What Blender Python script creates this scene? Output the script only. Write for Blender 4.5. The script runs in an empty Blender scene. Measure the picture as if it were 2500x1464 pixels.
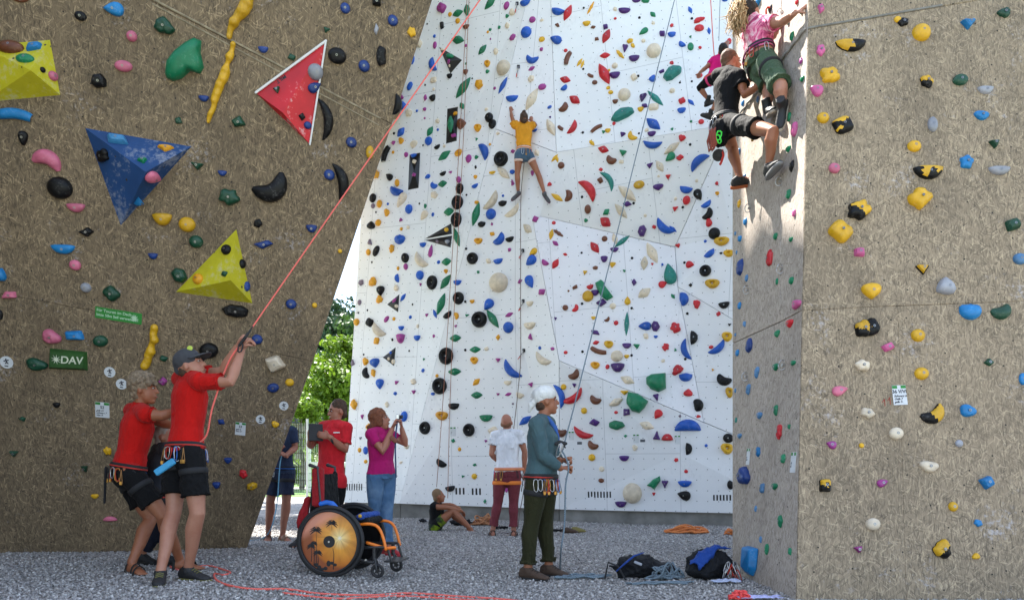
import bpy, math, random
import numpy as np
from mathutils import Vector, Matrix, noise
from mathutils.bvhtree import BVHTree

# ---------------------------------------------------------------- camera, sky, sun, exposure
SC = bpy.context.scene
COL = SC.collection
F, CX, HY, H = 1850.0, 1250.0, 1130.0, 1.0     # focal length in photo pixels, optical axis, horizon row, eye height
cam_d = bpy.data.cameras.new('camera')
cam_d.sensor_width = 36.0
cam_d.lens = 36.0 * F / 2500.0
cam_d.shift_y = (HY - 732.0) / 2500.0
cam_d.clip_start, cam_d.clip_end = 0.05, 2000.0
cam = bpy.data.objects.new('camera', cam_d)
cam.location = (0, 0, H)
cam.rotation_euler = (math.pi / 2, 0, 0)
COL.objects.link(cam)
SC.camera = cam

SUN_EL, SUN_AZ = math.radians(57), math.radians(-32)      # azimuth from +Y towards +X
TO_SUN = Vector((math.sin(SUN_AZ) * math.cos(SUN_EL), math.cos(SUN_AZ) * math.cos(SUN_EL), math.sin(SUN_EL)))
world = bpy.data.worlds.new('World')
SC.world = world
world.use_nodes = True
_n, _l = world.node_tree.nodes, world.node_tree.links
_bg = _n['Background']
_sky = _n.new('ShaderNodeTexSky')
_sky.sky_type = 'NISHITA'
_sky.sun_disc = False
_sky.sun_elevation = SUN_EL
_sky.sun_rotation = SUN_AZ
_sky.air_density = 1.0
_sky.dust_density = 0.1
_tc = _n.new('ShaderNodeTexCoord')
_mp = _n.new('ShaderNodeMapping')
_mp.inputs['Scale'].default_value = (1.0, 1.0, 2.6)
_nz = _n.new('ShaderNodeTexNoise')
_nz.inputs['Scale'].default_value = 3.2
_nz.inputs['Detail'].default_value = 7
_nz.inputs['Roughness'].default_value = 0.55
_rp = _n.new('ShaderNodeValToRGB')
_rp.color_ramp.elements[0].position = 0.43
_rp.color_ramp.elements[1].position = 0.64
_mx = _n.new('ShaderNodeMix')
_mx.data_type = 'RGBA'
_mx.inputs[7].default_value = (2.7, 2.7, 2.7, 1)
_l.new(_tc.outputs['Generated'], _mp.inputs[0])
_l.new(_mp.outputs[0], _nz.inputs[0])
_l.new(_nz.outputs[0], _rp.inputs[0])
_l.new(_rp.outputs[0], _mx.inputs[0])
_l.new(_sky.outputs[0], _mx.inputs[6])
_l.new(_mx.outputs[2], _bg.inputs[0])
_bg.inputs[1].default_value = 0.13

sun_d = bpy.data.lights.new('sun', 'SUN')
sun_d.energy = 5.0
sun_d.angle = math.radians(0.53)
sun_d.color = (1.0, 0.95, 0.87)
sun = bpy.data.objects.new('sun', sun_d)
sun.rotation_euler = TO_SUN.to_track_quat('Z', 'Y').to_euler()
sun.location = TO_SUN * 40
COL.objects.link(sun)

SC.view_settings.view_transform = 'Standard'
SC.view_settings.look = 'None'
SC.view_settings.gamma = 1
SC.view_settings.use_curve_mapping = False
SC.view_settings.exposure = 2.05
SC.cycles.max_bounces = 6
SC.cycles.diffuse_bounces = 4

# ---------------------------------------------------------------- helpers
R = math.radians
rnd = random.Random(7)

def W(px, py, Y):
    return Vector(((px - CX) / F * Y, Y, H - (py - HY) / F * Y))

ORG = {}

def link(o, parent=None):
    COL.objects.link(o)
    if parent is not None:
        o.parent = parent
    return o

def tag(o, label=None, cat=None, group=None, kind=None):
    if label: o['label'] = label
    if cat: o['category'] = cat
    if group: o['group'] = group
    if kind: o['kind'] = kind
    return o

def thing(name, label, cat, loc, group=None):
    o = bpy.data.objects.new(name, None)
    o.empty_display_size = 0.05
    link(o)
    o.location = loc
    ORG[o.name] = Vector(loc)
    return tag(o, label, cat, group)

def mesh_from(name, V, Fc, smooth=False):
    me = bpy.data.meshes.new(name)
    me.from_pydata([tuple(v) for v in V], [], [tuple(f) for f in Fc])
    if smooth:
        me.polygons.foreach_set('use_smooth', [True] * len(me.polygons))
    me.update()
    return me

def obj(name, geo, mat, parent=None, smooth=False, uv=None, mats=None, fmat=None):
    """one mesh object from world-space geometry; origin at its parent's origin or its own centre"""
    V, Fc = geo
    A = np.array([tuple(v) for v in V], dtype=float)
    if parent is not None:
        org = ORG[parent.name]
    else:
        org = Vector(((A[:, 0].min() + A[:, 0].max()) / 2, (A[:, 1].min() + A[:, 1].max()) / 2, A[:, 2].min()))
    A = A - np.array(tuple(org))
    me = mesh_from(name, A, Fc, smooth)
    for m in (mats or [mat]):
        me.materials.append(m)
    if fmat is not None:
        me.polygons.foreach_set('material_index', fmat)
    if uv is not None:
        l = me.uv_layers.new(name='UVMap')
        idx = np.zeros(len(me.loops), dtype=np.int32)
        me.loops.foreach_get('vertex_index', idx)
        l.data.foreach_set('uv', np.array([tuple(u) for u in uv], dtype=float)[idx].ravel())
    o = bpy.data.objects.new(name, me)
    link(o, parent)
    if parent is None:
        o.location = org
    ORG[o.name] = Vector(org)
    return o

def comb(*parts):
    V, Fc = [], []
    for v, f in parts:
        n = len(V)
        V.extend([Vector(p) for p in v])
        Fc.extend([tuple(i + n for i in q) for q in f])
    return V, Fc

def box(c, sx, sy, sz, rot=None, bev=0.0):
    c = Vector(c)
    if bev <= 0:
        V = [Vector((x * sx / 2, y * sy / 2, z * sz / 2)) for x in (-1, 1) for y in (-1, 1) for z in (-1, 1)]
        Fc = [(0, 1, 3, 2), (4, 6, 7, 5), (0, 4, 5, 1), (2, 3, 7, 6), (0, 2, 6, 4), (1, 5, 7, 3)]
    else:
        b = bev
        V, Fc = [], []
        prof = [(-sz / 2, b), (-sz / 2 + b, 0), (sz / 2 - b, 0), (sz / 2, b)]
        for z, i in prof:
            hx, hy = sx / 2 - i, sy / 2 - i
            cc = b * 0.6
            for x, y in ((-hx + cc, -hy), (hx - cc, -hy), (hx, -hy + cc), (hx, hy - cc), (hx - cc, hy), (-hx + cc, hy), (-hx, hy - cc), (-hx, -hy + cc)):
                V.append(Vector((x, y, z)))
        for k in range(3):
            for j in range(8):
                Fc.append((k * 8 + j, k * 8 + (j + 1) % 8, k * 8 + 8 + (j + 1) % 8, k * 8 + 8 + j))
        Fc.append(tuple(range(7, -1, -1)))
        Fc.append(tuple(range(24, 32)))
    if rot is not None:
        V = [rot @ v for v in V]
    return [v + c for v in V], Fc

def perp(d):
    d = d.normalized()
    a = Vector((0, 0, 1)) if abs(d.z) < 0.9 else Vector((1, 0, 0))
    u = d.cross(a).normalized()
    return u, d.cross(u).normalized()

def loft(secs, n=12, cap=True):
    V, Fc = [], []
    for c, U, Vv in secs:
        for k in range(n):
            a = 2 * math.pi * k / n
            V.append(Vector(c) + U * math.cos(a) + Vv * math.sin(a))
    m = len(secs)
    for i in range(m - 1):
        for k in range(n):
            k2 = (k + 1) % n
            Fc.append((i * n + k, i * n + k2, (i + 1) * n + k2, (i + 1) * n + k))
    if cap:
        V.append(Vector(secs[0][0])); V.append(Vector(secs[-1][0]))
        a, b = len(V) - 2, len(V) - 1
        for k in range(n):
            k2 = (k + 1) % n
            Fc.append((a, k2, k))
            Fc.append((b, (m - 1) * n + k, (m - 1) * n + k2))
    return V, Fc

def limb(pts, rad, n=12, flat=False, asp=None, ref=None):
    """tapered tube through points; rounded ends unless flat"""
    pts = [Vector(p) for p in pts]
    u0 = None
    secs = []
    m = len(pts)
    for i in range(m):
        if i == 0: d = pts[1] - pts[0]
        elif i == m - 1: d = pts[-1] - pts[-2]
        else: d = (pts[i + 1] - pts[i]).normalized() + (pts[i] - pts[i - 1]).normalized()
        if d.length < 1e-9: d = Vector((0, 0, 1))
        d.normalize()
        if u0 is None:
            u0 = perp(d)[0]
            if ref is not None:
                r_ = Vector(ref)
                r_ = r_ - d * r_.dot(d)
                if r_.length > 1e-6: u0 = r_.normalized()
        else:
            u0 = u0 - d * u0.dot(d)
            u0 = u0.normalized() if u0.length > 1e-6 else perp(d)[0]
        v0 = d.cross(u0)
        r = rad[i] if isinstance(rad, (list, tuple)) else rad
        a = asp if asp else 1.0
        if i == 0 and not flat:
            for t, s in ((-1.0, 0.05), (-0.8, 0.6), (-0.45, 0.89)):
                secs.append((pts[i] + d * r * t, u0 * r * s, v0 * r * s * a))
        secs.append((pts[i], u0 * r, v0 * r * a))
        if i == m - 1 and not flat:
            for t, s in ((0.45, 0.89), (0.8, 0.6), (1.0, 0.05)):
                secs.append((pts[i] + d * r * t, u0 * r * s, v0 * r * s * a))
    return loft(secs, n)

def tube(pts, r, n=6, closed=False):
    if closed:
        pts = list(pts) + [pts[0]]
    return limb(pts, r, n, flat=True)

def ell(c, a, b, cc, n=14, m=9):
    """ellipsoid with axis vectors a, b, cc"""
    secs = []
    for i in range(1, m):
        t = math.pi * i / m
        secs.append((Vector(c) - cc * math.cos(t), a * math.sin(t), b * math.sin(t)))
    V, Fc = loft(secs, n, cap=True)
    V[-2] = Vector(c) - cc
    V[-1] = Vector(c) + cc
    return V, Fc

def remesh(parts, voxel, sm=3, disp=None):
    V, Fc = comb(*parts)
    me = mesh_from('tmp', V, Fc)
    o = bpy.data.objects.new('tmp', me)
    COL.objects.link(o)
    md = o.modifiers.new('r', 'REMESH'); md.mode = 'VOXEL'; md.voxel_size = voxel
    if sm:
        s = o.modifiers.new('s', 'SMOOTH'); s.iterations = sm; s.factor = 0.5
    dg = bpy.context.evaluated_depsgraph_get()
    m2 = bpy.data.meshes.new_from_object(o.evaluated_get(dg))
    n = len(m2.vertices)
    A = np.zeros(n * 3); m2.vertices.foreach_get('co', A); A = A.reshape(-1, 3)
    N = np.zeros(n * 3); m2.vertices.foreach_get('normal', N); N = N.reshape(-1, 3)
    Fo = [tuple(p.vertices) for p in m2.polygons]
    bpy.data.objects.remove(o)
    bpy.data.meshes.remove(me); bpy.data.meshes.remove(m2)
    if disp:
        A = disp(A, N)
    return A, Fo

def wavy(amp, scale, seed=0.0, stretch=(1, 1, 1)):
    def f(A, N):
        k = np.zeros(len(A))
        r = np.random.RandomState(int(seed * 10) % 1000)
        for i in range(9):
            w = r.normal(size=3) * np.array(stretch) * scale * (1 + i * 0.25)
            ph = r.uniform(0, 6.3)
            q = A @ w + ph + 1.5 * np.sin(A @ (r.normal(size=3) * scale * 0.5) + i)
            k += (1 - np.abs(np.sin(q))) ** 2 * (1.0 / (1 + i * 0.3)) - 0.35
        return A + N * (k * amp)[:, None]
    return f

def blobn(amp, scale):
    def f(A, N):
        return np.array([tuple(Vector(a) + Vector(b) * amp * noise.noise(Vector(a) * scale)) for a, b in zip(A, N)])
    return f

# ---------------------------------------------------------------- materials
MATS = {}

def newmat(name):
    m = bpy.data.materials.new(name)
    m.use_nodes = True
    nt = m.node_tree
    return m, nt, nt.nodes, nt.links, nt.nodes['Principled BSDF']

def mix(nt, fac, a, b, blend='MIX'):
    x = nt.nodes.new('ShaderNodeMix'); x.data_type = 'RGBA'; x.blend_type = blend
    for s, v in ((0, fac), (6, a), (7, b)):
        if isinstance(v, (int, float)): x.inputs[s].default_value = v
        elif isinstance(v, tuple): x.inputs[s].default_value = (*v[:3], 1)
        else: nt.links.new(v, x.inputs[s])
    return x.outputs[2]

def math_(nt, op, a, b=0.0, c=0.0):
    x = nt.nodes.new('ShaderNodeMath'); x.operation = op
    for s, v in ((0, a), (1, b), (2, c)):
        if isinstance(v, (int, float)): x.inputs[s].default_value = v
        else: nt.links.new(v, x.inputs[s])
    return x.outputs[0]

def ramp(nt, src, *stops):
    x = nt.nodes.new('ShaderNodeValToRGB')
    e = x.color_ramp.elements
    while len(e) < len(stops): e.new(0.5)
    for el, (p, c) in zip(e, stops):
        el.position = p
        el.color = (*c, 1) if isinstance(c, tuple) else (c, c, c, 1)
    nt.links.new(src, x.inputs[0])
    return x.outputs[0]

def noise_(nt, vec, scale, det=3, rough=0.5, dist=0.0):
    x = nt.nodes.new('ShaderNodeTexNoise')
    x.inputs['Scale'].default_value = scale; x.inputs['Detail'].default_value = det
    x.inputs['Roughness'].default_value = rough; x.inputs['Distortion'].default_value = dist
    if vec is not None: nt.links.new(vec, x.inputs[0])
    return x.outputs[0]

def coord(nt, kind='Object'):
    return nt.nodes.new('ShaderNodeTexCoord').outputs[kind]

def mapping(nt, vec, rot=(0, 0, 0), scale=(1, 1, 1), loc=(0, 0, 0)):
    x = nt.nodes.new('ShaderNodeMapping')
    x.inputs['Rotation'].default_value = rot; x.inputs['Scale'].default_value = scale; x.inputs['Location'].default_value = loc
    nt.links.new(vec, x.inputs[0])
    return x.outputs[0]

def bump(nt, bs, h, strength, dist=0.01):
    b = nt.nodes.new('ShaderNodeBump')
    b.inputs['Strength'].default_value = strength; b.inputs['Distance'].default_value = dist
    nt.links.new(h, b.inputs['Height'])
    nt.links.new(b.outputs[0], bs.inputs['Normal'])

def resin(name, c, chalk=0.22, rough=0.38):
    """coloured climbing hold resin: grainy, with chalk rubbed into the top"""
    if name in MATS: return MATS[name]
    m, nt, N, L, bs = newmat(name)
    co = coord(nt)
    oi = N.new('ShaderNodeObjectInfo')
    a = N.new('ShaderNodeVectorMath'); a.operation = 'ADD'
    sc = N.new('ShaderNodeVectorMath'); sc.operation = 'SCALE'; sc.inputs[0].default_value = (37, 19, 53)
    L.new(oi.outputs['Random'], sc.inputs['Scale'])
    L.new(co, a.inputs[0]); L.new(sc.outputs[0], a.inputs[1])
    v = a.outputs[0]
    n1 = noise_(nt, v, 14, 4, 0.6)
    n2 = noise_(nt, v, 60, 3, 0.6)
    dark = tuple(x * 0.72 for x in c)
    col = mix(nt, ramp(nt, n1, (0.3, 0.0), (0.7, 1.0)), dark, c)
    ck = ramp(nt, math_(nt, 'MULTIPLY', n1, n2), (0.3, 0.0), (0.45, chalk))
    col = mix(nt, ck, col, (0.62, 0.6, 0.58))
    hv = N.new('ShaderNodeHueSaturation')
    hv.inputs['Value'].default_value = 1.0
    L.new(math_(nt, 'MULTIPLY_ADD', oi.outputs['Random'], 0.3, 0.85), hv.inputs['Value'])
    L.new(col, hv.inputs['Color'])
    L.new(hv.outputs[0], bs.inputs['Base Color'])
    L.new(ramp(nt, n1, (0.3, rough - 0.08), (0.7, rough + 0.2)), bs.inputs['Roughness'])
    if max(c) < 0.02: bs.inputs['Specular IOR Level'].default_value = 0.25
    bump(nt, bs, noise_(nt, v, 220, 2), 0.25, 0.003)
    MATS[name] = m
    return m

def plain(name, c, rough=0.6, metal=0.0, var=0.15, bscale=0.0, bstr=0.2, nscale=8.0):
    if name in MATS: return MATS[name]
    m, nt, N, L, bs = newmat(name)
    co = coord(nt)
    n1 = noise_(nt, co, nscale, 4, 0.6)
    col = mix(nt, ramp(nt, n1, (0.3, 0.0), (0.7, 1.0)), tuple(x * (1 - var) for x in c), tuple(min(1, x * (1 + var * 0.5)) for x in c))
    L.new(col, bs.inputs['Base Color'])
    bs.inputs['Roughness'].default_value = rough
    bs.inputs['Metallic'].default_value = metal
    if bscale: bump(nt, bs, noise_(nt, co, bscale, 3), bstr, 0.01)
    MATS[name] = m
    return m

def volume_mat(name, c):
    m, nt, N, L, bs = newmat(name)
    co = coord(nt)
    col = mix(nt, ramp(nt, noise_(nt, co, 3, 5, .65), (0.3, 0.0), (0.7, 1.0)), tuple(x * .68 for x in c), c)
    ck = math_(nt, 'MULTIPLY', noise_(nt, co, 4, 2), noise_(nt, co, 24, 5, 0.7))
    col = mix(nt, ramp(nt, ck, (0.29, 0.0), (0.42, 0.4)), col, (0.5, 0.5, 0.5))
    vo = N.new('ShaderNodeTexVoronoi'); vo.inputs['Scale'].default_value = 7.5
    L.new(co, vo.inputs[0])
    col = mix(nt, ramp(nt, vo.outputs['Distance'], (0.07, 1.0), (0.1, 0.0)), col, (0.03, 0.028, 0.02))
    col = mix(nt, ramp(nt, noise_(nt, mapping(nt, co, scale=(1, 1, .3)), 18, 4, .7), (0.62, 0.0), (0.75, 0.5)), col, tuple(x * .3 for x in c))
    L.new(col, bs.inputs['Base Color'])
    bs.inputs['Roughness'].default_value = 0.65
    bump(nt, bs, noise_(nt, co, 150, 3), 0.3, 0.003)
    return m

def fabric(name, c, rough=0.85, fold=0.6, worn=None):
    if name in MATS: return MATS[name]
    m, nt, N, L, bs = newmat(name)
    co = coord(nt)
    n1 = noise_(nt, mapping(nt, co, scale=(1, 1, 0.6)), 9, 3, 0.5, 1.2)
    col = mix(nt, ramp(nt, n1, (0.25, 0.0), (0.75, 1.0)), tuple(x * 0.82 for x in c), tuple(min(1, x * 1.08) for x in c))
    if worn:
        col = mix(nt, ramp(nt, noise_(nt, co, 5, 3), (0.45, 0.0), (0.65, 0.8)), col, worn)
    L.new(col, bs.inputs['Base Color'])
    bs.inputs['Roughness'].default_value = rough
    bs.inputs['Sheen Weight'].default_value = 0.02 if sum(c) < .1 else 0.05
    bs.inputs['Specular IOR Level'].default_value = 0.2
    bump(nt, bs, noise_(nt, mapping(nt, co, rot=(0.3, 0.5, 0.2), scale=(1, 1, 0.55)), 11, 4, 0.55, 1.6), fold, 0.03)
    MATS[name] = m
    return m

def skin_(name, c):
    if name in MATS: return MATS[name]
    m, nt, N, L, bs = newmat(name)
    co = coord(nt)
    n1 = noise_(nt, co, 10, 4, 0.6)
    L.new(mix(nt, ramp(nt, n1, (0.3, 0.0), (0.7, 1.0)), (c[0] * 0.86, c[1] * 0.74, c[2] * 0.7), c), bs.inputs['Base Color'])
    bs.inputs['Roughness'].default_value = 0.5
    bs.inputs['Subsurface Weight'].default_value = 0.06
    bs.inputs['Subsurface Radius'].default_value = (0.012, 0.005, 0.003)
    bump(nt, bs, noise_(nt, co, 70, 3), 0.12, 0.004)
    MATS[name] = m
    return m

def osb(name, light, mid, dark, strandc, chalk=0.5, grain=1.0):
    """weathered strand board: several layers of randomly turned wood strands, chalk marks, bolt holes"""
    m, nt, N, L, bs = newmat(name)
    uv = N.new('ShaderNodeUVMap').outputs[0]
    warp = N.new('ShaderNodeTexNoise'); warp.inputs['Scale'].default_value = 5.0
    L.new(uv, warp.inputs[0])
    sub = N.new('ShaderNodeVectorMath'); sub.operation = 'SUBTRACT'; sub.inputs[1].default_value = (0.5, 0.5, 0.5)
    L.new(warp.outputs[1], sub.inputs[0])
    scl = N.new('ShaderNodeVectorMath'); scl.operation = 'SCALE'; scl.inputs['Scale'].default_value = 0.006
    L.new(sub.outputs[0], scl.inputs[0])
    add = N.new('ShaderNodeVectorMath'); add.operation = 'ADD'
    L.new(uv, add.inputs[0]); L.new(scl.outputs[0], add.inputs[1])
    v0 = add.outputs[0]
    big = noise_(nt, uv, 1.1, 5, 0.6)
    col = mix(nt, ramp(nt, big, (0.32, 0.0), (0.68, 1.0)), mid, tuple((a + b) / 2 for a, b in zip(mid, light)))
    h = None
    angs = [82, 112, 62, 98, 140, 35, 74, 168]
    for i, a in enumerate(angs):
        v = mapping(nt, mapping(nt, v0, rot=(0, 0, R(-a))), scale=(12.5 * grain, 92.0 * grain, 1), loc=(i * 3.7, i * 7.1, 0))
        vo = N.new('ShaderNodeTexVoronoi'); vo.voronoi_dimensions = '2D'; vo.inputs['Scale'].default_value = 1.0
        L.new(v, vo.inputs[0])
        sep = N.new('ShaderNodeSeparateColor')
        L.new(vo.outputs['Color'], sep.inputs[0])
        edge = ramp(nt, vo.outputs['Distance'], (0.3, 1.0), (0.5, 0.0))
        on = math_(nt, 'MULTIPLY', math_(nt, 'GREATER_THAN', sep.outputs[0], 0.66 if i < 6 else 0.8), edge)
        tone = ramp(nt, sep.outputs[1], (0.0, dark), (0.4, mid), (0.75, light), (1.0, strandc))
        col = mix(nt, math_(nt, 'MULTIPLY', on, 0.66), col, tone)
        hh = math_(nt, 'MULTIPLY', on, sep.outputs[1])
        h = hh if h is None else math_(nt, 'MAXIMUM', h, hh)
    # fine dark fibres
    fib = noise_(nt, mapping(nt, v0, scale=(90, 14, 1)), 1.0, 3, 0.6)
    col = mix(nt, ramp(nt, fib, (0.36, 0.5), (0.5, 0.0)), col, tuple(x * 0.5 for x in dark))
    col = mix(nt, ramp(nt, noise_(nt, mapping(nt, uv, scale=(2.2, .5, 1)), 1.3, 5, .7), (.5, 0.), (.72, .35)), col, light)
    st = noise_(nt, mapping(nt, uv, scale=(1.6, 0.7, 1)), 1.0, 4, 0.6)
    col = mix(nt, ramp(nt, st, (0.36, 0.3), (0.5, 0.0)), col, dark)
    ch = math_(nt, 'MULTIPLY', noise_(nt, uv, 2.3, 2, 0.5), noise_(nt, uv, 26, 5, 0.7))
    col = mix(nt, ramp(nt, ch, (0.35, 0.0), (0.5, chalk)), col, (0.55, 0.53, 0.56))
    vh = N.new('ShaderNodeTexVoronoi'); vh.voronoi_dimensions = '2D'; vh.inputs['Scale'].default_value = 3.3
    L.new(uv, vh.inputs[0])
    hole = ramp(nt, vh.outputs['Distance'], (0.018, 1.0), (0.026, 0.0))
    col = mix(nt, hole, col, (0.012, 0.01, 0.009))
    L.new(col, bs.inputs['Base Color'])
    bs.inputs['Roughness'].default_value = 0.8
    bump(nt, bs, h, 0.35, 0.004)
    return m

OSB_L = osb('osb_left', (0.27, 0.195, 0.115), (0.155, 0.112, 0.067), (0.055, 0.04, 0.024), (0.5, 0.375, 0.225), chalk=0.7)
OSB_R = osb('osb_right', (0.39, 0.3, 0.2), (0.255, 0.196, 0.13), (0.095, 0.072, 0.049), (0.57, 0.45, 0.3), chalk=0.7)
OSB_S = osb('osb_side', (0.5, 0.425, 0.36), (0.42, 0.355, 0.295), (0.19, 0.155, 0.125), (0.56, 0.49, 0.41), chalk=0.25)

def white_panel(name, c, rot):
    m, nt, N, L, bs = newmat(name)
    uv = N.new('ShaderNodeUVMap').outputs[0]
    v = mapping(nt, uv, rot=(0, 0, R(rot)))
    fr = N.new('ShaderNodeVectorMath'); fr.operation = 'FRACTION'
    sc = N.new('ShaderNodeVectorMath'); sc.operation = 'SCALE'; sc.inputs['Scale'].default_value = 1 / 0.168
    L.new(v, sc.inputs[0]); L.new(sc.outputs[0], fr.inputs[0])
    ds = N.new('ShaderNodeVectorMath'); ds.operation = 'DISTANCE'; ds.inputs[1].default_value = (0.5, 0.5, 0)
    fl = mapping(nt, fr.outputs[0], scale=(1, 1, 0))
    L.new(fl, ds.inputs[0])
    dot = ramp(nt, ds.outputs['Value'], (0.036, 1.0), (0.052, 0.0))
    n1 = noise_(nt, uv, 0.9, 5, 0.6)
    col = mix(nt, ramp(nt, n1, (0.3, 0.0), (0.7, 1.0)), tuple(x * 0.93 for x in c), c)
    dirt = math_(nt, 'MULTIPLY', noise_(nt, uv, 1.7, 2), noise_(nt, mapping(nt, uv, scale=(1.4, .8, 1)), 13, 5, 0.7))
    col = mix(nt, ramp(nt, dirt, (0.3, 0.0), (0.48, 0.35)), col, (0.5, 0.49, 0.5))
    br = N.new('ShaderNodeTexBrick')
    br.offset = 0.5; br.inputs['Scale'].default_value = 1.0
    br.inputs['Brick Width'].default_value = 2.44; br.inputs['Row Height'].default_value = 1.22
    br.inputs['Mortar Size'].default_value = 0.004; br.inputs['Mortar Smooth'].default_value = 0.0
    br.inputs['Color1'].default_value = (0, 0, 0, 1); br.inputs['Color2'].default_value = (0, 0, 0, 1); br.inputs['Mortar'].default_value = (1, 1, 1, 1)
    L.new(mapping(nt, v, rot=(0, 0, R(90))), br.inputs[0])
    col = mix(nt, math_(nt, 'MULTIPLY', br.outputs[0], 0.55), col, (0.25, 0.25, 0.27))
    col = mix(nt, dot, col, (0.14, 0.14, 0.15))
    L.new(col, bs.inputs['Base Color'])
    bs.inputs['Roughness'].default_value = 0.55
    bump(nt, bs, noise_(nt, uv, 160, 3), 0.15, 0.003)
    return m

def gravel_mat(name, a, b, scale, bst):
    m, nt, N, L, bs = newmat(name)
    co = coord(nt)
    vo = N.new('ShaderNodeTexVoronoi'); vo.inputs['Scale'].default_value = scale
    L.new(co, vo.inputs[0])
    sep = N.new('ShaderNodeSeparateColor'); L.new(vo.outputs['Color'], sep.inputs[0])
    col = mix(nt, ramp(nt, sep.outputs[0], (0.0, 0.0), (1.0, 1.0)), a, b)
    col = mix(nt, ramp(nt, noise_(nt, co, 0.8, 3), (0.35, 0.35), (0.6, 0.0)), col, tuple(x * 0.6 for x in a))
    L.new(col, bs.inputs['Base Color'])
    bs.inputs['Roughness'].default_value = 0.85
    bump(nt, bs, vo.outputs['Distance'], bst, 0.02)
    return m

def stone_mat():
    m, nt, N, L, bs = newmat('stones')
    at = N.new('ShaderNodeAttribute'); at.attribute_name = 'tone'
    n1 = noise_(nt, coord(nt), 120, 3)
    col = ramp(nt, at.outputs['Fac'], (0.0, (0.15, 0.14, 0.132)), (0.45, (0.38, 0.355, 0.335)), (0.8, (0.58, 0.55, 0.52)), (1.0, (0.8, 0.77, 0.73)))
    col = mix(nt, math_(nt, 'MULTIPLY', n1, 0.4), col, (0.12, 0.12, 0.13))
    L.new(col, bs.inputs['Base Color'])
    bs.inputs['Roughness'].default_value = 0.75
    return m

# ---------------------------------------------------------------- ground
def sst(t):
    t = max(0.0, min(1.0, t))
    return t * t * (3 - 2 * t)

def gz(x, y):
    return 0.08 * sst((-x - 1.0) / 1.3) * sst((10.0 - y) / 1.6) + 0.012 * math.sin(x * 2.1 + 1) * math.sin(y * 1.7) - 0.006

def ground_at(px, py):
    """point where the view ray through a pixel meets the gravel"""
    g = 0.0
    for _ in range(6):
        Y = F * (H - g) / (py - HY)
        g = gz((px - CX) / F * Y, Y)
    return W(px, py, Y)

GRAV = gravel_mat('gravel_base', (0.22, 0.208, 0.198), (0.5, 0.475, 0.45), 42, 0.9)
nx, ny = 90, 110
xs = np.linspace(-14, 12, nx); ys = np.linspace(-6, 24, ny)
V = [(x, y, gz(x, y)) for y in ys for x in xs]
Fc = [(j * nx + i, j * nx + i + 1, (j + 1) * nx + i + 1, (j + 1) * nx + i) for j in range(ny - 1) for i in range(nx - 1)]
tag(obj('gravel_ground', (V, Fc), GRAV, smooth=True), kind='structure')
far = plain('far_ground', (0.13, 0.16, 0.07), 0.9, var=0.3, nscale=0.3)
tag(obj('ground', ([(-900, -600, -0.05), (900, -600, -0.05), (900, 1400, -0.05), (-900, 1400, -0.05)], [(0, 1, 2, 3)]), far), kind='structure')

def stones(n, x0, x1, y0, y1, seed, smin, smax):
    r = np.random.RandomState(seed)
    # more stones near the camera, where they show
    y = y0 + (y1 - y0) * r.uniform(0, 1, n) ** 1.25
    x = x0 + (x1 - x0) * r.uniform(0, 1, n)
    keep = np.abs(x) < y * 0.72
    x, y = x[keep], y[keep]
    n = len(x)
    z = np.array([gz(a, b) for a, b in zip(x, y)])
    base = np.array([(1, 0, 0), (0, 1, 0), (-1, 0, 0), (0, -1, 0), (0, 0, 1), (0, 0, -1)], float)
    P = np.repeat(base[None], n, 0) * r.uniform(0.6, 1.25, (n, 6, 3)) + r.uniform(-0.28, 0.28, (n, 6, 3))
    s = r.uniform(smin, smax, (n, 1, 1)) * r.uniform(0.6, 1.2, (n, 1, 3)) * np.array([1, 1, 0.7])
    P = P * s
    a = r.uniform(0, 6.28, n)[:, None]
    b = r.uniform(-0.7, 0.7, n)[:, None]
    X, Y, Z = P[:, :, 0], P[:, :, 1], P[:, :, 2]
    Y2 = Y * np.cos(b) - Z * np.sin(b); Z2 = Y * np.sin(b) + Z * np.cos(b)
    X3 = X * np.cos(a) - Y2 * np.sin(a); Y3 = X * np.sin(a) + Y2 * np.cos(a)
    V = np.stack([X3 + x[:, None], Y3 + y[:, None], Z2 + z[:, None] + 0.006], -1).reshape(-1, 3)
    tri = np.array([(0, 1, 4), (1, 2, 4), (2, 3, 4), (3, 0, 4), (1, 0, 5), (2, 1, 5), (3, 2, 5), (0, 3, 5)])
    T = (np.arange(n)[:, None, None] * 6 + tri[None]).reshape(-1, 3)
    me = bpy.data.meshes.new('gravel_stones')
    me.vertices.add(len(V)); me.vertices.foreach_set('co', V.ravel())
    me.loops.add(T.size); me.loops.foreach_set('vertex_index', T.ravel().astype(np.int32))
    me.polygons.add(len(T)); me.polygons.foreach_set('loop_start', np.arange(0, T.size, 3, dtype=np.int32))
    me.update(calc_edges=True)
    at = me.attributes.new('tone', 'FLOAT', 'POINT')
    at.data.foreach_set('value', np.repeat(np.clip(r.normal(0.5, 0.24, n), 0, 1), 6))
    return me

me = stones(115000, -5.2, 5.0, 4.9, 14.0, 3, 0.008, 0.021)
me.materials.append(stone_mat())
gs = bpy.data.objects.new('gravel_stones', me)
link(gs)
tag(gs, 'loose grey gravel stones covering the ground before the climbing walls', 'gravel', kind='stuff')

# ---------------------------------------------------------------- climbing walls
def newell(P):
    n = Vector((0, 0, 0))
    for a, b in zip(P, P[1:] + P[:1]):
        n += Vector(((a.y - b.y) * (a.z + b.z), (a.z - b.z) * (a.x + b.x), (a.x - b.x) * (a.y + b.y)))
    return n.normalized()

WALLTRIS = {}

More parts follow.
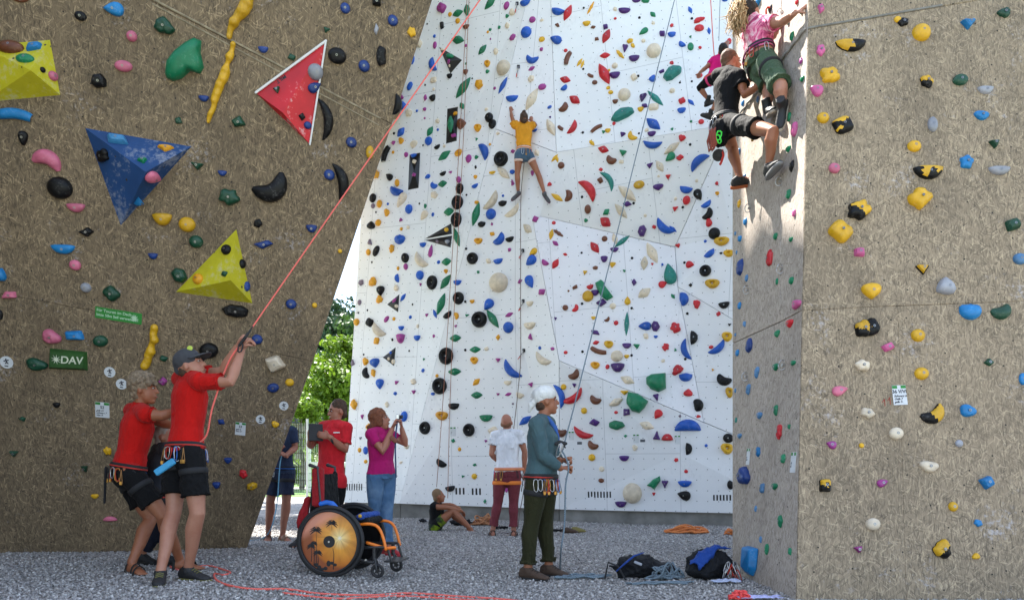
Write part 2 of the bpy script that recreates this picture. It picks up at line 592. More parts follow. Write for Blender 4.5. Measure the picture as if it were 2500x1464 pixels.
def slab(name, P, thick, gap, mat, parent, wall, origin=None, facing=None, edge=0.004):
    """flat polygon panel, shrunk for a joint, with a small chamfer and real thickness; its UVs are metres"""
    P = [Vector(p) for p in P]
    n = newell(P)
    if facing is not None and n.dot(Vector(facing)) < 0:
        P = P[::-1]; n = -n
    m = len(P)
    def shrink(P, g):
        out = []
        for i in range(m):
            a, b, c = P[i - 1], P[i], P[(i + 1) % m]
            d1 = (b - a).normalized(); d2 = (c - b).normalized()
            i1 = n.cross(d1); i2 = n.cross(d2)
            k = i1 + i2
            k = k / max(0.35, (k.dot(i1)))
            out.append(b + k * g)
        return out
    P1 = shrink(P, gap)
    P2 = shrink(P, gap + edge)
    ring0 = [p - n * thick for p in P1]
    ring1 = [p - n * edge for p in P1]
    ring2 = P2
    V = ring0 + ring1 + ring2
    Fc = []
    for k in range(2):
        for i in range(m):
            j = (i + 1) % m
            Fc.append((k * m + i, k * m + j, (k + 1) * m + j, (k + 1) * m + i))
    Fc.append(tuple(range(2 * m, 3 * m)))
    Fc.append(tuple(range(m - 1, -1, -1)))
    o0 = origin or Vector((0, 0, 0))
    u = Vector((0, 0, 1)).cross(n)
    u.normalize(); v = n.cross(u)
    uv = [((p - o0).dot(u), (p - o0).dot(v)) for p in V]
    WALLTRIS.setdefault(wall, []).append((P, n))
    return obj(name, (V, Fc), mat, parent, uv=uv)

def bvh(wall):
    V, T = [], []
    for P, n in WALLTRIS[wall]:
        b = len(V); V.extend(P)
        for i in range(1, len(P) - 1): T.append((b, b + i, b + i + 1))
    return BVHTree.FromPolygons(V, T)

TREES_ = {}

def hit(wall, px, py):
    if wall not in TREES_: TREES_[wall] = bvh(wall)
    d = (W(px, py, 1) - Vector((0, 0, H))).normalized()
    p, n, i, dist = TREES_[wall].ray_cast(Vector((0, 0, H)), d)
    if p is None: return None, None
    if n.dot(d) > 0: n = -n
    return p, n

DARK = plain('joint_dark', (0.03, 0.028, 0.025), 0.9)
CONC = plain('concrete', (0.23, 0.22, 0.205), 0.85, var=0.45, bscale=40, nscale=2.5)

# --- left wall: leans out towards the viewer as it rises
def LWp(px, py, off=0.0):
    k = (HY - py) / F
    # Y = Yb(px) - 0.30 z, z = H + k Y ; the base line runs back slightly to the right
    yb = 7.82 + 0.36 * (px / 602.0)
    Y = (yb - 0.30 * H) / (1 + 0.30 * k)
    return W(px, py, Y - off)

def plane3(a, b, c):
    n = (b - a).cross(c - a).normalized()
    return a, n

def ray_plane(px, py, pl):
    a, n = pl
    o = Vector((0, 0, H)); d = W(px, py, 1) - o
    t = (a - o).dot(n) / d.dot(n)
    return o + d * t

LPL = plane3(LWp(0, 1348), LWp(602, 1340), LWp(700, 0))
L_ = lambda x, y: ray_plane(x, y, LPL)
def lerp2(a, b, t): return (a[0] + (b[0] - a[0]) * t, a[1] + (b[1] - a[1]) * t)
def redge(py):
    t = (1346 - py) / 1346.0
    return (599 + (1052 - 599) * t + 9 * math.sin(math.pi * t), py)
lw = thing('climbing_wall', 'brown strand board climbing wall leaning out over the two red shirts', 'climbing wall', (L_(300, 1348).x, L_(300, 1348).y, 0), 'climbing walls')
xl = -420
pa = [L_(xl, -330), L_(1161, -330), L_(*redge(302)), L_(360, -2), L_(xl, -352 + 20)]
pa = [L_(xl, -360), L_(1161, -330), L_(*redge(303)), L_(360, -2), L_(xl, -330)]
pb = [L_(xl, -330), L_(360, -2), L_(*redge(303)), L_(*redge(882)), L_(700, 868), L_(222, 757), L_(xl, 640)]
pc = [L_(xl, 640), L_(222, 757), L_(700, 868), L_(*redge(882)), L_(*redge(1100)), L_(*redge(1352)), L_(0, 1362), L_(xl, 1362)]
for P in (pa, pb, pc):
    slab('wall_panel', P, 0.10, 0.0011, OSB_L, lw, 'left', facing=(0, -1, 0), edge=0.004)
# strips of filler beside the upper joint, then the frame behind
def strip(a, b, w, th, mat, parent, n, name='joint_strip'):
    d = (b - a).normalized(); s = n.cross(d).normalized() * w / 2
    P = [a - s, b - s, b + s, a + s]
    top = [p + n * th for p in P]
    s2 = s * 0.6
    top = [a - s2 + n * th, b - s2 + n * th, b + s2 + n * th, a + s2 + n * th]
    V = P + top
    return obj(name, (V, [(4, 5, 6, 7), (0, 1, 5, 4), (1, 2, 6, 5), (2, 3, 7, 6), (3, 0, 4, 7), (3, 2, 1, 0)]), mat, parent)
nl = -LPL[1] if LPL[1].y > 0 else LPL[1]
FILL = plain('joint_filler', (0.30, 0.25, 0.165), 0.85, var=0.5, bscale=60, nscale=12)
FILLD = plain('joint_filler_grey', (0.2, 0.19, 0.17), 0.85, var=0.4, bscale=60, nscale=12)
strip(L_(365, -6), L_(930, 290), 0.018, 0.006, FILL, lw, nl)
strip(L_(372, 10), L_(925, 306), 0.012, 0.004, FILL, lw, nl)
def back_of(P, d): return [p + Vector((0, 1, 0)) * d for p in P]
fr = [L_(xl, -350), L_(1150, -320), L_(*redge(303)), L_(*redge(1100)), L_(*redge(1340)), L_(xl, 1355)]
fr = [p + (L_(200, 600) - p).normalized() * 0.12 for p in fr]
b0 = [p - nl * 0.102 for p in fr]; b1 = [p - nl * 0.35 for p in fr]
m_ = len(fr)
obj('wall_frame', (b0 + b1, [tuple(range(m_)), tuple(range(2 * m_ - 1, m_ - 1, -1))] + [(i, i + m_, (i + 1) % m_ + m_, (i + 1) % m_) for i in range(m_)]), CONC, lw)
# unseen blocks added behind the leaning wall to keep sun off the ground
def hexa(A, B): 
    n = len(A)
    return (A + B, [tuple(range(n)), tuple(range(2 * n - 1, n - 1, -1))] + [(i, i + n, (i + 1) % n + n, (i + 1) % n) for i in range(n)])
blocker_pts = [Vector((-12, 9.2, 5.2)), Vector((-3.75, 9.2, 5.2)), Vector((-3.2, 13.2, 5.2)), Vector((-12, 13.2, 5.2))]
obj('wall_roof', hexa(blocker_pts, [p + Vector((0, 0, 7.5)) for p in blocker_pts]), OSB_L, lw)
blocker_pts = [Vector((-3.7, 9.2, 7.45)), Vector((-2.9, 9.2, 7.45)), Vector((-2.05, 13.9, 7.45)), Vector((-2.5, 15.7, 7.45)), Vector((-3.9, 15.7, 7.45))]
obj('wall_roof', hexa(blocker_pts, [p + Vector((0, 0, 8.4)) for p in blocker_pts]), OSB_L, lw)

blocker_pts = [Vector((-3.7, 10.6, 5.8)), Vector((-3.25, 10.6, 5.8)), Vector((-2.78, 13.9, 5.8)), Vector((-3.25, 13.9, 5.8))]
obj('wall_roof', hexa(blocker_pts, [p + Vector((0, 0, 1.65)) for p in blocker_pts]), OSB_L, lw)

# unseen wall added beyond the left end of the view to darken the lower left
pL = L_(xl, 1362); pT = L_(xl, -330)
sw = [Vector((pL.x, pL.y, 0)), Vector((pT.x, pT.y, 6.0)), Vector((pT.x + .5, 1.2, 6.0)), Vector((pL.x + .2, 1.2, 0))]
slab('wall_panel', sw, 0.12, 0.002, OSB_L, lw, 'corner', facing=(1, 0, 0))

# --- right wall: a column with a bright side
RA, RB = Vector((2.086, 5.55, 0.0)), Vector((2.48, 6.33, 4.87))
RC, RD = Vector((1.992, 6.85, 0.0)), None
SPL = plane3(RA, RB, RC)
FPL = plane3(RA, RB, RA + Vector((3, 0.02, 0)))
S_ = lambda x, y: ray_plane(x, y, SPL)
R_ = lambda x, y: ray_plane(x, y, FPL)
rw = thing('climbing_wall', 'grey brown strand board wall column with yellow, pink and blue holds', 'climbing wall', (3.2, 5.6, 0), 'climbing walls')
cor = lambda y: 1945 + (1975 - 1945) * (1462 - y) / 1462.0
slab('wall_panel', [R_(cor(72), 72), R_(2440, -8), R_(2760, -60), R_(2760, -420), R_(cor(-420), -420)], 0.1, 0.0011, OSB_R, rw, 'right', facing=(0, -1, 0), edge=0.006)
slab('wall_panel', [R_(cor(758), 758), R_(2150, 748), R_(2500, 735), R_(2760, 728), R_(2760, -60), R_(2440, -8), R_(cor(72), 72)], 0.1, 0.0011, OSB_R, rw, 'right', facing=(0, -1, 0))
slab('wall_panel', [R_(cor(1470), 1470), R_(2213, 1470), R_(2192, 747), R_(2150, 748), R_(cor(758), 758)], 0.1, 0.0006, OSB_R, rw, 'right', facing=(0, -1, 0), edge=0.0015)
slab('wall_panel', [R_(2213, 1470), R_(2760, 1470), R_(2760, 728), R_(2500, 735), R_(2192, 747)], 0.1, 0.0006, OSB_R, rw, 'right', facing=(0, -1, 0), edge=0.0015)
# side panels stop just behind the front panels
def sc_(y): return cor(y) - 1.5
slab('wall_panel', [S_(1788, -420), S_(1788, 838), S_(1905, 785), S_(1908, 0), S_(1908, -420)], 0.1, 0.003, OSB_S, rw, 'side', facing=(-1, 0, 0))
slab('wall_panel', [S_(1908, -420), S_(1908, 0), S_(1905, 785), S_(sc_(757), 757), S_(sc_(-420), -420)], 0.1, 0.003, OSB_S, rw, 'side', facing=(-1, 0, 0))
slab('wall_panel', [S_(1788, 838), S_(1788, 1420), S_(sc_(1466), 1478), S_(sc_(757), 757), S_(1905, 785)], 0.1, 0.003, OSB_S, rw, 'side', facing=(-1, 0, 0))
ns = SPL[1] if SPL[1].x < 0 else -SPL[1]
a_, b_ = S_(1968, 72), S_(1806, 282)
pts = [a_.lerp(b_, t / 24) + ns * (0.012 + 0.006 * math.sin(t * 2.3)) for t in range(25)]
obj('joint_strip', limb(pts, [0.009 + 0.005 * rnd.random() for _ in pts], 6), plain('joint_filler_pale', (0.36, 0.34, 0.31), 0.85, var=0.4, bscale=60, nscale=12), rw, smooth=True)
nr = FPL[1] if FPL[1].y < 0 else -FPL[1]
strip(R_(1972, 69), R_(2300, 13), 0.02, 0.006, FILLD, rw, nr)
# solid core behind the panels
ins = 0.11
q = [R_(cor(1480), 1480), R_(2750, 1480), R_(2750, -410), R_(cor(-410), -410)]
fq = [p - nr * ins - ns * 0.11 for p in q]
bk = [S_(1790, 1424) - ns * 0.11, Vector((4.4, 7.1, 0)), Vector((5.2, 9.6, 6.8)), S_(1790, -410) - ns * 0.11]
obj('wall_core', hexa(fq, bk), CONC, rw)

# --- white wall: folded facets, overhanging in parts
ww = thing('climbing_wall', 'tall white faceted climbing wall dotted with hundreds of coloured holds', 'climbing wall', (0.5, 13.0, 0), 'climbing walls')
P_ = dict(B0=(838, 1226, 14.3), B1=(975, 1229, 13.8), BM=(1366, 1243, 12.95), B2=(1960, 1256, 11.4),
          V3=(1210, 315, 13.15), T1=(1296, -40, 13.1), L1=(915, -40, 14.6), V4=(1358, 372, 12.7), T2=(1343, -40, 12.98), T3=(2060, -40, 12.1),
          V5=(1960, 275, 11.55), V6=(1298, 523, 12.85), V7=(1365, 880, 12.5), V8=(1718, 1030, 11.95), V9=(1655, 700, 12.3), C1=(1745, 385, 12.0), C2=(1648, 603, 12.45),
          VA=(1960, 880, 11.5), R2=(1960, 1130, 11.45))
P_ = {k: W(*v) for k, v in P_.items()}
FACETS = [('B0 B1 V3 T1 L1', (0.880, 0.891, 0.900), 3), ('B1 BM V7 V6 V4 V3', (0.858, 0.858, 0.869), 0), ('V3 V4 T2 T1', (0.880, 0.880, 0.900), 4),
          ('V4 V5 T3 T2', (0.869, 0.880, 0.891), -6), ('V4 V6 C2 C1 V5', (0.814, 0.808, 0.803), -6), ('V6 V7 V8 V9 C2', (0.858, 0.853, 0.891), -4),
          ('C2 V9 VA V5 C1', (0.858, 0.858, 0.891), 3), ('V9 V8 R2 VA', (0.803, 0.797, 0.814), 2), ('V7 BM B2 R2 V8', (0.792, 0.792, 0.814), 0)]
for i, (ks, c, rot) in enumerate(FACETS):
    P = [P_[k] for k in ks.split()]
    m = white_panel('white_panel', c, rot)
    # split a bent polygon into triangles that share the same panel
    n = newell(P)
    if n.y > 0: P = P[::-1]; n = -n
    cen = sum(P, Vector()) / len(P)
    g = 0.0035
    Q = [p + (cen - p).normalized() * g * 1.6 for p in P]
    k = len(P)
    V = [p + Vector((0, 0.07, 0)) for p in Q] + Q + [cen]
    Fc = [(a, (a + 1) % k, (a + 1) % k + k, a + k) for a in range(k)] + [(a + k, (a + 1) % k + k, 2 * k) for a in range(k)]
    u = Vector((0, 0, 1)).cross(n).normalized(); v = n.cross(u)
    uv = [((p - cen).dot(u), (p - cen).dot(v)) for p in V]
    o = obj('wall_panel', (V, Fc), m, ww, uv=uv)
    for a in range(k):
        WALLTRIS.setdefault('white', []).append(([P[a], P[(a + 1) % k], cen], n))
# wall above the picture, closing frame, plinth
TOPZ = 15.9
tops = ['L1', 'T1', 'T2', 'T3']
up = [Vector((P_[k].x, P_[k].y, TOPZ)) for k in tops]
lo = [P_[k] + Vector((0, 0, 0.008)) for k in tops]
for i in range(3):
    P = [lo[i], lo[i + 1], up[i + 1], up[i]]
    V = P + [p + Vector((0, 0.07, 0)) for p in P]
    obj('wall_panel', (V, [(0, 1, 2, 3), (7, 6, 5, 4), (0, 4, 5, 1), (1, 5, 6, 2), (2, 6, 7, 3), (3, 7, 4, 0)]), MATS.setdefault('wp0', white_panel('white_panel', (0.79, 0.79, 0.8), 0)), ww, uv=[(p.x, p.z) for p in V])
bkA = [P_['B0'], P_['B1'], P_['BM'], P_['B2']]
A = [Vector((p.x, p.y + 0.13, 0.3)) for p in bkA] 
Bk = [Vector((-2.9 + 0.02, 16.0, 0.3)), Vector((-2.0, 16.0, 0.3)), Vector((1.0, 16.0, 0.3)), Vector((5.0, 15.0, 0.3))]
PLY = plain('wall_back', (0.55, 0.55, 0.57), 0.8)
def shell(rows, mat, name, parent):
    n = len(rows[0]); V = [p for r in rows for p in r]
    Fc = [(j * n + i, j * n + i + 1, (j + 1) * n + i + 1, (j + 1) * n + i) for j in range(len(rows) - 1) for i in range(n - 1)]
    return obj(name, (V, Fc), mat, parent)
off = Vector((0.06, 0.075, 0))
rows = [[P_['B0'] + off, P_['L1'] + off + Vector((0.0, 0, 0)), Vector((P_['L1'].x, P_['L1'].y, TOPZ)) + off],
        [P_['B0'] + Vector((0.5, 2.2, 0)), P_['L1'] + Vector((0.5, 2.2, 0)), Vector((P_['L1'].x + .5, P_['L1'].y + 2.2, TOPZ))]]
shell(rows, PLY, 'wall_side', ww)
shell([[P_['B1'] + Vector((0, .3, 0)), P_['BM'] + Vector((0, .5, 0)), P_['B2'] + Vector((0, .6, 0))], [Vector((-1.9, 14.4, TOPZ)), Vector((1, 14.2, TOPZ)), Vector((5.2, 13.6, TOPZ))]], DARK, 'wall_backing', ww)
base = [Vector((p.x, p.y + 0.10, 0)) for p in bkA]
for i in range(3):
    a, b = base[i], base[i + 1]
    nseg = max(1, int((b - a).length / 2.4))
    for s in range(nseg):
        p, q2 = a.lerp(b, s / nseg + 0.002), a.lerp(b, (s + 1) / nseg - 0.002)
        z1 = P_['BM'].z - 0.01 if i else 0.235
        V = [Vector((p.x, p.y, -.1)), Vector((q2.x, q2.y, -.1)), Vector((q2.x, q2.y, z1 + .05)), Vector((p.x, p.y, z1 + .05))]
        obj('plinth_block', hexa(V, [v_ + Vector((0, .4, 0)) for v_ in V]), CONC, ww)
# vents low on the white wall
VENT = plain('vent_dark', (0.012, 0.012, 0.014), 0.7)
for x0, x1, y0, y1, k in ((842, 883, 1180, 1196, 8), (1114, 1132, 1190, 1206, 3), (1154, 1172, 1191, 1207, 3), (1437, 1490, 1199, 1214, 8), (1743, 1783, 1207, 1221, 6)):
    parts = []
    for i in range(k):
        x = x0 + (x1 - x0) * i / (k - 1)
        hw = (x1 - x0) / (k - 1) * 0.24
        p, n = hit('white', x, (y0 + y1) / 2)
        s = p.y / F
        u = Vector((0, 0, 1)).cross(n).normalized(); v = n.cross(u)
        w_, h_ = hw * s, (y1 - y0) / 2 * s
        Q = [p - u * w_ - v * h_, p + u * w_ - v * h_, p + u * w_ + v * h_, p - u * w_ + v * h_]
        obj('vent_slot', hexa([q_ + n * 0.003 for q_ in Q], [q_ - n * 0.02 for q_ in Q]), VENT, ww)

# ---------------------------------------------------------------- grass, fence, trees behind
GRASS = plain('lawn', (0.09, 0.2, 0.03), 0.9, var=0.35, bscale=30, bstr=0.8, nscale=1.2)
tag(obj('lawn', ([(-30, 22.6, 0.004), (16, 22.6, 0.004), (16, 70, 0.6), (-40, 70, 0.6)], [(0, 1, 2, 3)]), GRASS), kind='structure')
PATHM = plain('path_gravel', (0.4, 0.39, 0.37), 0.9, bscale=50)
tag(obj('path', ([(-30, 27.5, 0.066), (16, 27.5, 0.066), (16, 29.0, 0.088), (-30, 29.0, 0.088)], [(0, 1, 2, 3)]), PATHM), kind='structure')
METAL = plain('galvanised', (0.5, 0.52, 0.53), 0.4, 0.7, var=0.1)
fy = 22.2
fn = thing('mesh_fence', 'pale green welded mesh fence behind the gravel at the lawn edge', 'fence', (-6, fy, 0))
FEN = plain('fence_wire', (0.45, 0.55, 0.5), 0.5, 0.3)
for sx in np.arange(-11.0, -2.4, 2.5):
    obj('post', box((sx, fy, 1.15), 0.06, 0.06, 2.3), METAL, fn)
    parts = []
    for k in range(11):
        z = 0.1 + k * 0.2
        for dz in (0, 0.0):
            parts.append(box((sx + 1.25, fy - 0.035, z), 2.4, 0.012, 0.012))
    for k in range(48):
        parts.append(box((sx + 0.075 + k * 0.05, fy - 0.022, 1.12), 0.007, 0.007, 2.1))
    tag(obj('mesh_panel', comb(*parts), FEN, fn))
wp = thing('goal_post', 'white metal post with crossbar standing on the lawn behind the fence', 'post', (-6.9, 25.5, 0.04))
WHITE = plain('white_paint', (0.78, 0.78, 0.78), 0.4, var=0.05)
obj('post', box((-6.85, 25.5, 1.15), 0.14, 0.14, 2.3, bev=.02), WHITE, wp)
obj('crossbar', box((-5.6, 25.5, 0.95), 2.4, 0.1, 0.18, bev=.02), WHITE, wp)

hut = thing('shed', 'low shed with dark blue flat roof under the trees behind the fence', 'shed', (-8.5, 36, 0))
obj('wall', box((-8.5, 36, 1.45), 5.0, 3.0, 2.7), plain('shed_wall', (0.25, 0.2, 0.17), 0.8), hut)
obj('roof', box((-8.5, 36, 2.95), 5.6, 3.6, 0.28, bev=.03), plain('shed_roof', (0.06, 0.07, 0.1), 0.5), hut)
obj('door', box((-8.2, 34.47, 1.2), 0.9, 0.05, 2.0, bev=.01), plain('shed_door', (0.3, 0.1, 0.07), 0.6), hut)

def leafmat(name, a, b, tr=0.25):
    m, nt, N, L, bs = newmat(name)
    oi = noise_(nt, coord(nt), 1.3, 3)
    n2 = noise_(nt, coord(nt), 9, 2)
    col = mix(nt, ramp(nt, math_(nt, 'MULTIPLY_ADD', n2, 0.5, math_(nt, 'MULTIPLY', oi, 0.5)), (0.35, 0.0), (0.65, 1.0)), a, b)
    L.new(col, bs.inputs['Base Color'])
    bs.inputs['Roughness'].default_value = 0.55
    tl = N.new('ShaderNodeBsdfTranslucent'); L.new(col, tl.inputs[0])
    ms = N.new('ShaderNodeMixShader'); ms.inputs[0].default_value = tr
    L.new(bs.outputs[0], ms.inputs[1]); L.new(tl.outputs[0], ms.inputs[2])
    L.new(ms.outputs[0], N['Material Output'].inputs[0])
    return m

BARK = plain('bark', (0.11, 0.085, 0.065), 0.9, var=0.4, bscale=20)
def tree(name, label, cat, base, h, w, nleaf, ls, mat, seed, clumps=26, conic=False, group=None, low=0.12):
    r = np.random.RandomState(seed)
    t = thing(name, label, cat, base, group)
    b = Vector(base)
    obj('trunk', limb([b - Vector((0, 0, .3)), b + Vector((0.1, 0, h * .3)), b + Vector((-0.1, 0, h * .6)), b + Vector((0, 0, h * .85))], [w * .05, w * .038, w * .025, w * .01], 8), BARK, t, smooth=True)
    C, S = [], []
    for k in range(clumps):
        u = r.uniform(low, 1.0)
        prof = (1 - u) ** 0.8 if conic else math.sin(math.pi * min(1, 0.12 + u * 0.86)) ** 0.6
        a = r.uniform(0, 6.283); rr = w * 0.5 * prof * r.uniform(0.35, 1.0)
        C.append((b.x + rr * math.cos(a), b.y + rr * math.sin(a), b.z + h * u)); S.append(w * r.uniform(0.12, 0.22) * (0.6 + 0.6 * prof))
        if k < 7:
            obj('limb', limb([b + Vector((0, 0, h * u * .55)), Vector(C[-1])], [w * .014, w * .004], 5), BARK, t, smooth=True)
    C = np.array(C); S = np.array(S)
    i = r.choice(len(C), nleaf, p=S ** 2 / (S ** 2).sum())
    d = r.normal(size=(nleaf, 3)); d /= np.linalg.norm(d, axis=1)[:, None]
    P = C[i] + d * (S[i] * r.uniform(0.55, 1.08, nleaf) * (1 + 0.25 * np.sin(d[:, 0] * 7 + d[:, 2] * 5)))[:, None] * np.array([1, 1, 0.8])
    q = d + r.normal(size=(nleaf, 3)) * 0.6; q /= np.linalg.norm(q, axis=1)[:, None]
    e = np.cross(q, r.normal(size=(nleaf, 3))); e /= np.linalg.norm(e, axis=1)[:, None]
    g = np.cross(q, e)
    s = (ls * r.uniform(0.6, 1.3, nleaf))[:, None]
    V = np.stack([P - e * s, P + g * s * .55, P + e * s, P - g * s * .55], 1).reshape(-1, 3)
    V = V - np.array(tuple(b))
    T = np.arange(nleaf * 4, dtype=np.int32)
    me = bpy.data.meshes.new('crown')
    me.vertices.add(len(V)); me.vertices.foreach_set('co', V.ravel())
    me.loops.add(len(T)); me.loops.foreach_set('vertex_index', T)
    me.polygons.add(nleaf); me.polygons.foreach_set('loop_start', np.arange(0, nleaf * 4, 4, dtype=np.int32))
    me.update(calc_edges=True); me.materials.append(mat)
    o = bpy.data.objects.new('crown', me); link(o, t)
    return t

LF1 = leafmat('leaf_bright', (0.09, 0.18, 0.01), (0.21, 0.32, 0.022), 0.3)
LF2 = leafmat('leaf_dark', (0.015, 0.045, 0.016), (0.045, 0.1, 0.035), 0.15)
LF3 = leafmat('leaf_mid', (0.035, 0.085, 0.02), (0.09, 0.17, 0.035), 0.2)
def atp(px, py, Y): return W(px, py, Y)
tree('broadleaf_tree', 'bright yellow green broadleaf tree lit by sun beside the white wall', 'tree', (W(842, 1100, 32).x, 32, 0.1), 6.0, 3.7, 20000, 0.11, LF1, 5, 34)
tree('young_tree', 'small lime green tree growing just beyond the fence', 'tree', (W(735, 1100, 27).x, 27, 0.05), 3.1, 2.3, 8000, 0.075, LF1, 9, 18)
tree('poplar_tree', 'unseen tall tree added behind the brown leaning wall to shade the gravel', 'tree', (-7.15, 20.5, 0), 17.5, 3.6, 26000, 0.12, LF3, 77, 60, low=0.33)  # hidden tree, added so its crown shades a strip of gravel
k_ = 0
for (px, Y, h, w, nl_, mt, lb) in ((905, 52, 10.6, 8, 13000, LF3, 'mid green tree on the slope at the white wall edge'),
                              (812, 58, 13.2, 9, 16000, LF2, 'dark green tree rising highest behind the bright tree'),
                              (735, 52, 10.5, 8, 14000, LF2, 'deep green tree close above the leaning wall edge'),
                              (862, 66, 12.3, 9, 12000, LF3, 'distant green tree with its top against the sky'),
                              (770, 41, 6.4, 5, 10000, LF2, 'shadowy dark tree standing behind the shed'),
                              (690, 60, 12.0, 9, 9000, LF3, 'green tree mostly hidden by the brown wall'),
                              (850, 44, 6.5, 5, 10000, LF2, 'dark low tree directly behind the bright tree'),
                              (950, 60, 12, 9, 6000, LF2, 'dark tree behind the white wall')):
    tree('forest_tree', lb, 'tree', (W(px, 1100, Y).x, Y, 0.3), h, w, nl_, 0.2 if Y > 45 else 0.14, mt, 20 + k_, 30, group='trees on the slope behind the fence')
    k_ += 1
# wooded slope behind
r_ = np.random.RandomState(2)
V, Fc = [], []
nxh, nyh = 50, 16
for j in range(nyh):
    for i in range(nxh):
        x = -90 + 130 * i / (nxh - 1); y = 68 + 6 * j
        V.append((x, y, -0.5 + j * 1.15 + 1.1 * noise.noise(Vector((x * .2, y * .2, 0)))))
Fc = [(j * nxh + i, j * nxh + i + 1, (j + 1) * nxh + i + 1, (j + 1) * nxh + i) for j in range(nyh - 1) for i in range(nxh - 1)]
tag(obj('hillside', (V, Fc), plain('hill_green', (0.035, 0.075, 0.02), 0.95, var=.4, nscale=.5), smooth=True), kind='structure')

# ---------------------------------------------------------------- climbing holds
HC = {  # colour code: (word, rgb)
 'r': ('red', (0.58, 0.01, 0.02)), 'b': ('blue', (0.004, 0.095, 0.5)), 'g': ('green', (0.0, 0.2, 0.085)),
 'p': ('dark purple', (0.06, 0.008, 0.15)), 'm': ('magenta', (0.35, 0.04, 0.25)), 'k': ('black', (0.006, 0.006, 0.007)),
 'w': ('cream', (0.78, 0.66, 0.5)), 'y': ('yellow', (0.72, 0.4, 0.008)), 'o': ('amber', (0.75, 0.34, 0.006)),
 'n': ('brown', (0.15, 0.045, 0.016)), 't': ('teal', (0.008, 0.22, 0.18)), 'e': ('grey', (0.33, 0.34, 0.38)),
 'B': ('pale blue', (0.04, 0.22, 0.45)), 'P': ('pink', (0.66, 0.16, 0.26)), 'G': ('dark green', (0.003, 0.06, 0.028)),
 'N': ('navy', (0.006, 0.04, 0.21)), 'E': ('mauve grey', (0.2, 0.15, 0.2)), 'F': ('rose pink', (0.62, 0.11, 0.3)), 'C': ('bright blue', (0.006, 0.2, 0.5)),
 'S': ('slate blue', (0.08, 0.22, 0.42))}
def hm(c): return resin('resin_' + HC[c][0].replace(' ', '_'), HC[c][1], chalk=0.1 if c in 'wEk' else 0.14)

def dome(outline, hgt, rng, prof=None, jit=0.0, off=(0, 0)):
    """outline: 2D points; rings shrink towards the centre while rising"""
    prof = prof or [(1.0, 0.0), (1.0, 0.28), (0.93, 0.58), (0.78, 0.82), (0.52, 0.96), (0.22, 1.0)]
    n = len(outline)
    cx = sum(p[0] for p in outline) / n; cy = sum(p[1] for p in outline) / n
    V = []
    for k, (s, z) in enumerate(prof):
        for (x, y) in outline:
            f = 1 - s
            V.append(((cx + off[0] * f) + (x - cx) * s + rng.uniform(-jit, jit) * (k > 1), (cy + off[1] * f) + (y - cy) * s + rng.uniform(-jit, jit) * (k > 1), hgt * z * (1 + rng.uniform(-jit, jit) * 6 * (k > 1))))
    m = len(prof)
    V.append((cx + off[0], cy + off[1], hgt * prof[-1][1]))
    Fc = [(k * n + i, k * n + (i + 1) % n, (k + 1) * n + (i + 1) % n, (k + 1) * n + i) for k in range(m - 1) for i in range(n)]
    Fc += [((m - 1) * n + i, (m - 1) * n + (i + 1) % n, m * n) for i in range(n)]
    return V, Fc

def circle(w, h, n=18, f=None):
    return [((w / 2) * math.cos(2 * math.pi * i / n) * (f(2 * math.pi * i / n) if f else 1), (h / 2) * math.sin(2 * math.pi * i / n) * (f(2 * math.pi * i / n) if f else 1)) for i in range(n)]

def sweep(w, h, bend, fat, n=11, m=10, bumps=0.0, taper=0.75, rng=None):
    """arched half tube; opens towards +x when bend > 0 (w = length across, h = thickness)"""
    secs = []
    for i in range(n + 1):
        t = i / n * 2 - 1
        y = w / 2 * t
        x = bend * w * (t * t - 0.45) * 0.5
        r = h / 2 * max(0.06, (1 - abs(t) ** 2.3)) ** taper
        if bumps: r *= 1 + bumps * math.sin(t * 9)
        secs.append((x, y, r, bend * w * t))
    V, Fc = [], []
    for (x, y, r, sl) in secs:
        d = Vector((sl, w / 2, 0)).normalized(); nrm = Vector((d.y, -d.x, 0))
        for k in range(m + 1):
            a = math.pi * k / m
            V.append((x + nrm.x * r * math.cos(a), y + nrm.y * r * math.cos(a), fat * r * 2 * math.sin(a) ** 0.8))
    for i in range(n):
        for k in range(m):
            Fc.append((i * (m + 1) + k, i * (m + 1) + k + 1, (i + 1) * (m + 1) + k + 1, (i + 1) * (m + 1) + k))
    return V, Fc

def leaf_outline(w, h, n=20):
    o = []
    for i in range(n):
        a = 2 * math.pi * i / n
        x = math.cos(a); y = math.sin(a) * (1 - abs(x) ** 1.6) ** 0.32 * 1.0
        o.append((w / 2 * x, h / 2 * y * (1 - 0.25 * abs(x))))
    return o

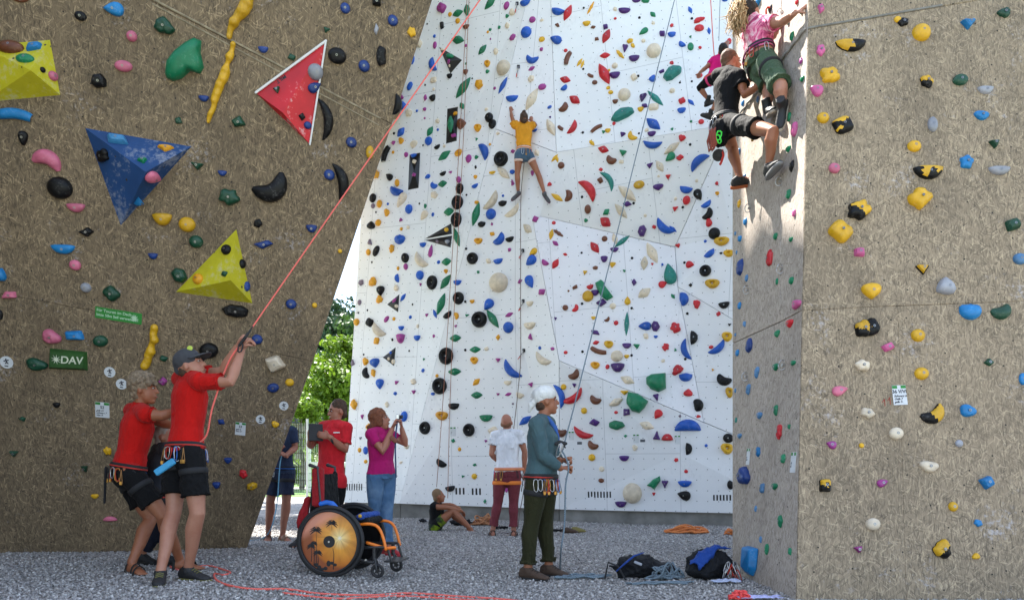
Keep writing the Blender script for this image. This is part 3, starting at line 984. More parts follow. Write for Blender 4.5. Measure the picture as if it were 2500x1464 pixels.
def shape(kind, w, h, rng):
    sm = True
    md = min(w, h)
    jit = md * 0.012
    if kind == 'ball':
        g = dome(circle(w, h, 20), 0.42 * md, rng, [(1, 0), (0.99, .2), (.93, .45), (.8, .68), (.6, .86), (.33, .97)])
    elif kind == 'ell':
        g = dome(circle(w, h, 16, lambda a: 1 + .05 * math.sin(2 * a + w * 99)), 0.42 * md, rng, jit=jit)
    elif kind == 'donut':
        g = dome(circle(w, h, 22), 0.34 * md, rng, [(1, 0), (.99, .35), (.9, .78), (.74, 1), (.56, .95), (.42, .7), (.34, .42), (.2, .38)])
    elif kind == 'leaf':
        g = dome(leaf_outline(w, h), 0.38 * md, rng, [(1, 0), (.97, .22), (.8, .55), (.55, .85), (.28, 1)])
    elif kind == 'eye':
        g = dome(circle(w, h, 16, lambda a: 1 + .07 * math.cos(2 * a + 1) + .09 * math.sin(3 * a)), 0.42 * md, rng, [(1, 0), (.98, .3), (.88, .68), (.7, .95), (.48, 1), (.34, .82), (.26, .4), (.12, .34)], off=(md * .08, md * .05))
    elif kind == 'drop':
        f = lambda a: 1
        o = []
        for i in range(18):
            a = 2 * math.pi * i / 18
            c, s = math.cos(a), math.sin(a)
            o.append((w / 2 * c, h / 2 * s * (1 - 0.42 * c - 0.25 * max(0, c) ** 2)))
        g = dome(o, 0.45 * md, rng, jit=jit, off=(-w * .08, 0))
    elif kind == 'half':
        o = [(-w / 2, h * .32), (-w * .3, h * .42), (0, h * .44), (w * .3, h * .42), (w / 2, h * .32), (w * .44, 0), (w * .3, -h * .3), (w * .12, -h * .46), (-w * .12, -h * .46), (-w * .3, -h * .3), (-w * .44, 0)]
        g = dome(o, 0.5 * md, rng, jit=jit, off=(0, h * .12))
    elif kind == 'ban':
        g = sweep(w, h, 0.42, 0.55)
    elif kind == 'kid':
        g = sweep(w * .95, h * .9, 0.75, 0.48, taper=0.5)
    elif kind == 'arc':
        g = sweep(w, h, 0.2, 0.5, taper=0.12)
    elif kind == 'stick':
        g = sweep(w, h, 0.04, 0.5, bumps=0.18); g = ([(y, x, z) for x, y, z in g[0]], g[1])
    elif kind in ('tri', 'quad', 'chunk', 'rock'):
        k = {'tri': 3, 'quad': 4, 'chunk': 6, 'rock': 7}[kind]
        o = []
        ph = rng.uniform(0, 6.28) if kind != 'tri' else math.pi / 2 + (math.pi if w > h * .8 else 0) + rng.uniform(-.3, .3)
        for i in range(k):
            a = ph + 2 * math.pi * i / k + rng.uniform(-0.22, 0.22)
            rr = rng.uniform(0.85, 1.08)
            p = (w / 2 * math.cos(a) * rr, h / 2 * math.sin(a) * rr)
            o.append(p)
        o2 = []
        for i in range(k):   # blunt corners and a mid point on each side
            a, b = o[i], o[(i + 1) % k]
            for t in ((0.1, 0.5, 0.9) if k <= 4 else (0.12, 0.88)):
                o2.append((a[0] + (b[0] - a[0]) * t + rng.uniform(-1, 1) * md * .02, a[1] + (b[1] - a[1]) * t + rng.uniform(-1, 1) * md * .02))
        g = dome(o2, 0.42 * md, rng, [(1.05, 0), (.98, .4), (.8, .8), (.45, 1.0)], jit=md * .02, off=(rng.uniform(-.1, .1) * w, rng.uniform(-.05, .15) * h))
        sm = False
    elif kind in ('blob', 'bump'):
        p1, p2, k = rng.uniform(0, 6), rng.uniform(0, 6), rng.choice((3, 4, 5))
        g = dome(circle(w, h, 24, lambda a: 1 + (.1 if kind == 'blob' else .13) * math.sin(k * a + p1) + .09 * math.sin(2 * a + p2) + (.0 if kind == 'blob' else .06) * math.sin(7 * a + p2)), 0.42 * md, rng, jit=jit * 1.5)
        V = [(x, y, z * (1 + .22 * noise.noise(Vector((x, y, 0)) * (5 / md)))) for x, y, z in g[0]]
        g = (V, g[1])
    else:
        raise ValueError(kind)
    return g, sm

NOUN = dict(ball='round', ell='oval', donut='ring shaped', leaf='leaf shaped', eye='eye shaped', drop='teardrop', half='half moon', ban='banana shaped', kid='kidney shaped',
            arc='curved bar', stick='stick shaped', tri='three cornered', quad='four cornered', chunk='angular', rock='rocky', blob='lumpy', bump='knobbly', poly='large sloping')
HOLDS = []   # (label data)
WN = dict(left='brown leaning wall', right='grey brown front wall', side='pale column side', white='white wall')

def frame_at(p, n):
    u = Vector((0, 0, 1)).cross(n)
    u = u.normalized() if u.length > 1e-4 else Vector((1, 0, 0))
    return u, n.cross(u).normalized()

BOLT = plain('bolt_steel', (0.3, 0.3, 0.3), 0.35, 0.9)
def add_hold(wall, px, py, w, h, kind, col, rot, seed, stuffbin=None, surf=None):
    p, n = surf if surf else hit(wall, px, py)
    if p is None: return
    rng = random.Random(seed)
    s = p.y / F
    if wall == 'side':
        w2 = max(w, h * 0.62); w, h = w2 * s, h * s
    else:
        w, h = w * s * (1.1 if wall == 'white' else 1.04), h * s * (1.1 if wall == 'white' else 1.04)
    g, sm = shape(kind, w, h, rng)
    u, v = frame_at(p, n)
    a = R(rot)
    e1 = u * math.cos(a) + v * math.sin(a); e2 = -u * math.sin(a) + v * math.cos(a)
    V = [p + e1 * x + e2 * y + n * z for x, y, z in g[0]]
    if stuffbin is not None:
        stuffbin.setdefault(col[0], []).append((V, g[1])); return
    big = max(w, h)
    mats = [hm(col[0])]
    fm = None
    if len(col) > 1:
        mats = [hm(col[0]), hm(col[1])]
        cen = sum(V, Vector()) / len(V)
        dirv = (v * (0.9 if rot == 0 else 0.5) + u * math.sin(seed))
        fm = []
        for f in g[1]:
            c = sum((V[i] for i in f), Vector()) / len(f)
            c2 = [sum(g[0][i][k] for i in f) / len(f) for k in range(3)]
            up_ = (c - cen).dot(dirv) / big
            fm.append(1 if (up_ > -0.12 and c2[2] > h * 0.16 and noise.noise(c * 9) > -0.35) else 0)
    o = obj('climbing_hold', (V, g[1]), mats[0], None, smooth=sm, mats=mats, fmat=fm)
    if big > 0.07:
        zt = max(z for x, y, z in g[0]) * (0.45 if kind in ('donut', 'eye') else 0.96)
        c = p + n * zt
        if kind in ('ball', 'ell', 'donut', 'leaf', 'half', 'drop', 'blob', 'eye', 'quad', 'tri', 'chunk', 'rock', 'bump'):
            c += -v * 0.0
            rb = 0.0085
            V2 = [c + (u * math.cos(k * math.pi / 4) + v * math.sin(k * math.pi / 4)) * rb * q + n * zz for q, zz in ((1.25, -.006), (1.25, .003), (.6, .003), (.55, -.004)) for k in range(8)]
            F2 = [(r_ * 8 + k, r_ * 8 + (k + 1) % 8, r_ * 8 + 8 + (k + 1) % 8, r_ * 8 + 8 + k) for r_ in range(3) for k in range(8)] + [tuple(range(24, 32))]
            obj('bolt', (V2, F2), BOLT, o)
    HOLDS.append(dict(o=o, px=px, py=py, big=max(w, h), s=s, kind=kind, col=col, wall=wall, w=w, h=h, rot=rot))
    return o

def poly_hold(wall, pts, col, hgt, kind='poly', flat=False, peak=(0, 0)):
    P = [hit(wall, x, y) for x, y in pts]
    n = P[0][1]
    cen = sum((a for a, b in P), Vector()) / len(P)
    u, v = frame_at(cen, n)
    o2 = [((a - cen).dot(u), (a - cen).dot(v)) for a, b in P]
    # refine the outline
    o3 = []
    for i in range(len(o2)):
        a, b = o2[i], o2[(i + 1) % len(o2)]
        o3 += [a, ((a[0] + b[0]) / 2, (a[1] + b[1]) / 2)]
    g = dome(o3, hgt, random.Random(3), [(1.0, 0), (.97, .35), (.86, .7), (.62, .93), (.3, 1)], off=peak)
    V = [cen + u * x + v * y + n * z for x, y, z in g[0]]
    o = obj('climbing_hold', (V, g[1]), hm(col), None, smooth=not flat)
    ex = [p[0] for p in pts]; ey = [p[1] for p in pts]
    w = (max(ex) - min(ex)); h = max(ey) - min(ey); s = cen.y / F
    HOLDS.append(dict(o=o, px=sum(ex) / len(ex), py=sum(ey) / len(ey), big=max(w, h) * s, s=s, kind=kind, col=col, wall=wall, w=w * s, h=h * s, rot=0))
    c = cen + n * hgt
    return o

def volume(wall, base, apex, hgt, mat, name, label, trim=None):
    """wooden pyramid volume: each face a part"""
    B = [hit(wall, x, y)[0] for x, y in base]
    n = hit(wall, *base[-1])[1]
    ap, _ = hit(wall, *apex)
    # keep the apex on the view ray of its pixel
    d = (W(apex[0], apex[1], 1) - Vector((0, 0, H))).normalized()
    t = ((ap + n * hgt) - Vector((0, 0, H))).dot(n) / d.dot(n)
    A = Vector((0, 0, H)) + d * t
    cen = sum(B, Vector()) / len(B)
    t_ = thing(name, label, 'climbing volume', tuple(cen))
    faces = []
    for i in range(len(B)):
        P = [B[i], B[(i + 1) % len(B)], A]
        nn = newell(P)
        if nn.dot(n) < 0: P = P[::-1]; nn = -nn
        nn = newell(P)
        V = P + [p - nn * 0.012 + (cen - p).normalized() * .004 for p in P]
        obj('volume_face', (V, [(0, 1, 2), (5, 4, 3), (0, 3, 4, 1), (1, 4, 5, 2), (2, 5, 3, 0)]), mat, t_)
        faces.append((P, nn))
        WALLTRIS.setdefault(wall + '_vol', []).append((P, nn))
    if trim:
        for i, r in trim:
            a, b = B[i], B[(i + 1) % len(B)]
            obj('white_edge', limb([a + n * .012, b + n * .012], r, 6), WHITE, t_)
    return t_

def on_volume(wall, px, py):
    k = wall + '_vol'
    TREES_.pop(k, None)
    return hit(k, px, py)

YV = volume_mat('volume_yellow', (0.58, 0.52, 0.01))
BV = volume_mat('volume_blue', (0.009, 0.062, 0.21))
KV = plain('volume_black', (0.006, 0.006, 0.007), 0.45, var=0.4, bscale=30, nscale=7)
m_, nt_, N_, L__, bs_ = newmat('volume_red')
_c = coord(nt_)
_ck = math_(nt_, 'MULTIPLY', noise_(nt_, _c, 3.5, 2), noise_(nt_, _c, 22, 5, 0.7))
_col = mix(nt_, ramp(nt_, noise_(nt_, _c, 3, 4), (0.35, 0.0), (0.65, 1.0)), (0.36, 0.006, 0.014), (0.6, 0.008, 0.02))
_col = mix(nt_, ramp(nt_, _ck, (0.34, 0.0), (0.44, 0.7)), _col, (0.75, 0.6, 0.6))
L__.new(_col, bs_.inputs['Base Color']); bs_.inputs['Roughness'].default_value = 0.5
RV = m_
volume('left', [(-48, 112), (122, 98), (147, 232), (-40, 250)], (75, 172), 0.20, YV, 'climbing_volume', 'yellow four sided pyramid volume high on the brown leaning wall')
volume('left', [(208, 313), (467, 358), (295, 550)], (356, 420), 0.26, BV, 'climbing_volume', 'large blue pyramid volume hanging point down on the brown wall')
volume('left', [(577, 560), (430, 712), (616, 740)], (563, 684), 0.2, YV, 'climbing_volume', 'yellow three sided pyramid volume above the rope hands')
volume('left', [(796, 101), (625, 227), (757, 353)], (690, 275), 0.10, RV, 'climbing_volume', 'red triangular volume with white painted edges and chalk marks', trim=[(0, .011), (2, .009)])
volume('white', [(1072, 115), (1128, 147), (1100, 180)], (1097, 149), 0.10, KV, 'climbing_volume', 'small black triangle volume topmost on the white wall')
volume('white', [(1092, 266), (1118, 261), (1115, 344), (1089, 351)], (1104, 306), 0.07, KV, 'climbing_volume', 'black upright rectangle volume carrying a green leaf hold')
volume('white', [(1000, 378), (1026, 373), (1022, 459), (996, 464)], (1011, 418), 0.07, KV, 'climbing_volume', 'black upright rectangle volume with white and magenta holds')
volume('white', [(1037, 583), (1102, 545), (1103, 571)], (1082, 567), 0.06, KV, 'climbing_volume', 'upper half of the black arrow volume beside the twin ropes')
volume('white', [(1037, 586), (1104, 575), (1100, 604)], (1082, 589), 0.06, KV, 'climbing_volume', 'lower half of the black arrow volume beside the twin ropes')
volume('white', [(975, 718), (945, 743), (972, 762)], (964, 741), 0.06, KV, 'climbing_volume', 'black arrowhead volume pointing left under a blue leaf hold')
volume('white', [(966, 847), (934, 872), (962, 893)], (954, 871), 0.06, KV, 'climbing_volume', 'lowest black arrowhead volume with two white holds')

DATA_WHITE = """
1079 21 22 22 blob m;1099 36 10 10 ball o;1118 33 27 17 leaf g 5;1140 25 28 16 leaf g 95;1197 8 36 18 leaf g 40;1118 52 12 12 ball o;1080 63 14 20 quad k;1043 59 4 4 ball k
1138 67 17 10 half n;1061 89 7 7 ell b;1118 98 35 19 leaf g -20;1024 107 14 20 blob w;1062 111 9 17 ell m;1138 112 7 7 ball m;1178 122 27 15 leaf g 42;1190 156 14 16 eye o
1191 175 10 8 drop g;1006 146 14 22 ell b;1058 158 34 15 ban b 20;1098 187 14 11 half k;1059 196 18 12 blob w;1038 208 4 5 ball k;1001 211 20 12 ell b 65;1059 218 7 6 ell w
982 238 10 14 tri m;1039 240 9 17 quad m;1057 241 16 14 half k 20;984 258 18 18 drop b 90;1037 267 8 8 blob m;1018 271 6 6 ball b;999 276 16 18 blob w;1037 289 5 5 ball m
1069 296 10 11 blob w;1138 156 8 7 tri g;1137 177 12 12 half n;1153 192 4 4 ball k;1131 215 54 22 leaf g 48;1170 207 20 19 blob o;1128 259 19 12 leaf g 120;1188 267 9 7 ell w
1128 303 22 22 drop n;1195 288 20 22 ell k;1203 304 18 22 ell k;1167 313 18 18 eye o;1050 321 24 16 leaf g 55;979 323 25 18 leaf b 45
1237 15 17 13 ell m 60;1251 31 15 14 blob w;1239 40 9 8 drop g;1282 6 26 14 ban b 80;1300 49 15 14 ball m;1323 50 9 6 ell w;1219 68 9 9 quad g;1197 73 8 8 quad g;1191 79 6 6 ball o
1239 63 12 12 blob w;1252 92 18 13 rock m 40;1198 96 5 7 tri m;1285 80 25 25 ball b;1323 97 15 11 ell y;1211 126 11 16 ell w;1322 121 11 10 quad m;1299 144 30 15 kid b 70;1230 167 34 34 ball w
1298 168 17 10 leaf m 20;1297 193 15 14 blob w;1228 209 40 14 leaf b 58;1208 216 7 7 ball m;1324 213 18 14 ell m;1250 239 29 14 ban b 85;1298 243 53 23 leaf w 60;1342 262 10 7 ell b 20
1343 287 7 7 tri p;1345 311 46 19 leaf w -65;1362 27 30 15 ban b 70;1386 32 39 18 leaf r 65;1361 62 14 9 quad n -40;1357 98 28 17 drop b 155;1442 20 32 6 stick o 62;1425 20 5 5 ball k
1432 59 18 11 half y;1448 67 13 8 quad n;1478 67 14 15 quad p;1480 89 35 18 leaf r 65;1457 96 12 9 quad n;1381 124 9 8 ball r;1386 143 30 11 arc n -20;1477 136 24 14 leaf r
1415 153 22 8 leaf y 55;1422 157 20 7 leaf y 70;1424 169 5 5 ball k;1442 185 14 7 arc n 60;1475 181 56 23 leaf r -65;1452 202 12 10 ell n;1487 172 6 6 ball y;1380 195 26 16 leaf r -20
1378 216 17 11 half b 35;1485 215 9 8 ell y;1491 226 11 9 ell y;1403 244 30 19 leaf r -38;1375 262 22 16 kid n 140;1369 313 14 8 arc n 50;1397 311 34 13 ban r 150;1456 314 28 9 arc n -60
1554 3 20 9 half p;1576 3 19 12 chunk g;1502 23 9 9 blob w;1524 28 27 13 half p -8;1594 36 18 11 leaf g -50;1502 46 7 6 ball r;1561 44 6 6 ball k;1595 57 8 8 ball w;1571 78 23 12 drop g 215
1617 83 16 17 quad p;1640 63 8 8 blob r;1640 86 18 12 half b;1685 25 20 9 leaf b -70;1689 46 6 6 ball k;1706 50 23 12 bump r 15;1707 70 20 16 ell r;1731 76 19 8 leaf b -85;1686 91 8 8 tri g
1686 115 14 18 ell g;1709 117 7 7 blob r;1664 110 18 11 half b -40;1538 101 13 11 blob y;1545 112 12 8 ell y -50;1514 133 28 8 stick y -52;1525 119 18 22 tri p;1571 100 9 9 ball w;1596 125 32 32 ball w
1548 144 24 14 half p;1501 161 13 13 ball w;1501 185 24 15 half p;1548 189 15 15 blob w;1558 186 6 6 ball k;1616 175 18 9 quad p 20;1641 179 48 32 rock t 30;1640 154 9 8 blob r
1594 194 16 15 half b 30;1660 202 5 5 ball k;1689 199 5 5 ball k;1524 232 28 28 ball w;1570 239 22 22 tri p;1574 259 17 11 quad p;1564 268 14 11 half y;1596 262 22 17 blob w;1600 240 56 14 leaf t -50
1641 222 13 12 ball w;1665 247 14 15 bump r;1687 250 22 9 leaf b -50;1502 249 13 10 half n;1521 279 54 28 rock t 20;1499 302 8 8 ball r;1664 271 19 13 half b;1595 303 44 22 leaf b -45
1687 297 8 7 quad g;1641 316 9 8 tri g;1712 298 12 12 ell r;1770 1 15 8 half b;1780 102 10 17 ell r;1708 185 13 12 ball r;1579 318 10 8 blob w
962 326 6 6 ball k;980 344 13 14 bump o;961 349 11 10 quad m;942 376 35 14 arc k -25;960 372 7 7 ball o;927 378 4 4 ball k;1011 352 20 14 blob w 30;1047 345 17 20 ell b;1033 355 4 5 ball k
1069 317 6 6 ball b;992 378 10 12 ell m;1068 360 16 9 half k 20;1085 357 7 7 ball w;1085 380 35 18 leaf g 28;1120 374 19 15 eye o 30;1164 340 8 9 tri g;1145 388 15 18 ell m;1164 384 10 8 drop g
1162 408 7 9 quad k;1180 370 42 18 ban b 205;919 426 17 17 bump o;951 432 20 14 drop k 140;970 447 12 16 ell o;968 465 37 17 ban b 65;1044 432 14 9 drop b 200;1082 425 17 9 half k 15
1100 421 14 8 tri m;1120 439 12 15 ell m;1161 432 9 9 eye o;1160 455 17 9 half b 15;1060 452 18 13 kid b 60;1081 449 25 16 leaf g;1061 476 18 15 blob w;1123 461 19 24 donut k;1118 495 28 31 donut k
1115 537 26 33 donut k;1139 476 5 5 ball k;981 489 36 18 drop w 235;911 484 16 21 ell k;911 503 10 12 ell E;927 498 14 17 ell o;947 498 6 6 ball b;918 518 4 5 ball k;945 519 13 17 bump o
999 511 17 22 ell b;1024 497 4 5 ball k;1039 503 7 10 drop g;1036 526 24 15 drop w 230;1057 524 7 9 ell b;1096 517 27 19 leaf g;907 550 17 20 drop k 80;924 544 15 15 ball o;980 537 10 13 tri m
980 559 8 8 ball o;997 555 8 9 blob w;977 581 22 24 kid b 80;904 592 14 18 tri E;900 616 12 14 ell o;919 613 24 15 ell k 62;957 607 13 17 bump o;990 630 19 22 ell k;1015 623 4 5 ball k
1033 598 17 11 half b;1052 613 28 10 drop m 80;1115 579 48 15 leaf g -70;1162 523 54 19 leaf g 73;1164 494 11 8 ell o;1168 588 20 14 eye o;1138 607 6 6 ball k;1154 631 26 26 donut k;1176 546 18 13 ban k 90
1224 389 33 33 donut k;1252 370 12 10 quad m;1196 353 6 6 ball o;1202 422 16 7 half y;1229 422 44 17 leaf w -45;1251 420 12 10 ell b;1252 446 10 19 tri m;1216 326 8 7 blob w;1199 490 48 17 ban w 140
1228 478 6 6 ball b;1227 495 20 13 ban k 90;1199 523 24 24 ball b;1251 515 40 14 ban w 125;1201 547 7 10 tri m;1290 559 34 18 leaf w -45;1307 535 18 15 quad m;1202 571 11 9 bump o;1218 583 28 19 kid b 135
1245 585 21 12 half k 10;1244 610 10 10 quad m;1302 616 22 13 drop y 215;1346 572 26 11 leaf y 80;1363 569 28 8 stick n -38;1356 594 18 10 leaf m -40;1352 544 9 8 ball r;1380 621 11 7 leaf r -20
1420 617 5 5 ball k;1452 604 32 18 leaf r -55;1476 583 13 13 ball n;1478 542 29 22 leaf r -40;1431 538 9 8 drop g;1480 518 22 14 quad g 30;1435 511 15 19 ell n;1421 481 6 6 ball k;1466 440 16 16 quad n
1435 464 56 19 ban r 215;1386 478 24 16 kid n 170;1360 482 33 12 leaf y -35;1342 450 9 9 blob r;1370 404 15 15 ball n;1354 386 22 8 leaf y 45;1360 388 18 7 leaf y -75;1473 365 26 16 leaf r -20
1467 414 9 7 bump r;1493 389 22 17 kid n 60;1445 349 18 8 stick y -50;1423 324 6 6 ball k;1473 323 11 10 tri g;1484 320 13 10 half y;1484 441 50 12 ban t 210;1300 423 8 13 half m;1311 373 18 12 leaf w -60
1305 319 13 7 half b;1521 328 16 15 tri p;1544 332 25 13 kid y 40;1560 326 5 5 ball k;1591 328 19 12 half p;1593 351 42 14 ban b 80;1665 337 14 15 bump r;1685 353 6 6 ball k;1640 362 42 17 leaf w 32
1521 371 19 19 tri g;1517 395 12 8 blob w;1636 384 24 16 drop g 215;1660 385 15 12 blob r;1587 404 20 15 tri p;1611 406 29 16 leaf w -60;1707 396 48 18 ban b -52;1631 430 15 16 tri r;1608 430 6 6 ball w
1701 441 7 7 ball w;1560 451 25 17 ell y;1607 457 14 22 drop p -85;1675 461 28 15 ban b 75;1705 476 27 17 drop k -65;1750 448 8 8 blob r;1751 472 9 9 eye o;1531 472 52 22 leaf w -42;1531 498 21 14 quad p
1547 496 6 6 ball k;1649 485 7 7 blob w;1676 489 17 19 ell r;1648 509 17 14 tri r;1667 506 6 6 ball k;1724 498 24 12 ban b 115;1727 522 26 17 kid k 140;1516 515 42 17 leaf w -50;1575 526 7 7 ball w
1731 544 15 17 blob r;1744 570 26 26 ball k;1623 553 48 17 ban b 50;1643 559 22 8 leaf b -42;1567 564 22 26 chunk p;1597 554 9 8 blob r;1722 589 7 7 ball b;1762 589 33 21 eye y;1519 589 44 12 leaf t 38
1501 583 27 13 leaf w -75;1500 610 19 11 half p;1655 599 14 14 tri r;1592 617 54 22 leaf w -65;1732 618 26 14 ban b 125;1760 618 8 6 quad k;1779 618 22 17 eye y
908 640 4 5 ball k;972 655 7 9 ball o;991 651 11 15 ell m;1029 635 46 17 ban w 45;1071 640 8 8 ell b;1090 639 26 18 leaf g;1089 662 10 10 eye o;971 679 19 11 ban b 10;1026 672 18 22 ell b;911 688 18 21 bump o
882 690 12 14 blob E;1027 694 8 9 tri m;1056 690 26 32 donut k;1088 688 40 19 leaf g 48;1117 690 20 12 half b;930 710 22 19 drop k -90;968 703 13 13 blob w;1120 728 26 28 donut k;927 731 15 18 bump o
984 726 22 10 leaf b 50;1077 742 51 20 leaf g 68;1062 766 23 9 leaf b -65;1092 768 23 13 ban k 120;1113 771 15 11 kid o 200;1141 769 13 8 tri g;1136 736 6 6 ball k;1153 736 12 9 half o;878 738 9 13 ell E
875 763 7 6 tri k;897 757 4 5 ball k;871 786 15 16 ball o;861 793 6 18 ell k;903 787 18 21 blob k;944 779 16 10 ell m 45;962 778 8 8 ball o;1007 743 4 5 ball k;1002 774 7 8 ell b;1042 768 10 11 tri m
925 805 44 17 ban w 50;980 801 14 11 half b;1020 796 7 8 blob w;1113 796 11 9 tri m;979 826 21 23 half m;1019 825 17 13 half b;1059 820 8 8 quad m;958 829 7 7 quad k;920 832 13 17 bump o;1112 825 29 17 leaf g
1136 854 6 6 ball k;1090 869 34 38 donut k;1160 853 28 15 leaf g;999 856 4 5 ball k;888 865 4 5 ball k;862 885 12 20 tri E;893 882 14 17 bump o;916 886 21 23 drop b -80;1035 876 7 8 tri g;895 910 24 16 kid k 20
912 910 12 16 bump o;1033 904 8 9 ell b;1110 907 33 17 leaf g;1067 917 8 8 ball o;928 937 23 18 drop b -90;969 933 13 13 tri m;1010 931 13 13 blob w;1158 879 18 17 eye o;1074 942 34 37 donut k;853 937 8 8 ball o
848 912 6 14 ell E
1193 637 16 12 leaf w -35;1216 636 22 12 ban b 95;1168 664 8 9 quad g;1218 690 44 44 ball w;1297 637 28 20 drop b 215;1270 687 15 10 quad m 30;1294 688 31 19 drop b -65;1330 642 19 12 half m -35;1356 644 26 15 leaf r 60
1428 665 13 13 tri y;1453 654 13 10 chunk n;1475 633 16 15 half p;1323 713 19 18 quad m;1193 744 28 20 drop b 230;1171 780 36 36 donut k;1203 778 52 18 leaf g -55;1243 768 21 10 leaf m 20;1294 741 18 12 half w
1241 799 24 25 ball b;1294 795 30 17 half w;1216 823 12 14 quad o;1296 823 14 19 tri m;1318 849 8 8 ball b;1349 851 9 8 blob m;1188 851 10 9 blob w;1216 878 15 14 tri m;1250 902 54 17 ban b 45;1326 875 48 16 ban w 58
1404 701 15 11 quad n 30;1388 710 5 5 ball n;1441 701 16 11 half r 15;1435 723 25 25 ball y;1453 715 18 14 half p;1467 739 26 19 quad p 15;1421 741 6 6 ball k;1380 751 13 13 ball n;1404 752 17 11 kid r 150
1449 776 11 8 half y;1482 779 13 8 kid n 130;1356 777 9 9 tri p;1454 811 26 13 quad p -20;1455 836 16 10 leaf r 15;1461 856 36 11 arc n 70;1381 860 9 8 ball r;1422 858 6 6 ball k;1453 891 20 17 eye o
1401 913 26 17 kid n 125;1402 939 13 14 tri p;1240 934 18 11 half w;1296 938 15 15 tri m
1494 645 19 17 tri y;1543 630 6 6 ball k;1524 661 9 9 tri g;1573 642 33 17 leaf w 85;1593 644 8 9 tri r;1617 646 7 8 quad b;1548 690 12 18 quad p;1635 669 50 26 drop t 100;1618 694 19 15 drop r 25;1671 641 6 6 ball k
1685 646 19 15 drop r -10;1722 661 26 26 donut k;1739 692 31 22 eye y;1686 696 9 9 quad k;1573 715 34 22 leaf w 38;1532 734 19 13 drop y 90;1496 747 14 14 ball w;1542 752 6 6 ball k;1643 723 14 8 leaf g -55
1667 730 30 20 ban b 190;1701 742 16 18 bump r;1768 745 25 16 half k 5;1754 766 10 9 blob r;1781 792 10 9 tri k;1530 790 56 11 leaf t 88;1504 788 10 11 ell r;1574 796 28 18 drop b 180;1600 796 20 27 chunk p
1649 800 21 24 bump r;1678 765 6 6 ball k;1694 824 32 18 half k 90;1775 821 22 23 eye y;1751 848 44 15 ban b 130;1736 847 10 8 ell r;1675 853 49 14 ban b 15;1673 876 6 6 ball k;1530 844 20 13 half p
1554 845 21 15 tri g;1486 840 20 18 eye y;1625 847 15 16 bump r;1649 854 8 10 tri g;1506 869 27 26 ball w;1530 870 12 9 half y;1542 867 6 6 ball k;1508 897 31 22 half p;1483 895 9 11 ell r;1577 820 12 13 blob w
1601 822 9 7 half b;1619 880 8 8 blob w;1654 903 28 18 bump r 35;1674 918 28 19 ban b 90;1740 902 8 8 tri o;1768 925 31 22 kid k 65;1532 927 34 19 leaf w -25
965 960 9 8 ball b;1010 955 12 14 tri m;865 987 17 20 bump o;945 987 10 12 blob w;885 1016 11 13 tri m;881 1069 10 9 tri e;878 1098 9 11 ball o;893 1099 12 17 ell b;893 1126 9 9 ball o;902 1043 16 16 bump o
987 1016 16 24 ell b;979 1128 9 7 leaf w 30;848 992 8 8 tri E;836 1014 10 14 ell E;941 1043 9 7 half p;993 1090 14 10 half w;1057 961 10 7 ell b;1108 989 26 15 ban k 90;1079 1014 29 21 eye o
1038 1044 26 29 donut k;1145 1049 27 29 donut k;1106 1075 11 10 quad g;1122 1096 8 9 ball o;1078 1129 26 15 ban k 60;1099 1190 23 13 ban k 100;1131 1162 11 9 tri g;1163 932 22 13 leaf o 40;1164 964 28 16 leaf g
1216 961 10 9 tri m;1241 962 17 8 leaf m 15;1269 965 19 14 half w -20;1252 985 5 5 ball E;1187 1020 31 17 half g;1204 1050 25 15 blob w 20;1186 1076 9 8 tri m;1282 1026 34 16 leaf b 35;1366 966 54 14 ban b 195
1376 944 13 13 ball y;1398 968 56 17 ban r 120;1454 974 25 17 kid n 65;1426 1002 14 14 ball y;1450 1031 28 17 quad p -10;1368 1053 28 18 kid n 80;1423 1056 48 15 ban r 65;1448 1085 24 16 kid n 62
1445 1116 16 16 ball y;1469 1144 12 12 ball w;1468 1172 13 10 ell n;1361 1170 10 9 blob m;1159 1134 10 8 quad g;1158 1162 13 13 ball y;1184 1223 9 11 quad g;1237 1194 10 12 blob m
1523 957 24 15 tri y;1504 981 35 17 leaf w 25;1602 969 18 21 tri p;1680 958 17 19 drop r 85;1701 989 24 24 kid k 190;1781 957 17 25 eye y;1606 1011 23 17 drop r 235;1660 1015 6 6 ball E;1705 1016 9 7 bump r
1504 1006 9 7 ball r;1530 1006 20 22 quad p;1506 1037 36 22 chunk g;1579 1038 34 19 leaf w -20;1679 1043 56 26 ban b 270;1778 1069 24 20 ell k;1527 1064 9 8 quad g;1603 1065 21 29 tri p;1629 1067 26 17 half r 180
1550 1092 12 12 blob w;1679 1095 26 15 ban k 180;1724 1087 7 7 ball b;1775 1094 26 26 eye y;1524 1118 23 14 half p;1651 1122 10 8 blob r;1675 1150 9 8 ball r;1624 1179 20 23 tri p;1672 1180 31 16 half b
1670 1208 30 20 drop k 165;1596 1204 10 10 tri r;1544 1203 43 46 ball w;1516 1230 27 15 half p;1783 1183 14 20 ell k
"""
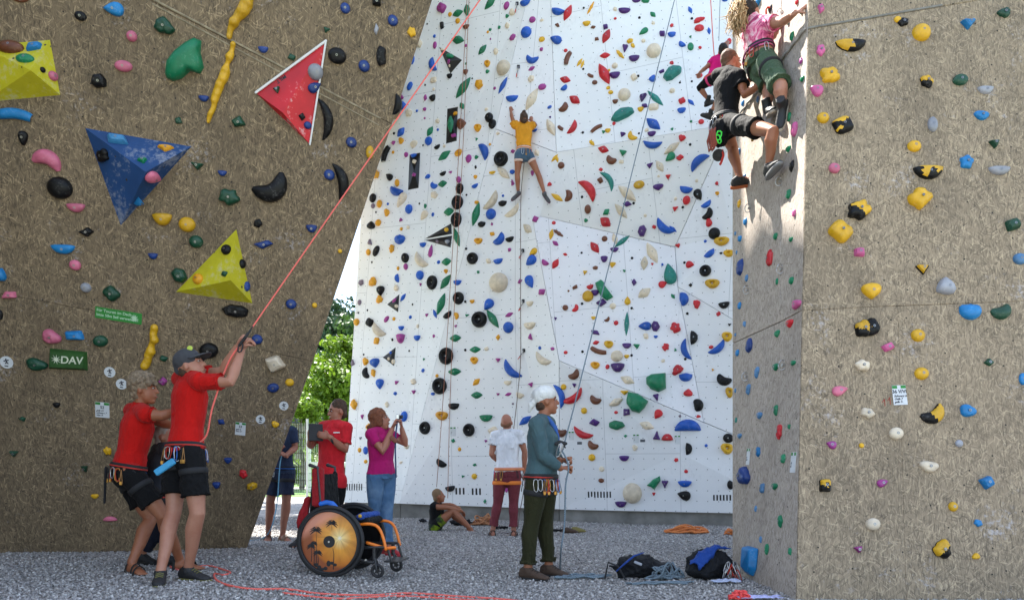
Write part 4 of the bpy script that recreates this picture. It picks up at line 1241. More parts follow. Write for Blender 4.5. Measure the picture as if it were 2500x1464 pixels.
DATA_SIDE = """
1806 498 14 22 quad y;1821 541 14 17 ell B;1796 570 8 10 ell S;1808 582 16 15 blob B;1799 616 7 11 ell S;1810 652 22 42 rock N;1824 679 13 17 ell B;1895 577 17 16 ell g;1932 585 12 17 drop g -90;1882 630 24 38 bump r
1927 474 18 23 ell g;1940 520 14 18 ell F;1898 687 11 16 ell g;1934 685 18 18 ell g;1949 742 17 38 half F 90;1807 746 14 17 ell B;1819 791 13 20 quad B;1930 790 20 30 drop r -90;1796 817 7 9 ell S;1832 843 24 37 blob N
1899 815 17 23 drop g -80;1802 861 15 16 ell B;1896 896 18 29 drop g -90;1939 885 11 21 half g 90;1850 908 14 28 blob B;1796 953 7 12 ell S;1829 950 18 24 blob B;1896 1000 16 27 blob g;1856 1014 17 25 drop B -90
1928 1040 12 17 quad g;1905 1053 20 34 bump r;1798 1025 9 13 ell t;1807 1064 12 20 drop B -90;1853 1102 17 25 blob B;1914 1119 19 23 ell g;1821 1162 50 44 bump N;1863 1191 19 24 blob B;1893 1187 16 27 drop g -90
1846 1241 10 14 blob S;1907 1272 20 33 quad g;1858 1316 10 16 bump S;1874 1339 13 25 blob g;1930 1345 14 22 quad g;1853 5 24 20 blob B;1947 5 13 13 ell r;1958 25 14 19 ell g;1925 55 14 16 quad g;1899 71 11 18 ell g
1935 89 15 20 blob g;1957 149 12 13 blob m;1960 194 13 18 drop g -90;1928 286 15 22 ell g;1942 316 14 38 ell F;1926 365 15 22 drop g -90;1935 406 16 26 bump k;1815 252 12 15 ell B;1851 243 10 16 ell B
1806 370 12 16 ell B;1819 432 12 14 ell C
"""
DATA_RIGHT = """
2003 22 18 27 quad F;2003 124 20 26 blob F;2204 56 24 20 blob k;2191 49 17 16 ball y;2076 114 72 30 half ky 0;2248 82 42 42 ball y;2363 60 38 36 tri C;2450 33 31 22 bump G;2024 186 46 35 bump y;1992 222 31 26 drop F 150
2261 201 29 29 blob ky;2343 197 36 27 ell G;2405 222 38 20 half e;2009 289 28 27 ball y;2056 308 51 38 blob ky;2276 305 22 40 ell e;2395 283 32 23 blob C;2231 358 32 28 ball y;2425 352 31 31 tri G;2036 412 25 26 ell P
2358 397 27 35 bump C;2265 423 70 34 half ky;2439 418 52 22 half e;2095 515 48 48 bump ky;2243 486 48 50 bump y;2050 567 52 50 blob y;2097 616 28 32 quad F;2470 551 38 38 quad G;2488 633 32 26 ell S;2251 656 38 31 tri ky
2126 712 38 43 drop y -90;2308 703 40 45 half e 60;2367 755 43 43 kid C 90;2442 758 44 34 kid G 110;2127 800 36 40 blob k;2106 803 38 42 blob ky;2240 819 32 31 ball y;2167 848 31 28 quad F;2105 892 31 27 blob w
2249 912 33 30 ball y;2413 885 27 20 quad G;2050 953 38 22 drop P 15;2496 925 18 28 ell C;2117 1008 30 25 blob w;2276 1009 58 34 kid ky 120;2361 1003 38 28 blob C;2187 1058 35 28 ell w;2029 1085 24 18 drop m 160
2103 1087 12 12 ball y;2341 1082 18 18 ball e;2267 1138 41 27 blob w;2013 1184 38 38 quad ky;2154 1178 27 17 drop m 20;2407 1177 38 38 quad C;2326 1236 22 23 ball y;2387 1276 19 16 blob C;2130 1279 36 28 ell w
2095 1340 25 22 tri m;2298 1340 42 40 bump ky;2382 1357 17 15 blob y
"""
DATA_LEFT = """
278 23 45 28 drop C 180;197 40 28 20 ell k;401 65 44 34 bump G;322 89 24 24 ball P;302 162 38 26 ell P;243 199 38 32 chunk k;498 241 24 15 half N;643 122 24 15 half N;436 295 20 20 quad G;583 299 36 30 quad G
36 281 74 24 arc C 268;57 336 22 30 blob k;115 394 60 38 kid P 250;147 459 56 50 ball k;481 403 33 27 tri G;543 423 21 14 half N;560 481 42 38 bump G;661 456 82 46 kid k 120;186 507 42 22 half P;212 566 38 22 quad k 5
155 608 54 24 half C;184 647 27 23 ell P;397 535 44 31 half y;457 548 38 34 ball y;479 590 32 29 ball G;374 625 22 16 half N;630 545 18 20 blob k;645 597 50 23 quad N 12;438 673 38 34 chunk G;2 672 30 30 half C 40
210 702 24 23 ball e;273 716 36 33 blob G;24 720 40 22 quad P 10;577 759 62 33 rock k;0 768 14 24 ell k;126 822 40 33 blob P;186 819 52 32 quad C;246 832 32 28 ell G;90 889 44 30 blob G;401 874 22 17 quad G;510 855 44 36 ell k
628 828 26 22 ell N;672 887 52 46 quad w 20;397 930 22 24 quad m;667 946 28 22 ell N;843 21 22 24 ell N;920 5 30 28 quad k;959 51 23 25 ell N;796 72 20 16 tri G;918 72 13 25 quad e;712 140 20 16 quad G;823 137 44 34 ell k
932 138 38 22 arc k 0;889 162 27 25 ell N;1005 79 18 22 blob y;793 292 90 22 ban k 185;858 348 26 23 ell N;903 372 18 30 ell y;804 427 26 23 ell N;830 443 80 25 ban k 190;761 558 26 20 half N;830 613 10 10 ball y
711 742 26 22 ell N;768 745 12 12 ball y;707 933 20 18 ball y;139 988 17 14 half k;55 1022 18 14 quad G;35 1105 24 22 tri G;207 1142 20 22 tri G;263 1100 16 20 bump y;232 1210 16 12 blob y;269 1265 32 12 half P 180
540 1029 20 17 quad N;557 1123 18 16 half N;529 1183 18 18 half N;594 1156 18 20 blob r;615 1186 27 22 chunk y;672 1035 17 15 blob y;968 256 46 18 ban k 170;50 0 40 12 half n
"""
DATA_VOL = """left 27 118 58 34 ell n 0;left 84 117 42 26 quad C 20;left 62 145 40 24 ell g 0;left 104 171 13 13 ball k 0;left 129 186 23 22 ball P 0
left 285 343 54 32 quad B -10;left 405 364 46 22 tri o 0;left 253 380 34 28 bump k 0;left 348 393 26 20 tri g 0;left 373 431 50 28 drop P 20;left 338 489 28 30 tri C 0
left 770 176 36 36 ball e 0;left 677 220 21 20 tri G 0;left 768 213 34 20 drop N 40;left 737 285 16 18 quad k 0;left 751 306 18 17 ball N 0
left 553 610 25 25 ball k 0;left 591 644 18 22 ball k 0;left 549 668 18 16 quad G 0;left 484 681 26 26 ball o 0;left 602 699 16 24 ell N 0
white 1098 138 18 12 ell g -15;white 1096 151 14 8 blob m 0;white 1080 122 9 6 ell w 0;white 1098 161 7 6 ball w 0;white 1101 304 40 20 leaf g 95;white 1112 278 10 9 blob o 0;white 1108 331 12 9 blob m 0
white 1010 381 16 9 half b 0;white 1012 395 11 9 blob w 0;white 1011 426 12 10 quad m 0;white 1090 561 10 10 ball y 0;white 1068 589 8 7 blob E 0;white 1092 590 10 9 blob e 0
white 963 733 14 9 leaf m 50;white 968 747 9 8 ball w 0;white 954 861 8 8 quad b 0;white 949 875 9 7 leaf w 40;white 960 882 8 11 ell w 0"""

def parse(t):
    for rec in t.replace('\n', ';').split(';'):
        f = rec.split()
        if f:
            yield float(f[0]), float(f[1]), float(f[2]), float(f[3]), f[4], f[5], float(f[6]) if len(f) > 6 else 0.0

recs = []
for wall, data in (('white', DATA_WHITE), ('side', DATA_SIDE), ('right', DATA_RIGHT), ('left', DATA_LEFT)):
    for q, r in enumerate(parse(data)):
        c = r[5]
        if wall == 'side' and c == 'B': c = 'SC'[q % 2]
        recs.append((wall, *r[:5], c, r[6], None))
for rec in DATA_VOL.replace('\n', ';').split(';'):
    f = rec.split()
    x, y = float(f[1]), float(f[2])
    s_ = on_volume(f[0], x, y)
    if s_[0] is None: s_ = hit(f[0], x, y)
    recs.append((f[0], x, y, float(f[3]), float(f[4]), f[5], f[6], float(f[7]), s_))
recs.sort(key=lambda r: -(r[3] * r[4]))
SMALL = {}
N_SINGLE = 300      # the holds that show largest stand alone, the rest are joined
for sd, (wall, x, y, w, h, k, c, r, sf) in enumerate(recs):
    add_hold(wall, x, y, w, h, k, c, r, sd + 1, stuffbin=SMALL if sd >= N_SINGLE else None, surf=sf)
V, Fc, fm, mats = [], [], [], []
for c, parts in SMALL.items():
    mi = len(mats); mats.append(hm(c))
    for v, f in parts:
        b = len(V); V += v; Fc += [tuple(i + b for i in q) for q in f]; fm += [mi] * len(f)
tag(obj('small_footholds', (V, Fc), None, None, smooth=True, mats=mats, fmat=fm), 'small screw-on footholds in many colours scattered over all the walls', 'footholds', kind='stuff')
poly_hold('left', [(404, 182), (408, 150), (428, 124), (456, 103), (475, 93), (492, 100), (490, 130), (498, 165), (489, 181), (465, 174), (445, 192), (424, 199), (408, 192)], 'g', 0.11)
poly_hold('white', [(1453, 691), (1467, 683), (1475, 690), (1477, 698), (1497, 725), (1482, 734), (1466, 722), (1457, 704)], 'g', 0.10)
poly_hold('white', [(1577, 922), (1590, 914), (1625, 911), (1626, 948), (1608, 957), (1590, 950), (1578, 937)], 'g', 0.16)
poly_hold('white', [(1529, 975), (1534, 956), (1558, 960), (1583, 979), (1574, 995), (1561, 1008), (1543, 1003), (1530, 985)], 'g', 0.16)
poly_hold('white', [(1579, 1184), (1595, 1169), (1611, 1161), (1613, 1172), (1598, 1194), (1590, 1188)], 'g', 0.09, flat=True)
# big blue block at the foot of the column
p, n = hit('side', 1838, 1368)
u, v = frame_at(p, n)
prof = [(-.11, .12), (.11, .12), (.11, -.06), (.06, -.13), (-.05, -.13), (-.11, -.08)]
V = [p + u * a + v * b for a, b in prof] + [p + u * a * .8 + v * (b * .85) + n * (.08 if b > -.1 else .04) for a, b in prof]
o = obj('climbing_hold', (V, [tuple(range(5, -1, -1)), tuple(range(6, 12))] + [(i, (i + 1) % 6, (i + 1) % 6 + 6, i + 6) for i in range(6)]), hm('C'))
md = o.modifiers.new('b', 'BEVEL'); md.width = 0.018; md.segments = 3
HOLDS.append(dict(o=o, px=1833, py=1368, big=.36, s=1, kind='block', col='C', wall='side', w=.3, h=.36, rot=0))
NOUN['block'] = 'box shaped'; NOUN['chain'] = 'long snaking'

# long knobbly yellow holds on the leaning wall
def slug(pts, name_lbl, hgt=0.8):
    P = []; rads = []
    for x, y, r in pts:
        p, n = hit('left', x, y)
        r *= .8 * (1 + .18 * math.sin(x * 1.3 + y)); P.append(p + n * r * p.y / F * 0.25); rads.append(r * p.y / F)
    parts = [limb(P, rads, 10)] + [ell(p + n * r * .25, Vector((r * 1.02, 0, 0)), Vector((0, r, 0)), Vector((0, 0, r * .95)), 8, 6) for p, r in zip(P, rads)]
    g = remesh(parts, 0.011, 2, blobn(0.008, 14))
    o = obj('climbing_hold', g, hm('y'), smooth=True)
    xs_ = [a[0] for a in pts]; ys_ = [a[1] for a in pts]
    HOLDS.append(dict(o=o, px=sum(xs_) / len(xs_), py=sum(ys_) / len(ys_), big=(max(ys_) - min(ys_)) * P[0].y / F, s=P[0].y / F, kind='chain', col='y', wall='left', w=.1, h=.5, rot=0, lab=name_lbl))
slug([(612, -10, 10), (604, 8, 16), (595, 26, 17), (580, 44, 13), (572, 55, 15), (563, 72, 9), (559, 90, 9)], 'upper of two long yellow snaking holds, running off the top of the brown wall')
slug([(569, 110, 8), (566, 125, 8), (561, 140, 11), (556, 155, 9), (551, 172, 12), (545, 192, 13), (537, 208, 11), (530, 228, 14), (524, 246, 12), (521, 262, 8), (514, 278, 10), (509, 298, 8)], 'longest yellow snaking hold, winding down the brown wall left of the red volume')
slug([(378, 800, 12), (374, 815, 10), (377, 829, 14), (371, 841, 11), (370, 857, 15), (363, 868, 11), (361, 879, 13), (354, 892, 11)], 'knobbly yellow hold like stacked beads above the curly grey hair')

# --- chalk bag hangers, carabiners and bolts on the walls
STEEL = plain('steel', (0.55, 0.55, 0.56), 0.3, 0.95, var=0.1)
ALU = plain('anodised_red', (0.6, 0.06, 0.04), 0.35, 0.6)
def ring_at(wall, x, y, r=0.03, lbl=None):
    p, n = hit(wall, x, y)
    u, v = frame_at(p, n)
    t = thing('wall_hanger', lbl, 'bolt hanger', tuple(p), 'steel rings on the column side')
    c = p + n * 0.02 - v * 0.0
    obj('ring', tube([c + n * 0.03 * math.cos(a) + v * 0.04 * math.sin(a) + u * 0.006 * math.sin(2 * a) for a in [k * math.pi / 7 for k in range(14)]], 0.0045, 6, closed=True), STEEL, t, smooth=True)
    obj('bolt', tube([p, p + n * 0.02], 0.012, 8), STEEL, t)
for x, y, l in ((1831, 509, 'steel ring hanger under the small yellow hold of the column side'), (1910, 657, 'steel ring hanger right of the red knobbly hold of the column side'), (1827, 708, 'steel ring hanger below the lower of two pale blue holds under the navy one'),
                (1915, 891, 'steel ring hanger between two green holds low on the column side'), (1824, 919, 'steel ring hanger next to a pale blue hold below the navy lumpy hold'), (1910, 32, 'steel ring hanger beside the outstretched arm high on the column'), (1907, 443, 'steel ring hanger at the toe of the black shoe')):
    ring_at('side', x, y, lbl=l)
def quickdraw(x0, y0, x1, y1, lbl):
    p, n = hit('white', x0, y0)
    q, _ = hit('white', x1, y1)
    q = q + n * 0.07
    t = thing('quickdraw', lbl, 'quickdraw', tuple(p), 'quickdraws hanging on the white wall')
    obj('hanger', box(p + n * 0.01, 0.05, 0.02, 0.06, bev=.004), VENT, t)
    m1 = p.lerp(q, 0.42); m2 = p.lerp(q, 0.72)
    obj('sling', tube([p.lerp(q, .3), p.lerp(q, .75) + n * .01], 0.009, 6), plain('sling_grey', (0.3, 0.3, 0.32), .8), t)
    for a, b, mt in ((p + n * .02, p.lerp(q, .38), STEEL), (p.lerp(q, .68), q, ALU)):
        d = (b - a); s = perp(d)[0] * 0.022
        obj('carabiner', tube([a, a + s * .8 + d * .15, a + s + d * .6, b + s * .5, b - s * .5, a - s + d * .6, a - s * .8 + d * .15], 0.006, 6, closed=True), mt, t, smooth=True)
for a in ((1263, 10, 1262, 36, 'topmost quickdraw, next to the red hooked end above the blue ball hold'), (1266, 164, 1264, 193, 'quickdraw hanging between the big cream ball and the blue banana hold'),
          (1277, 612, 1272, 632, 'quickdraw clipped to the dark rope above the big cream ball'), (1278, 735, 1272, 760, 'quickdraw on the dark rope beside the cream half moon hold'), (1280, 855, 1271, 876, 'lowest quickdraw on the dark rope above the long blue banana hold')):
    quickdraw(*a)

# ---------------------------------------------------------------- people
SK_L = skin_('skin_light', (0.42, 0.2, 0.13))
SK_T = skin_('skin_tanned', (0.33, 0.13, 0.065))
SK_R = skin_('skin_ruddy', (0.38, 0.16, 0.1))
NAVYB = plain('eye_dark', (0.02, 0.015, 0.012), 0.2)
EYEW = plain('eye_white', (0.38, 0.34, 0.32), 0.3)
LIP = plain('lips', (0.34, 0.1, 0.08), 0.5)

def v3(t, Y0):
    return W(t[0], t[1], Y0 + (t[2] if len(t) > 2 else 0.0))

def bend(a, b, up, amt):
    return a.lerp(b, .5) + up * amt

def hand_parts(wr, d, nrm, k=1.0, curl=0.6, side=1):
    """palm, four fingers and a thumb; d towards the fingertips, nrm out of the palm"""
    d = d.normalized(); nrm = (nrm - d * nrm.dot(d)).normalized(); s = d.cross(nrm) * side
    p = [limb([wr - d * .02 * k, wr + d * .02 * k, wr + d * .055 * k, wr + d * .085 * k], [.026 * k, .032 * k, .039 * k, .038 * k], 10, asp=0.42, ref=s)]
    for i, (o, L) in enumerate(((-.03, .068), (-.0105, .078), (.0105, .074), (.03, .058))):
        b = wr + d * (.082 - abs(o) * .2) * k + s * o * k
        a, q, pts = 0.0, d, [b - d * .02 * k, b]
        for j, f in enumerate((.45, .32, .23)):
            a += curl * (0.75 if j == 0 else 1.0)
            pts.append(pts[-1] + (d * math.cos(a) + nrm * math.sin(a)) * L * f * k)
        p.append(limb(pts, [.0095 * k, .0095 * k, .009 * k, .0082 * k, .007 * k], 8))
    b = wr + d * .022 * k - s * .027 * k
    t1 = b + (d * .7 - s * .75 + nrm * .35).normalized() * .036 * k
    t2 = t1 + (d * .9 - s * .15 + nrm * (.4 + curl * .6)).normalized() * .028 * k
    t3 = t2 + (d * .7 + s * .3 + nrm * (.3 + curl)).normalized() * .022 * k
    p.append(limb([b, t1, t2, t3], [.013 * k, .0115 * k, .010 * k, .0085 * k], 8))
    return p

def foot_parts(an, toe, up, k=1.0):
    d = (toe - an); d = (d - up * d.dot(up)).normalized()
    base = an - up * .055 * k
    s = d.cross(up)
    sec = []
    for t, w_, h_, z in ((-.055, .022, .02, -.01), (-.045, .03, .032, 0), (0, .034, .045, .005), (.06, .038, .038, 0), (.11, .044, .026, -.012), (.15, .043, .018, -.018), (.175, .033, .012, -.022), (.185, .018, .007, -.024)):
        sec.append((base + d * t * k + up * z * k, s * w_ * k, up * h_ * k))
    p = [loft(sec, 12)]
    for i, (o, L) in enumerate(((-.028, .2), (-.011, .198), (.005, .192), (.02, .184), (.033, .174))):
        q = base + d * .15 * k + s * o * k - up * .022 * k
        p.append(limb([q, base + d * L * k + s * o * k - up * .028 * k], [.0115 * k, .0085 * k], 7))
    return p

def shoe(root, an, toe, up, k, mat, solemat, low=True, name='shoe', rest=0.0):
    d = (toe - an); d = (d - up * d.dot(up)).normalized(); s = d.cross(up)
    base = an - up * .055 * k
    sec = []
    for t, w_, h_, z in ((-.085, .02, .02, .0), (-.078, .034, .042, .008), (-.04, .041, .058, .018), (.0, .042, .06, .02), (.05, .043, .047, .008), (.1, .05, .036, -.004), (.15, .051, .028, -.012), (.19, .04, .022, -.017), (.205, .02, .012, -.02)):
        sec.append((base + d * t * k + up * z * k, s * w_ * k, up * h_ * k))
    parts = [loft(sec, 14)]
    parts.append(limb([an - up * .03 * k, an + up * (.01 if low else .07) * k], [.05 * k, .047 * k], 12, flat=True))
    o = obj(name, remesh(parts, .009, 2, wavy(.0018, 60, 3)), mat, root, smooth=True)
    sec = []
    for zz, g in ((-.052, .96), (-.05, 1.03), (-.026, 1.05), (-.022, .98)):
        ring = []
        for i in range(24):
            a = 2 * math.pi * i / 24
            x = math.cos(a); y = math.sin(a)
            xx = .06 + x * .148
            ww_ = (.037 + .014 * max(0, x) * (1 if x < .7 else 1 - (x - .7) * 1.2)) * (abs(y) ** .75) * (1 if y > 0 else -1)
            ring.append(base + d * xx * g * k + s * ww_ * g * k + up * zz * k)
        sec.append(ring)
    V = [p for r_ in sec for p in r_]
    Fc = [(j * 24 + i, j * 24 + (i + 1) % 24, (j + 1) * 24 + (i + 1) % 24, (j + 1) * 24 + i) for j in range(3) for i in range(24)] + [tuple(range(23, -1, -1)), tuple(range(72, 96))]
    obj('sole', (V, Fc), solemat, o, smooth=True)
    if low:
        for i in range(4):
            c = base + d * (.035 + i * .022) * k + up * (.058 - i * .009) * k
            obj('lace', tube([c - s * .026 * k - up * .008, c + up * .002, c + s * .026 * k - up * .008], .0035, 5), solemat, o)
    return o

def band(c, U, Vv, h, th, axis, n=28):
    """belt round an ellipse"""
    sec = []
    rows = [(1.0, -h / 2), (1.0 + th, -h / 2 * .8), (1.0 + th, h / 2 * .8), (1.0, h / 2)]
    V, Fc = [], []
    for g, z in rows:
        for i in range(n):
            a = 2 * math.pi * i / n
            V.append(c + U * math.cos(a) * g + Vv * math.sin(a) * g + axis * z)
    for j in range(3):
        for i in range(n):
            Fc.append((j * n + i, j * n + (i + 1) % n, (j + 1) * n + (i + 1) % n, (j + 1) * n + i))
    return V, Fc

def biner(root, a, d, side, mat, L=.09, w=.024, r=.0036, name='carabiner'):
    d = d.normalized(); s = (side - d * side.dot(d)).normalized()
    P = [a, a + s * w * .8 + d * L * .08, a + s * w + d * L * .4, a + s * w * .75 + d * L * .85, a + d * L, a - s * w * .55 + d * L * .92, a - s * w * .75 + d * L * .5, a - s * w * .6 + d * L * .1]
    return obj(name, tube(P, r, 6, closed=True), mat, root, smooth=True)

def tree_of(o):
    org = ORG[o.name]
    V = [v.co + org for v in o.data.vertices]
    return BVHTree.FromPolygons(V, [tuple(p.vertices) for p in o.data.polygons])

def wrap(trees, c, U, Vv, h, th, axis, n=36, reach=1.45):
    """strap laid on whatever it goes round: the outermost surface met from outside"""
    rad = []
    for i in range(n):
        a = 2 * math.pi * i / n
        d = U * math.cos(a) + Vv * math.sin(a)
        o = c + d * reach; best = None
        for t in trees:
            p, _, _, ds = t.ray_cast(o, -d.normalized(), d.length * reach)
            if p is not None:
                r = (p - c).length
                best = r if best is None else max(best, r)
        rad.append(best if best is not None else d.length)
    rad = [(rad[i - 1] + rad[i] * 2 + rad[(i + 1) % n]) / 4 for i in range(n)]
    rad = [max(rad[i], (rad[i - 1] + rad[(i + 1) % n]) / 2) for i in range(n)]
    V, Fc = [], []
    for g, z in ((-.004, -h / 2), (th * .8, -h / 2 * .85), (th, 0), (th * .8, h / 2 * .85), (-.004, h / 2)):
        for i in range(n):
            a = 2 * math.pi * i / n
            d = (U * math.cos(a) + Vv * math.sin(a)).normalized()
            V.append(c + d * (rad[i] + g) + axis * z)
    for j in range(4):
        for i in range(n):
            Fc.append((j * n + i, j * n + (i + 1) % n, (j + 1) * n + (i + 1) % n, (j + 1) * n + i))
    return (V, Fc), rad

class Person:
    def __init__(s, label, J, Y0, face, skin, k=1.0, female=False, up=None, vox=0.0085, fat=1.0, head_up=0.0, hands=(.5, .5), palm=(None, None), feet=True, handdir=(None, None), headk=1.0, eyes=True, footup=None):
        s.k = k; s.J = {n: (v if isinstance(v, Vector) else v3(v, Y0)) for n, v in J.items()}
        j = s.J
        s.face = Vector(face).normalized()
        low = min(p.z for p in j.values())
        s.root = thing('person', label, 'person', (j['pa'].x, j['pa'].y, max(0, low - .05)))
        s.hc = (j['pa'] + j['pb']) / 2; s.sc = (j['sa'] + j['sb']) / 2
        s.hw = (j['pb'] - j['pa']); s.sw = (j['sb'] - j['sa'])
        s.fat = fat
        up_ = (j['head'] - s.sc).normalized()
        s.skin = skin
        r = s.torso(0.0, 1.0, .0) + s.arm_parts() + s.leg_parts()
        nk = j['head'] - Vector((0, 0, .05)) * k - s.face * .01
        r.append(limb([s.sc - (j['head'] - s.sc) * .1, s.sc.lerp(j['head'], .35), j['head'] - up_ * .04 * k], [.075 * k, .054 * k, .05 * k], 12))
        # head
        f = s.face; u = Vector(up) if up else Vector((0, 0, 1))
        u = (u - f * u.dot(f)).normalized(); rt = f.cross(u)
        s.hu, s.hr = u, rt
        c = j['head']; q = k * headk; s.q = q
        r += [ell(c + u * .022 * q - f * .012 * q, rt * .075 * q, f * .096 * q, u * .102 * q), ell(c + f * .03 * q - u * .04 * q, rt * .058 * q, f * .062 * q, u * .08 * q),
              ell(c + f * .055 * q - u * .098 * q, rt * .032 * q, f * .03 * q, u * .025 * q), limb([c + f * .088 * q + u * .012 * q, c + f * .108 * q - u * .03 * q], [.008 * q, .014 * q], 8),
              ell(c + f * .08 * q + u * .024 * q, rt * .05 * q, f * .014 * q, u * .012 * q), ell(c + f * .085 * q - u * .066 * q, rt * .024 * q, f * .013 * q, u * .014 * q)]
        for sg in (-1, 1):
            r.append(ell(c + rt * sg * .077 * q - u * .01 * q - f * .005 * q, rt * .011 * q, f * .02 * q, u * .032 * q, 8, 6))
        for w_, h_, e_, cu, pm, hd in (('wa', 'ha', 'ea', hands[0], palm[0], handdir[0]), ('wb', 'hb', 'eb', hands[1], palm[1], handdir[1])):
            if cu is None: continue
            d = Vector(hd) if hd else (j[h_] - j[w_])
            n_ = Vector(pm) if pm else s.face * .7 + Vector((0, 0, -.4))
            r += hand_parts(j[w_], d, n_, k, cu, 1 if w_ == 'wa' else -1)
        if feet:
            for a_, t_ in (('aa', 'ta'), ('ab', 'tb')):
                fu = Vector((0, 0, 1)) if footup is None else footup
                r += foot_parts(j[a_], j[t_], fu, k)
        s.body = obj('body', remesh(r, vox, 3), skin, s.root, smooth=True)
        s.btree = tree_of(s.body); s.trees = [s.btree]
        if eyes:
            for sg in (-1, 1):
                o = obj('eye', ell(c + f * .084 * q + rt * sg * .03 * q + u * .004 * q, rt * .012 * q, f * .011 * q, u * .006 * q, 8, 6), EYEW, s.root, smooth=True)
                obj('iris', ell(c + f * .092 * q + rt * sg * .03 * q + u * .004 * q, rt * .007 * q, f * .005 * q, u * .0065 * q, 8, 6), NAVYB, o, smooth=True)
                o = obj('eyebrow', limb([c + f * .092 * q + rt * sg * .014 * q + u * .026 * q, c + f * .084 * q + rt * sg * .046 * q + u * .027 * q], .0045 * q, 6), NAVYB, s.root)
            obj('lips', ell(c + f * .096 * q - u * .066 * q, rt * .022 * q, f * .005 * q, u * .006 * q, 10, 6), LIP, s.root, smooth=True)

    def cross(s, t, infl, wide=1.0):
        """torso section at t (0 hips .. 1 shoulders)"""
        c = s.hc.lerp(s.sc, t)
        W_ = s.hw.normalized().lerp(s.sw.normalized(), t).normalized()
        ax = (s.sc - s.hc).normalized()
        W_ = (W_ - ax * W_.dot(ax)).normalized()
        D = ax.cross(W_)
        if D.dot(s.face) < 0: D = -D
        tab = ((0, .165, .118, 0), (.12, .16, .115, 0), (.35, .14, .1, .004), (.55, .152, .108, .008), (.78, .168, .116, .008), (.92, .165, .09, 0), (1, .12, .06, -.005))
        for (t0, w0, d0, o0), (t1, w1, d1, o1) in zip(tab, tab[1:]):
            if t <= t1 + 1e-6:
                f = (t - t0) / (t1 - t0); w_, d_, o_ = w0 + (w1 - w0) * f, d0 + (d1 - d0) * f, o0 + (o1 - o0) * f
                break
        k = s.k * s.fat
        return c + D * o_ * k, W_ * (w_ * k + infl) * wide, D * (d_ * k + infl)

    def torso(s, t0, t1, infl, lo=0):
        ts = [t for t in (0, .12, .25, .35, .45, .55, .68, .78, .86, .92, 1) if t0 <= t <= t1]
        if t0 not in ts: ts = [t0] + ts
        secs = [s.cross(max(0, t), infl) for t in ts]
        if t0 < 0:
            c, U, Vv = secs[0]; ax = (s.sc - s.hc)
            secs[0] = (c + ax * t0, U, Vv)
        parts = [loft(secs, 20)]
        j = s.J; k = s.k
        if t1 >= 1:
            r_ = .058 * k * s.fat + infl * .8
            parts.append(limb([j['sa'], s.sc.lerp(j['sa'], .3) + (s.sc - s.hc).normalized() * .015, s.sc.lerp(j['sb'], .3) + (s.sc - s.hc).normalized() * .015, j['sb']], [r_, r_ * 1.05, r_ * 1.05, r_], 12))
        if t0 <= 0 and infl == 0:
            parts.append(ell(s.hc - (s.sc - s.hc).normalized() * .03, s.hw.normalized() * .165 * k, s.face * .115 * k, Vector((0, 0, .1 * k))))
        return parts

    def arm_parts(s):
        j, k = s.J, s.k * s.fat
        out = []
        for a, b, c in (('sa', 'ea', 'wa'), ('sb', 'eb', 'wb')):
            m1 = j[a].lerp(j[b], .45); m2 = j[b].lerp(j[c], .3)
            out.append(limb([j[a], m1, j[b], m2, j[b].lerp(j[c], .7), j[c]], [.052 * k, .05 * k, .04 * k, .043 * k, .033 * k, .027 * k], 12))
        return out

    def leg_parts(s):
        j, k = s.J, s.k * s.fat
        out = []
        for a, b, c in (('pa', 'ka', 'aa'), ('pb', 'kb', 'ab')):
            back = -s.face
            m2 = j[b].lerp(j[c], .28) + back * .012
            out.append(limb([j[a], j[a].lerp(j[b], .4), j[a].lerp(j[b], .85), j[b], m2, j[b].lerp(j[c], .6), j[b].lerp(j[c], .9), j[c]], [.09 * k, .085 * k, .062 * k, .057 * k, .06 * k, .047 * k, .036 * k, .037 * k], 14))
        return out

    def over(s, geo, gap=.009, deep=.075):
        """lift cloth off the skin wherever the skin would show through"""
        A, Fc = geo
        for _ in range(2):
            for i in range(len(A)):
                p = Vector(A[i])
                q, n, _i, ds = s.btree.find_nearest(p, deep)
                if q is None: continue
                sd = (p - q).dot(n)
                if sd < gap and sd > -deep:
                    A[i] = q + n * gap
        return A, Fc

    def shirt(s, mat, hem=-.08, sleeve=.6, loose=.016, name='shirt', amp=.009, wr=.0):
        j, k = s.J, s.k
        r = s.torso(hem, 1.0, loose)
        for a, b, c in (('sa', 'ea', 'wa'), ('sb', 'eb', 'wb')):
            if sleeve <= 0: continue
            if sleeve <= 1:
                e = j[a].lerp(j[b], sleeve)
                r.append(limb([j[a] - (e - j[a]) * .1, j[a].lerp(e, .5), e], [.06 * k + loose, .058 * k + loose, .056 * k + loose * 1.3], 12, flat=True))
            else:
                w_ = j[b].lerp(j[c], .95)
                r.append(limb([j[a], j[a].lerp(j[b], .5), j[b], j[b].lerp(w_, .5), w_], [.06 * k + loose, .055 * k + loose, .047 * k + loose, .042 * k + loose, .033 * k + loose * .6], 12, flat=True))
        o = obj(name, s.over(remesh(r, .011, 2, wavy(amp, 13, len(s.root.name))), .012), mat, s.root, smooth=True)
        s.trees.append(tree_of(o))
        return o

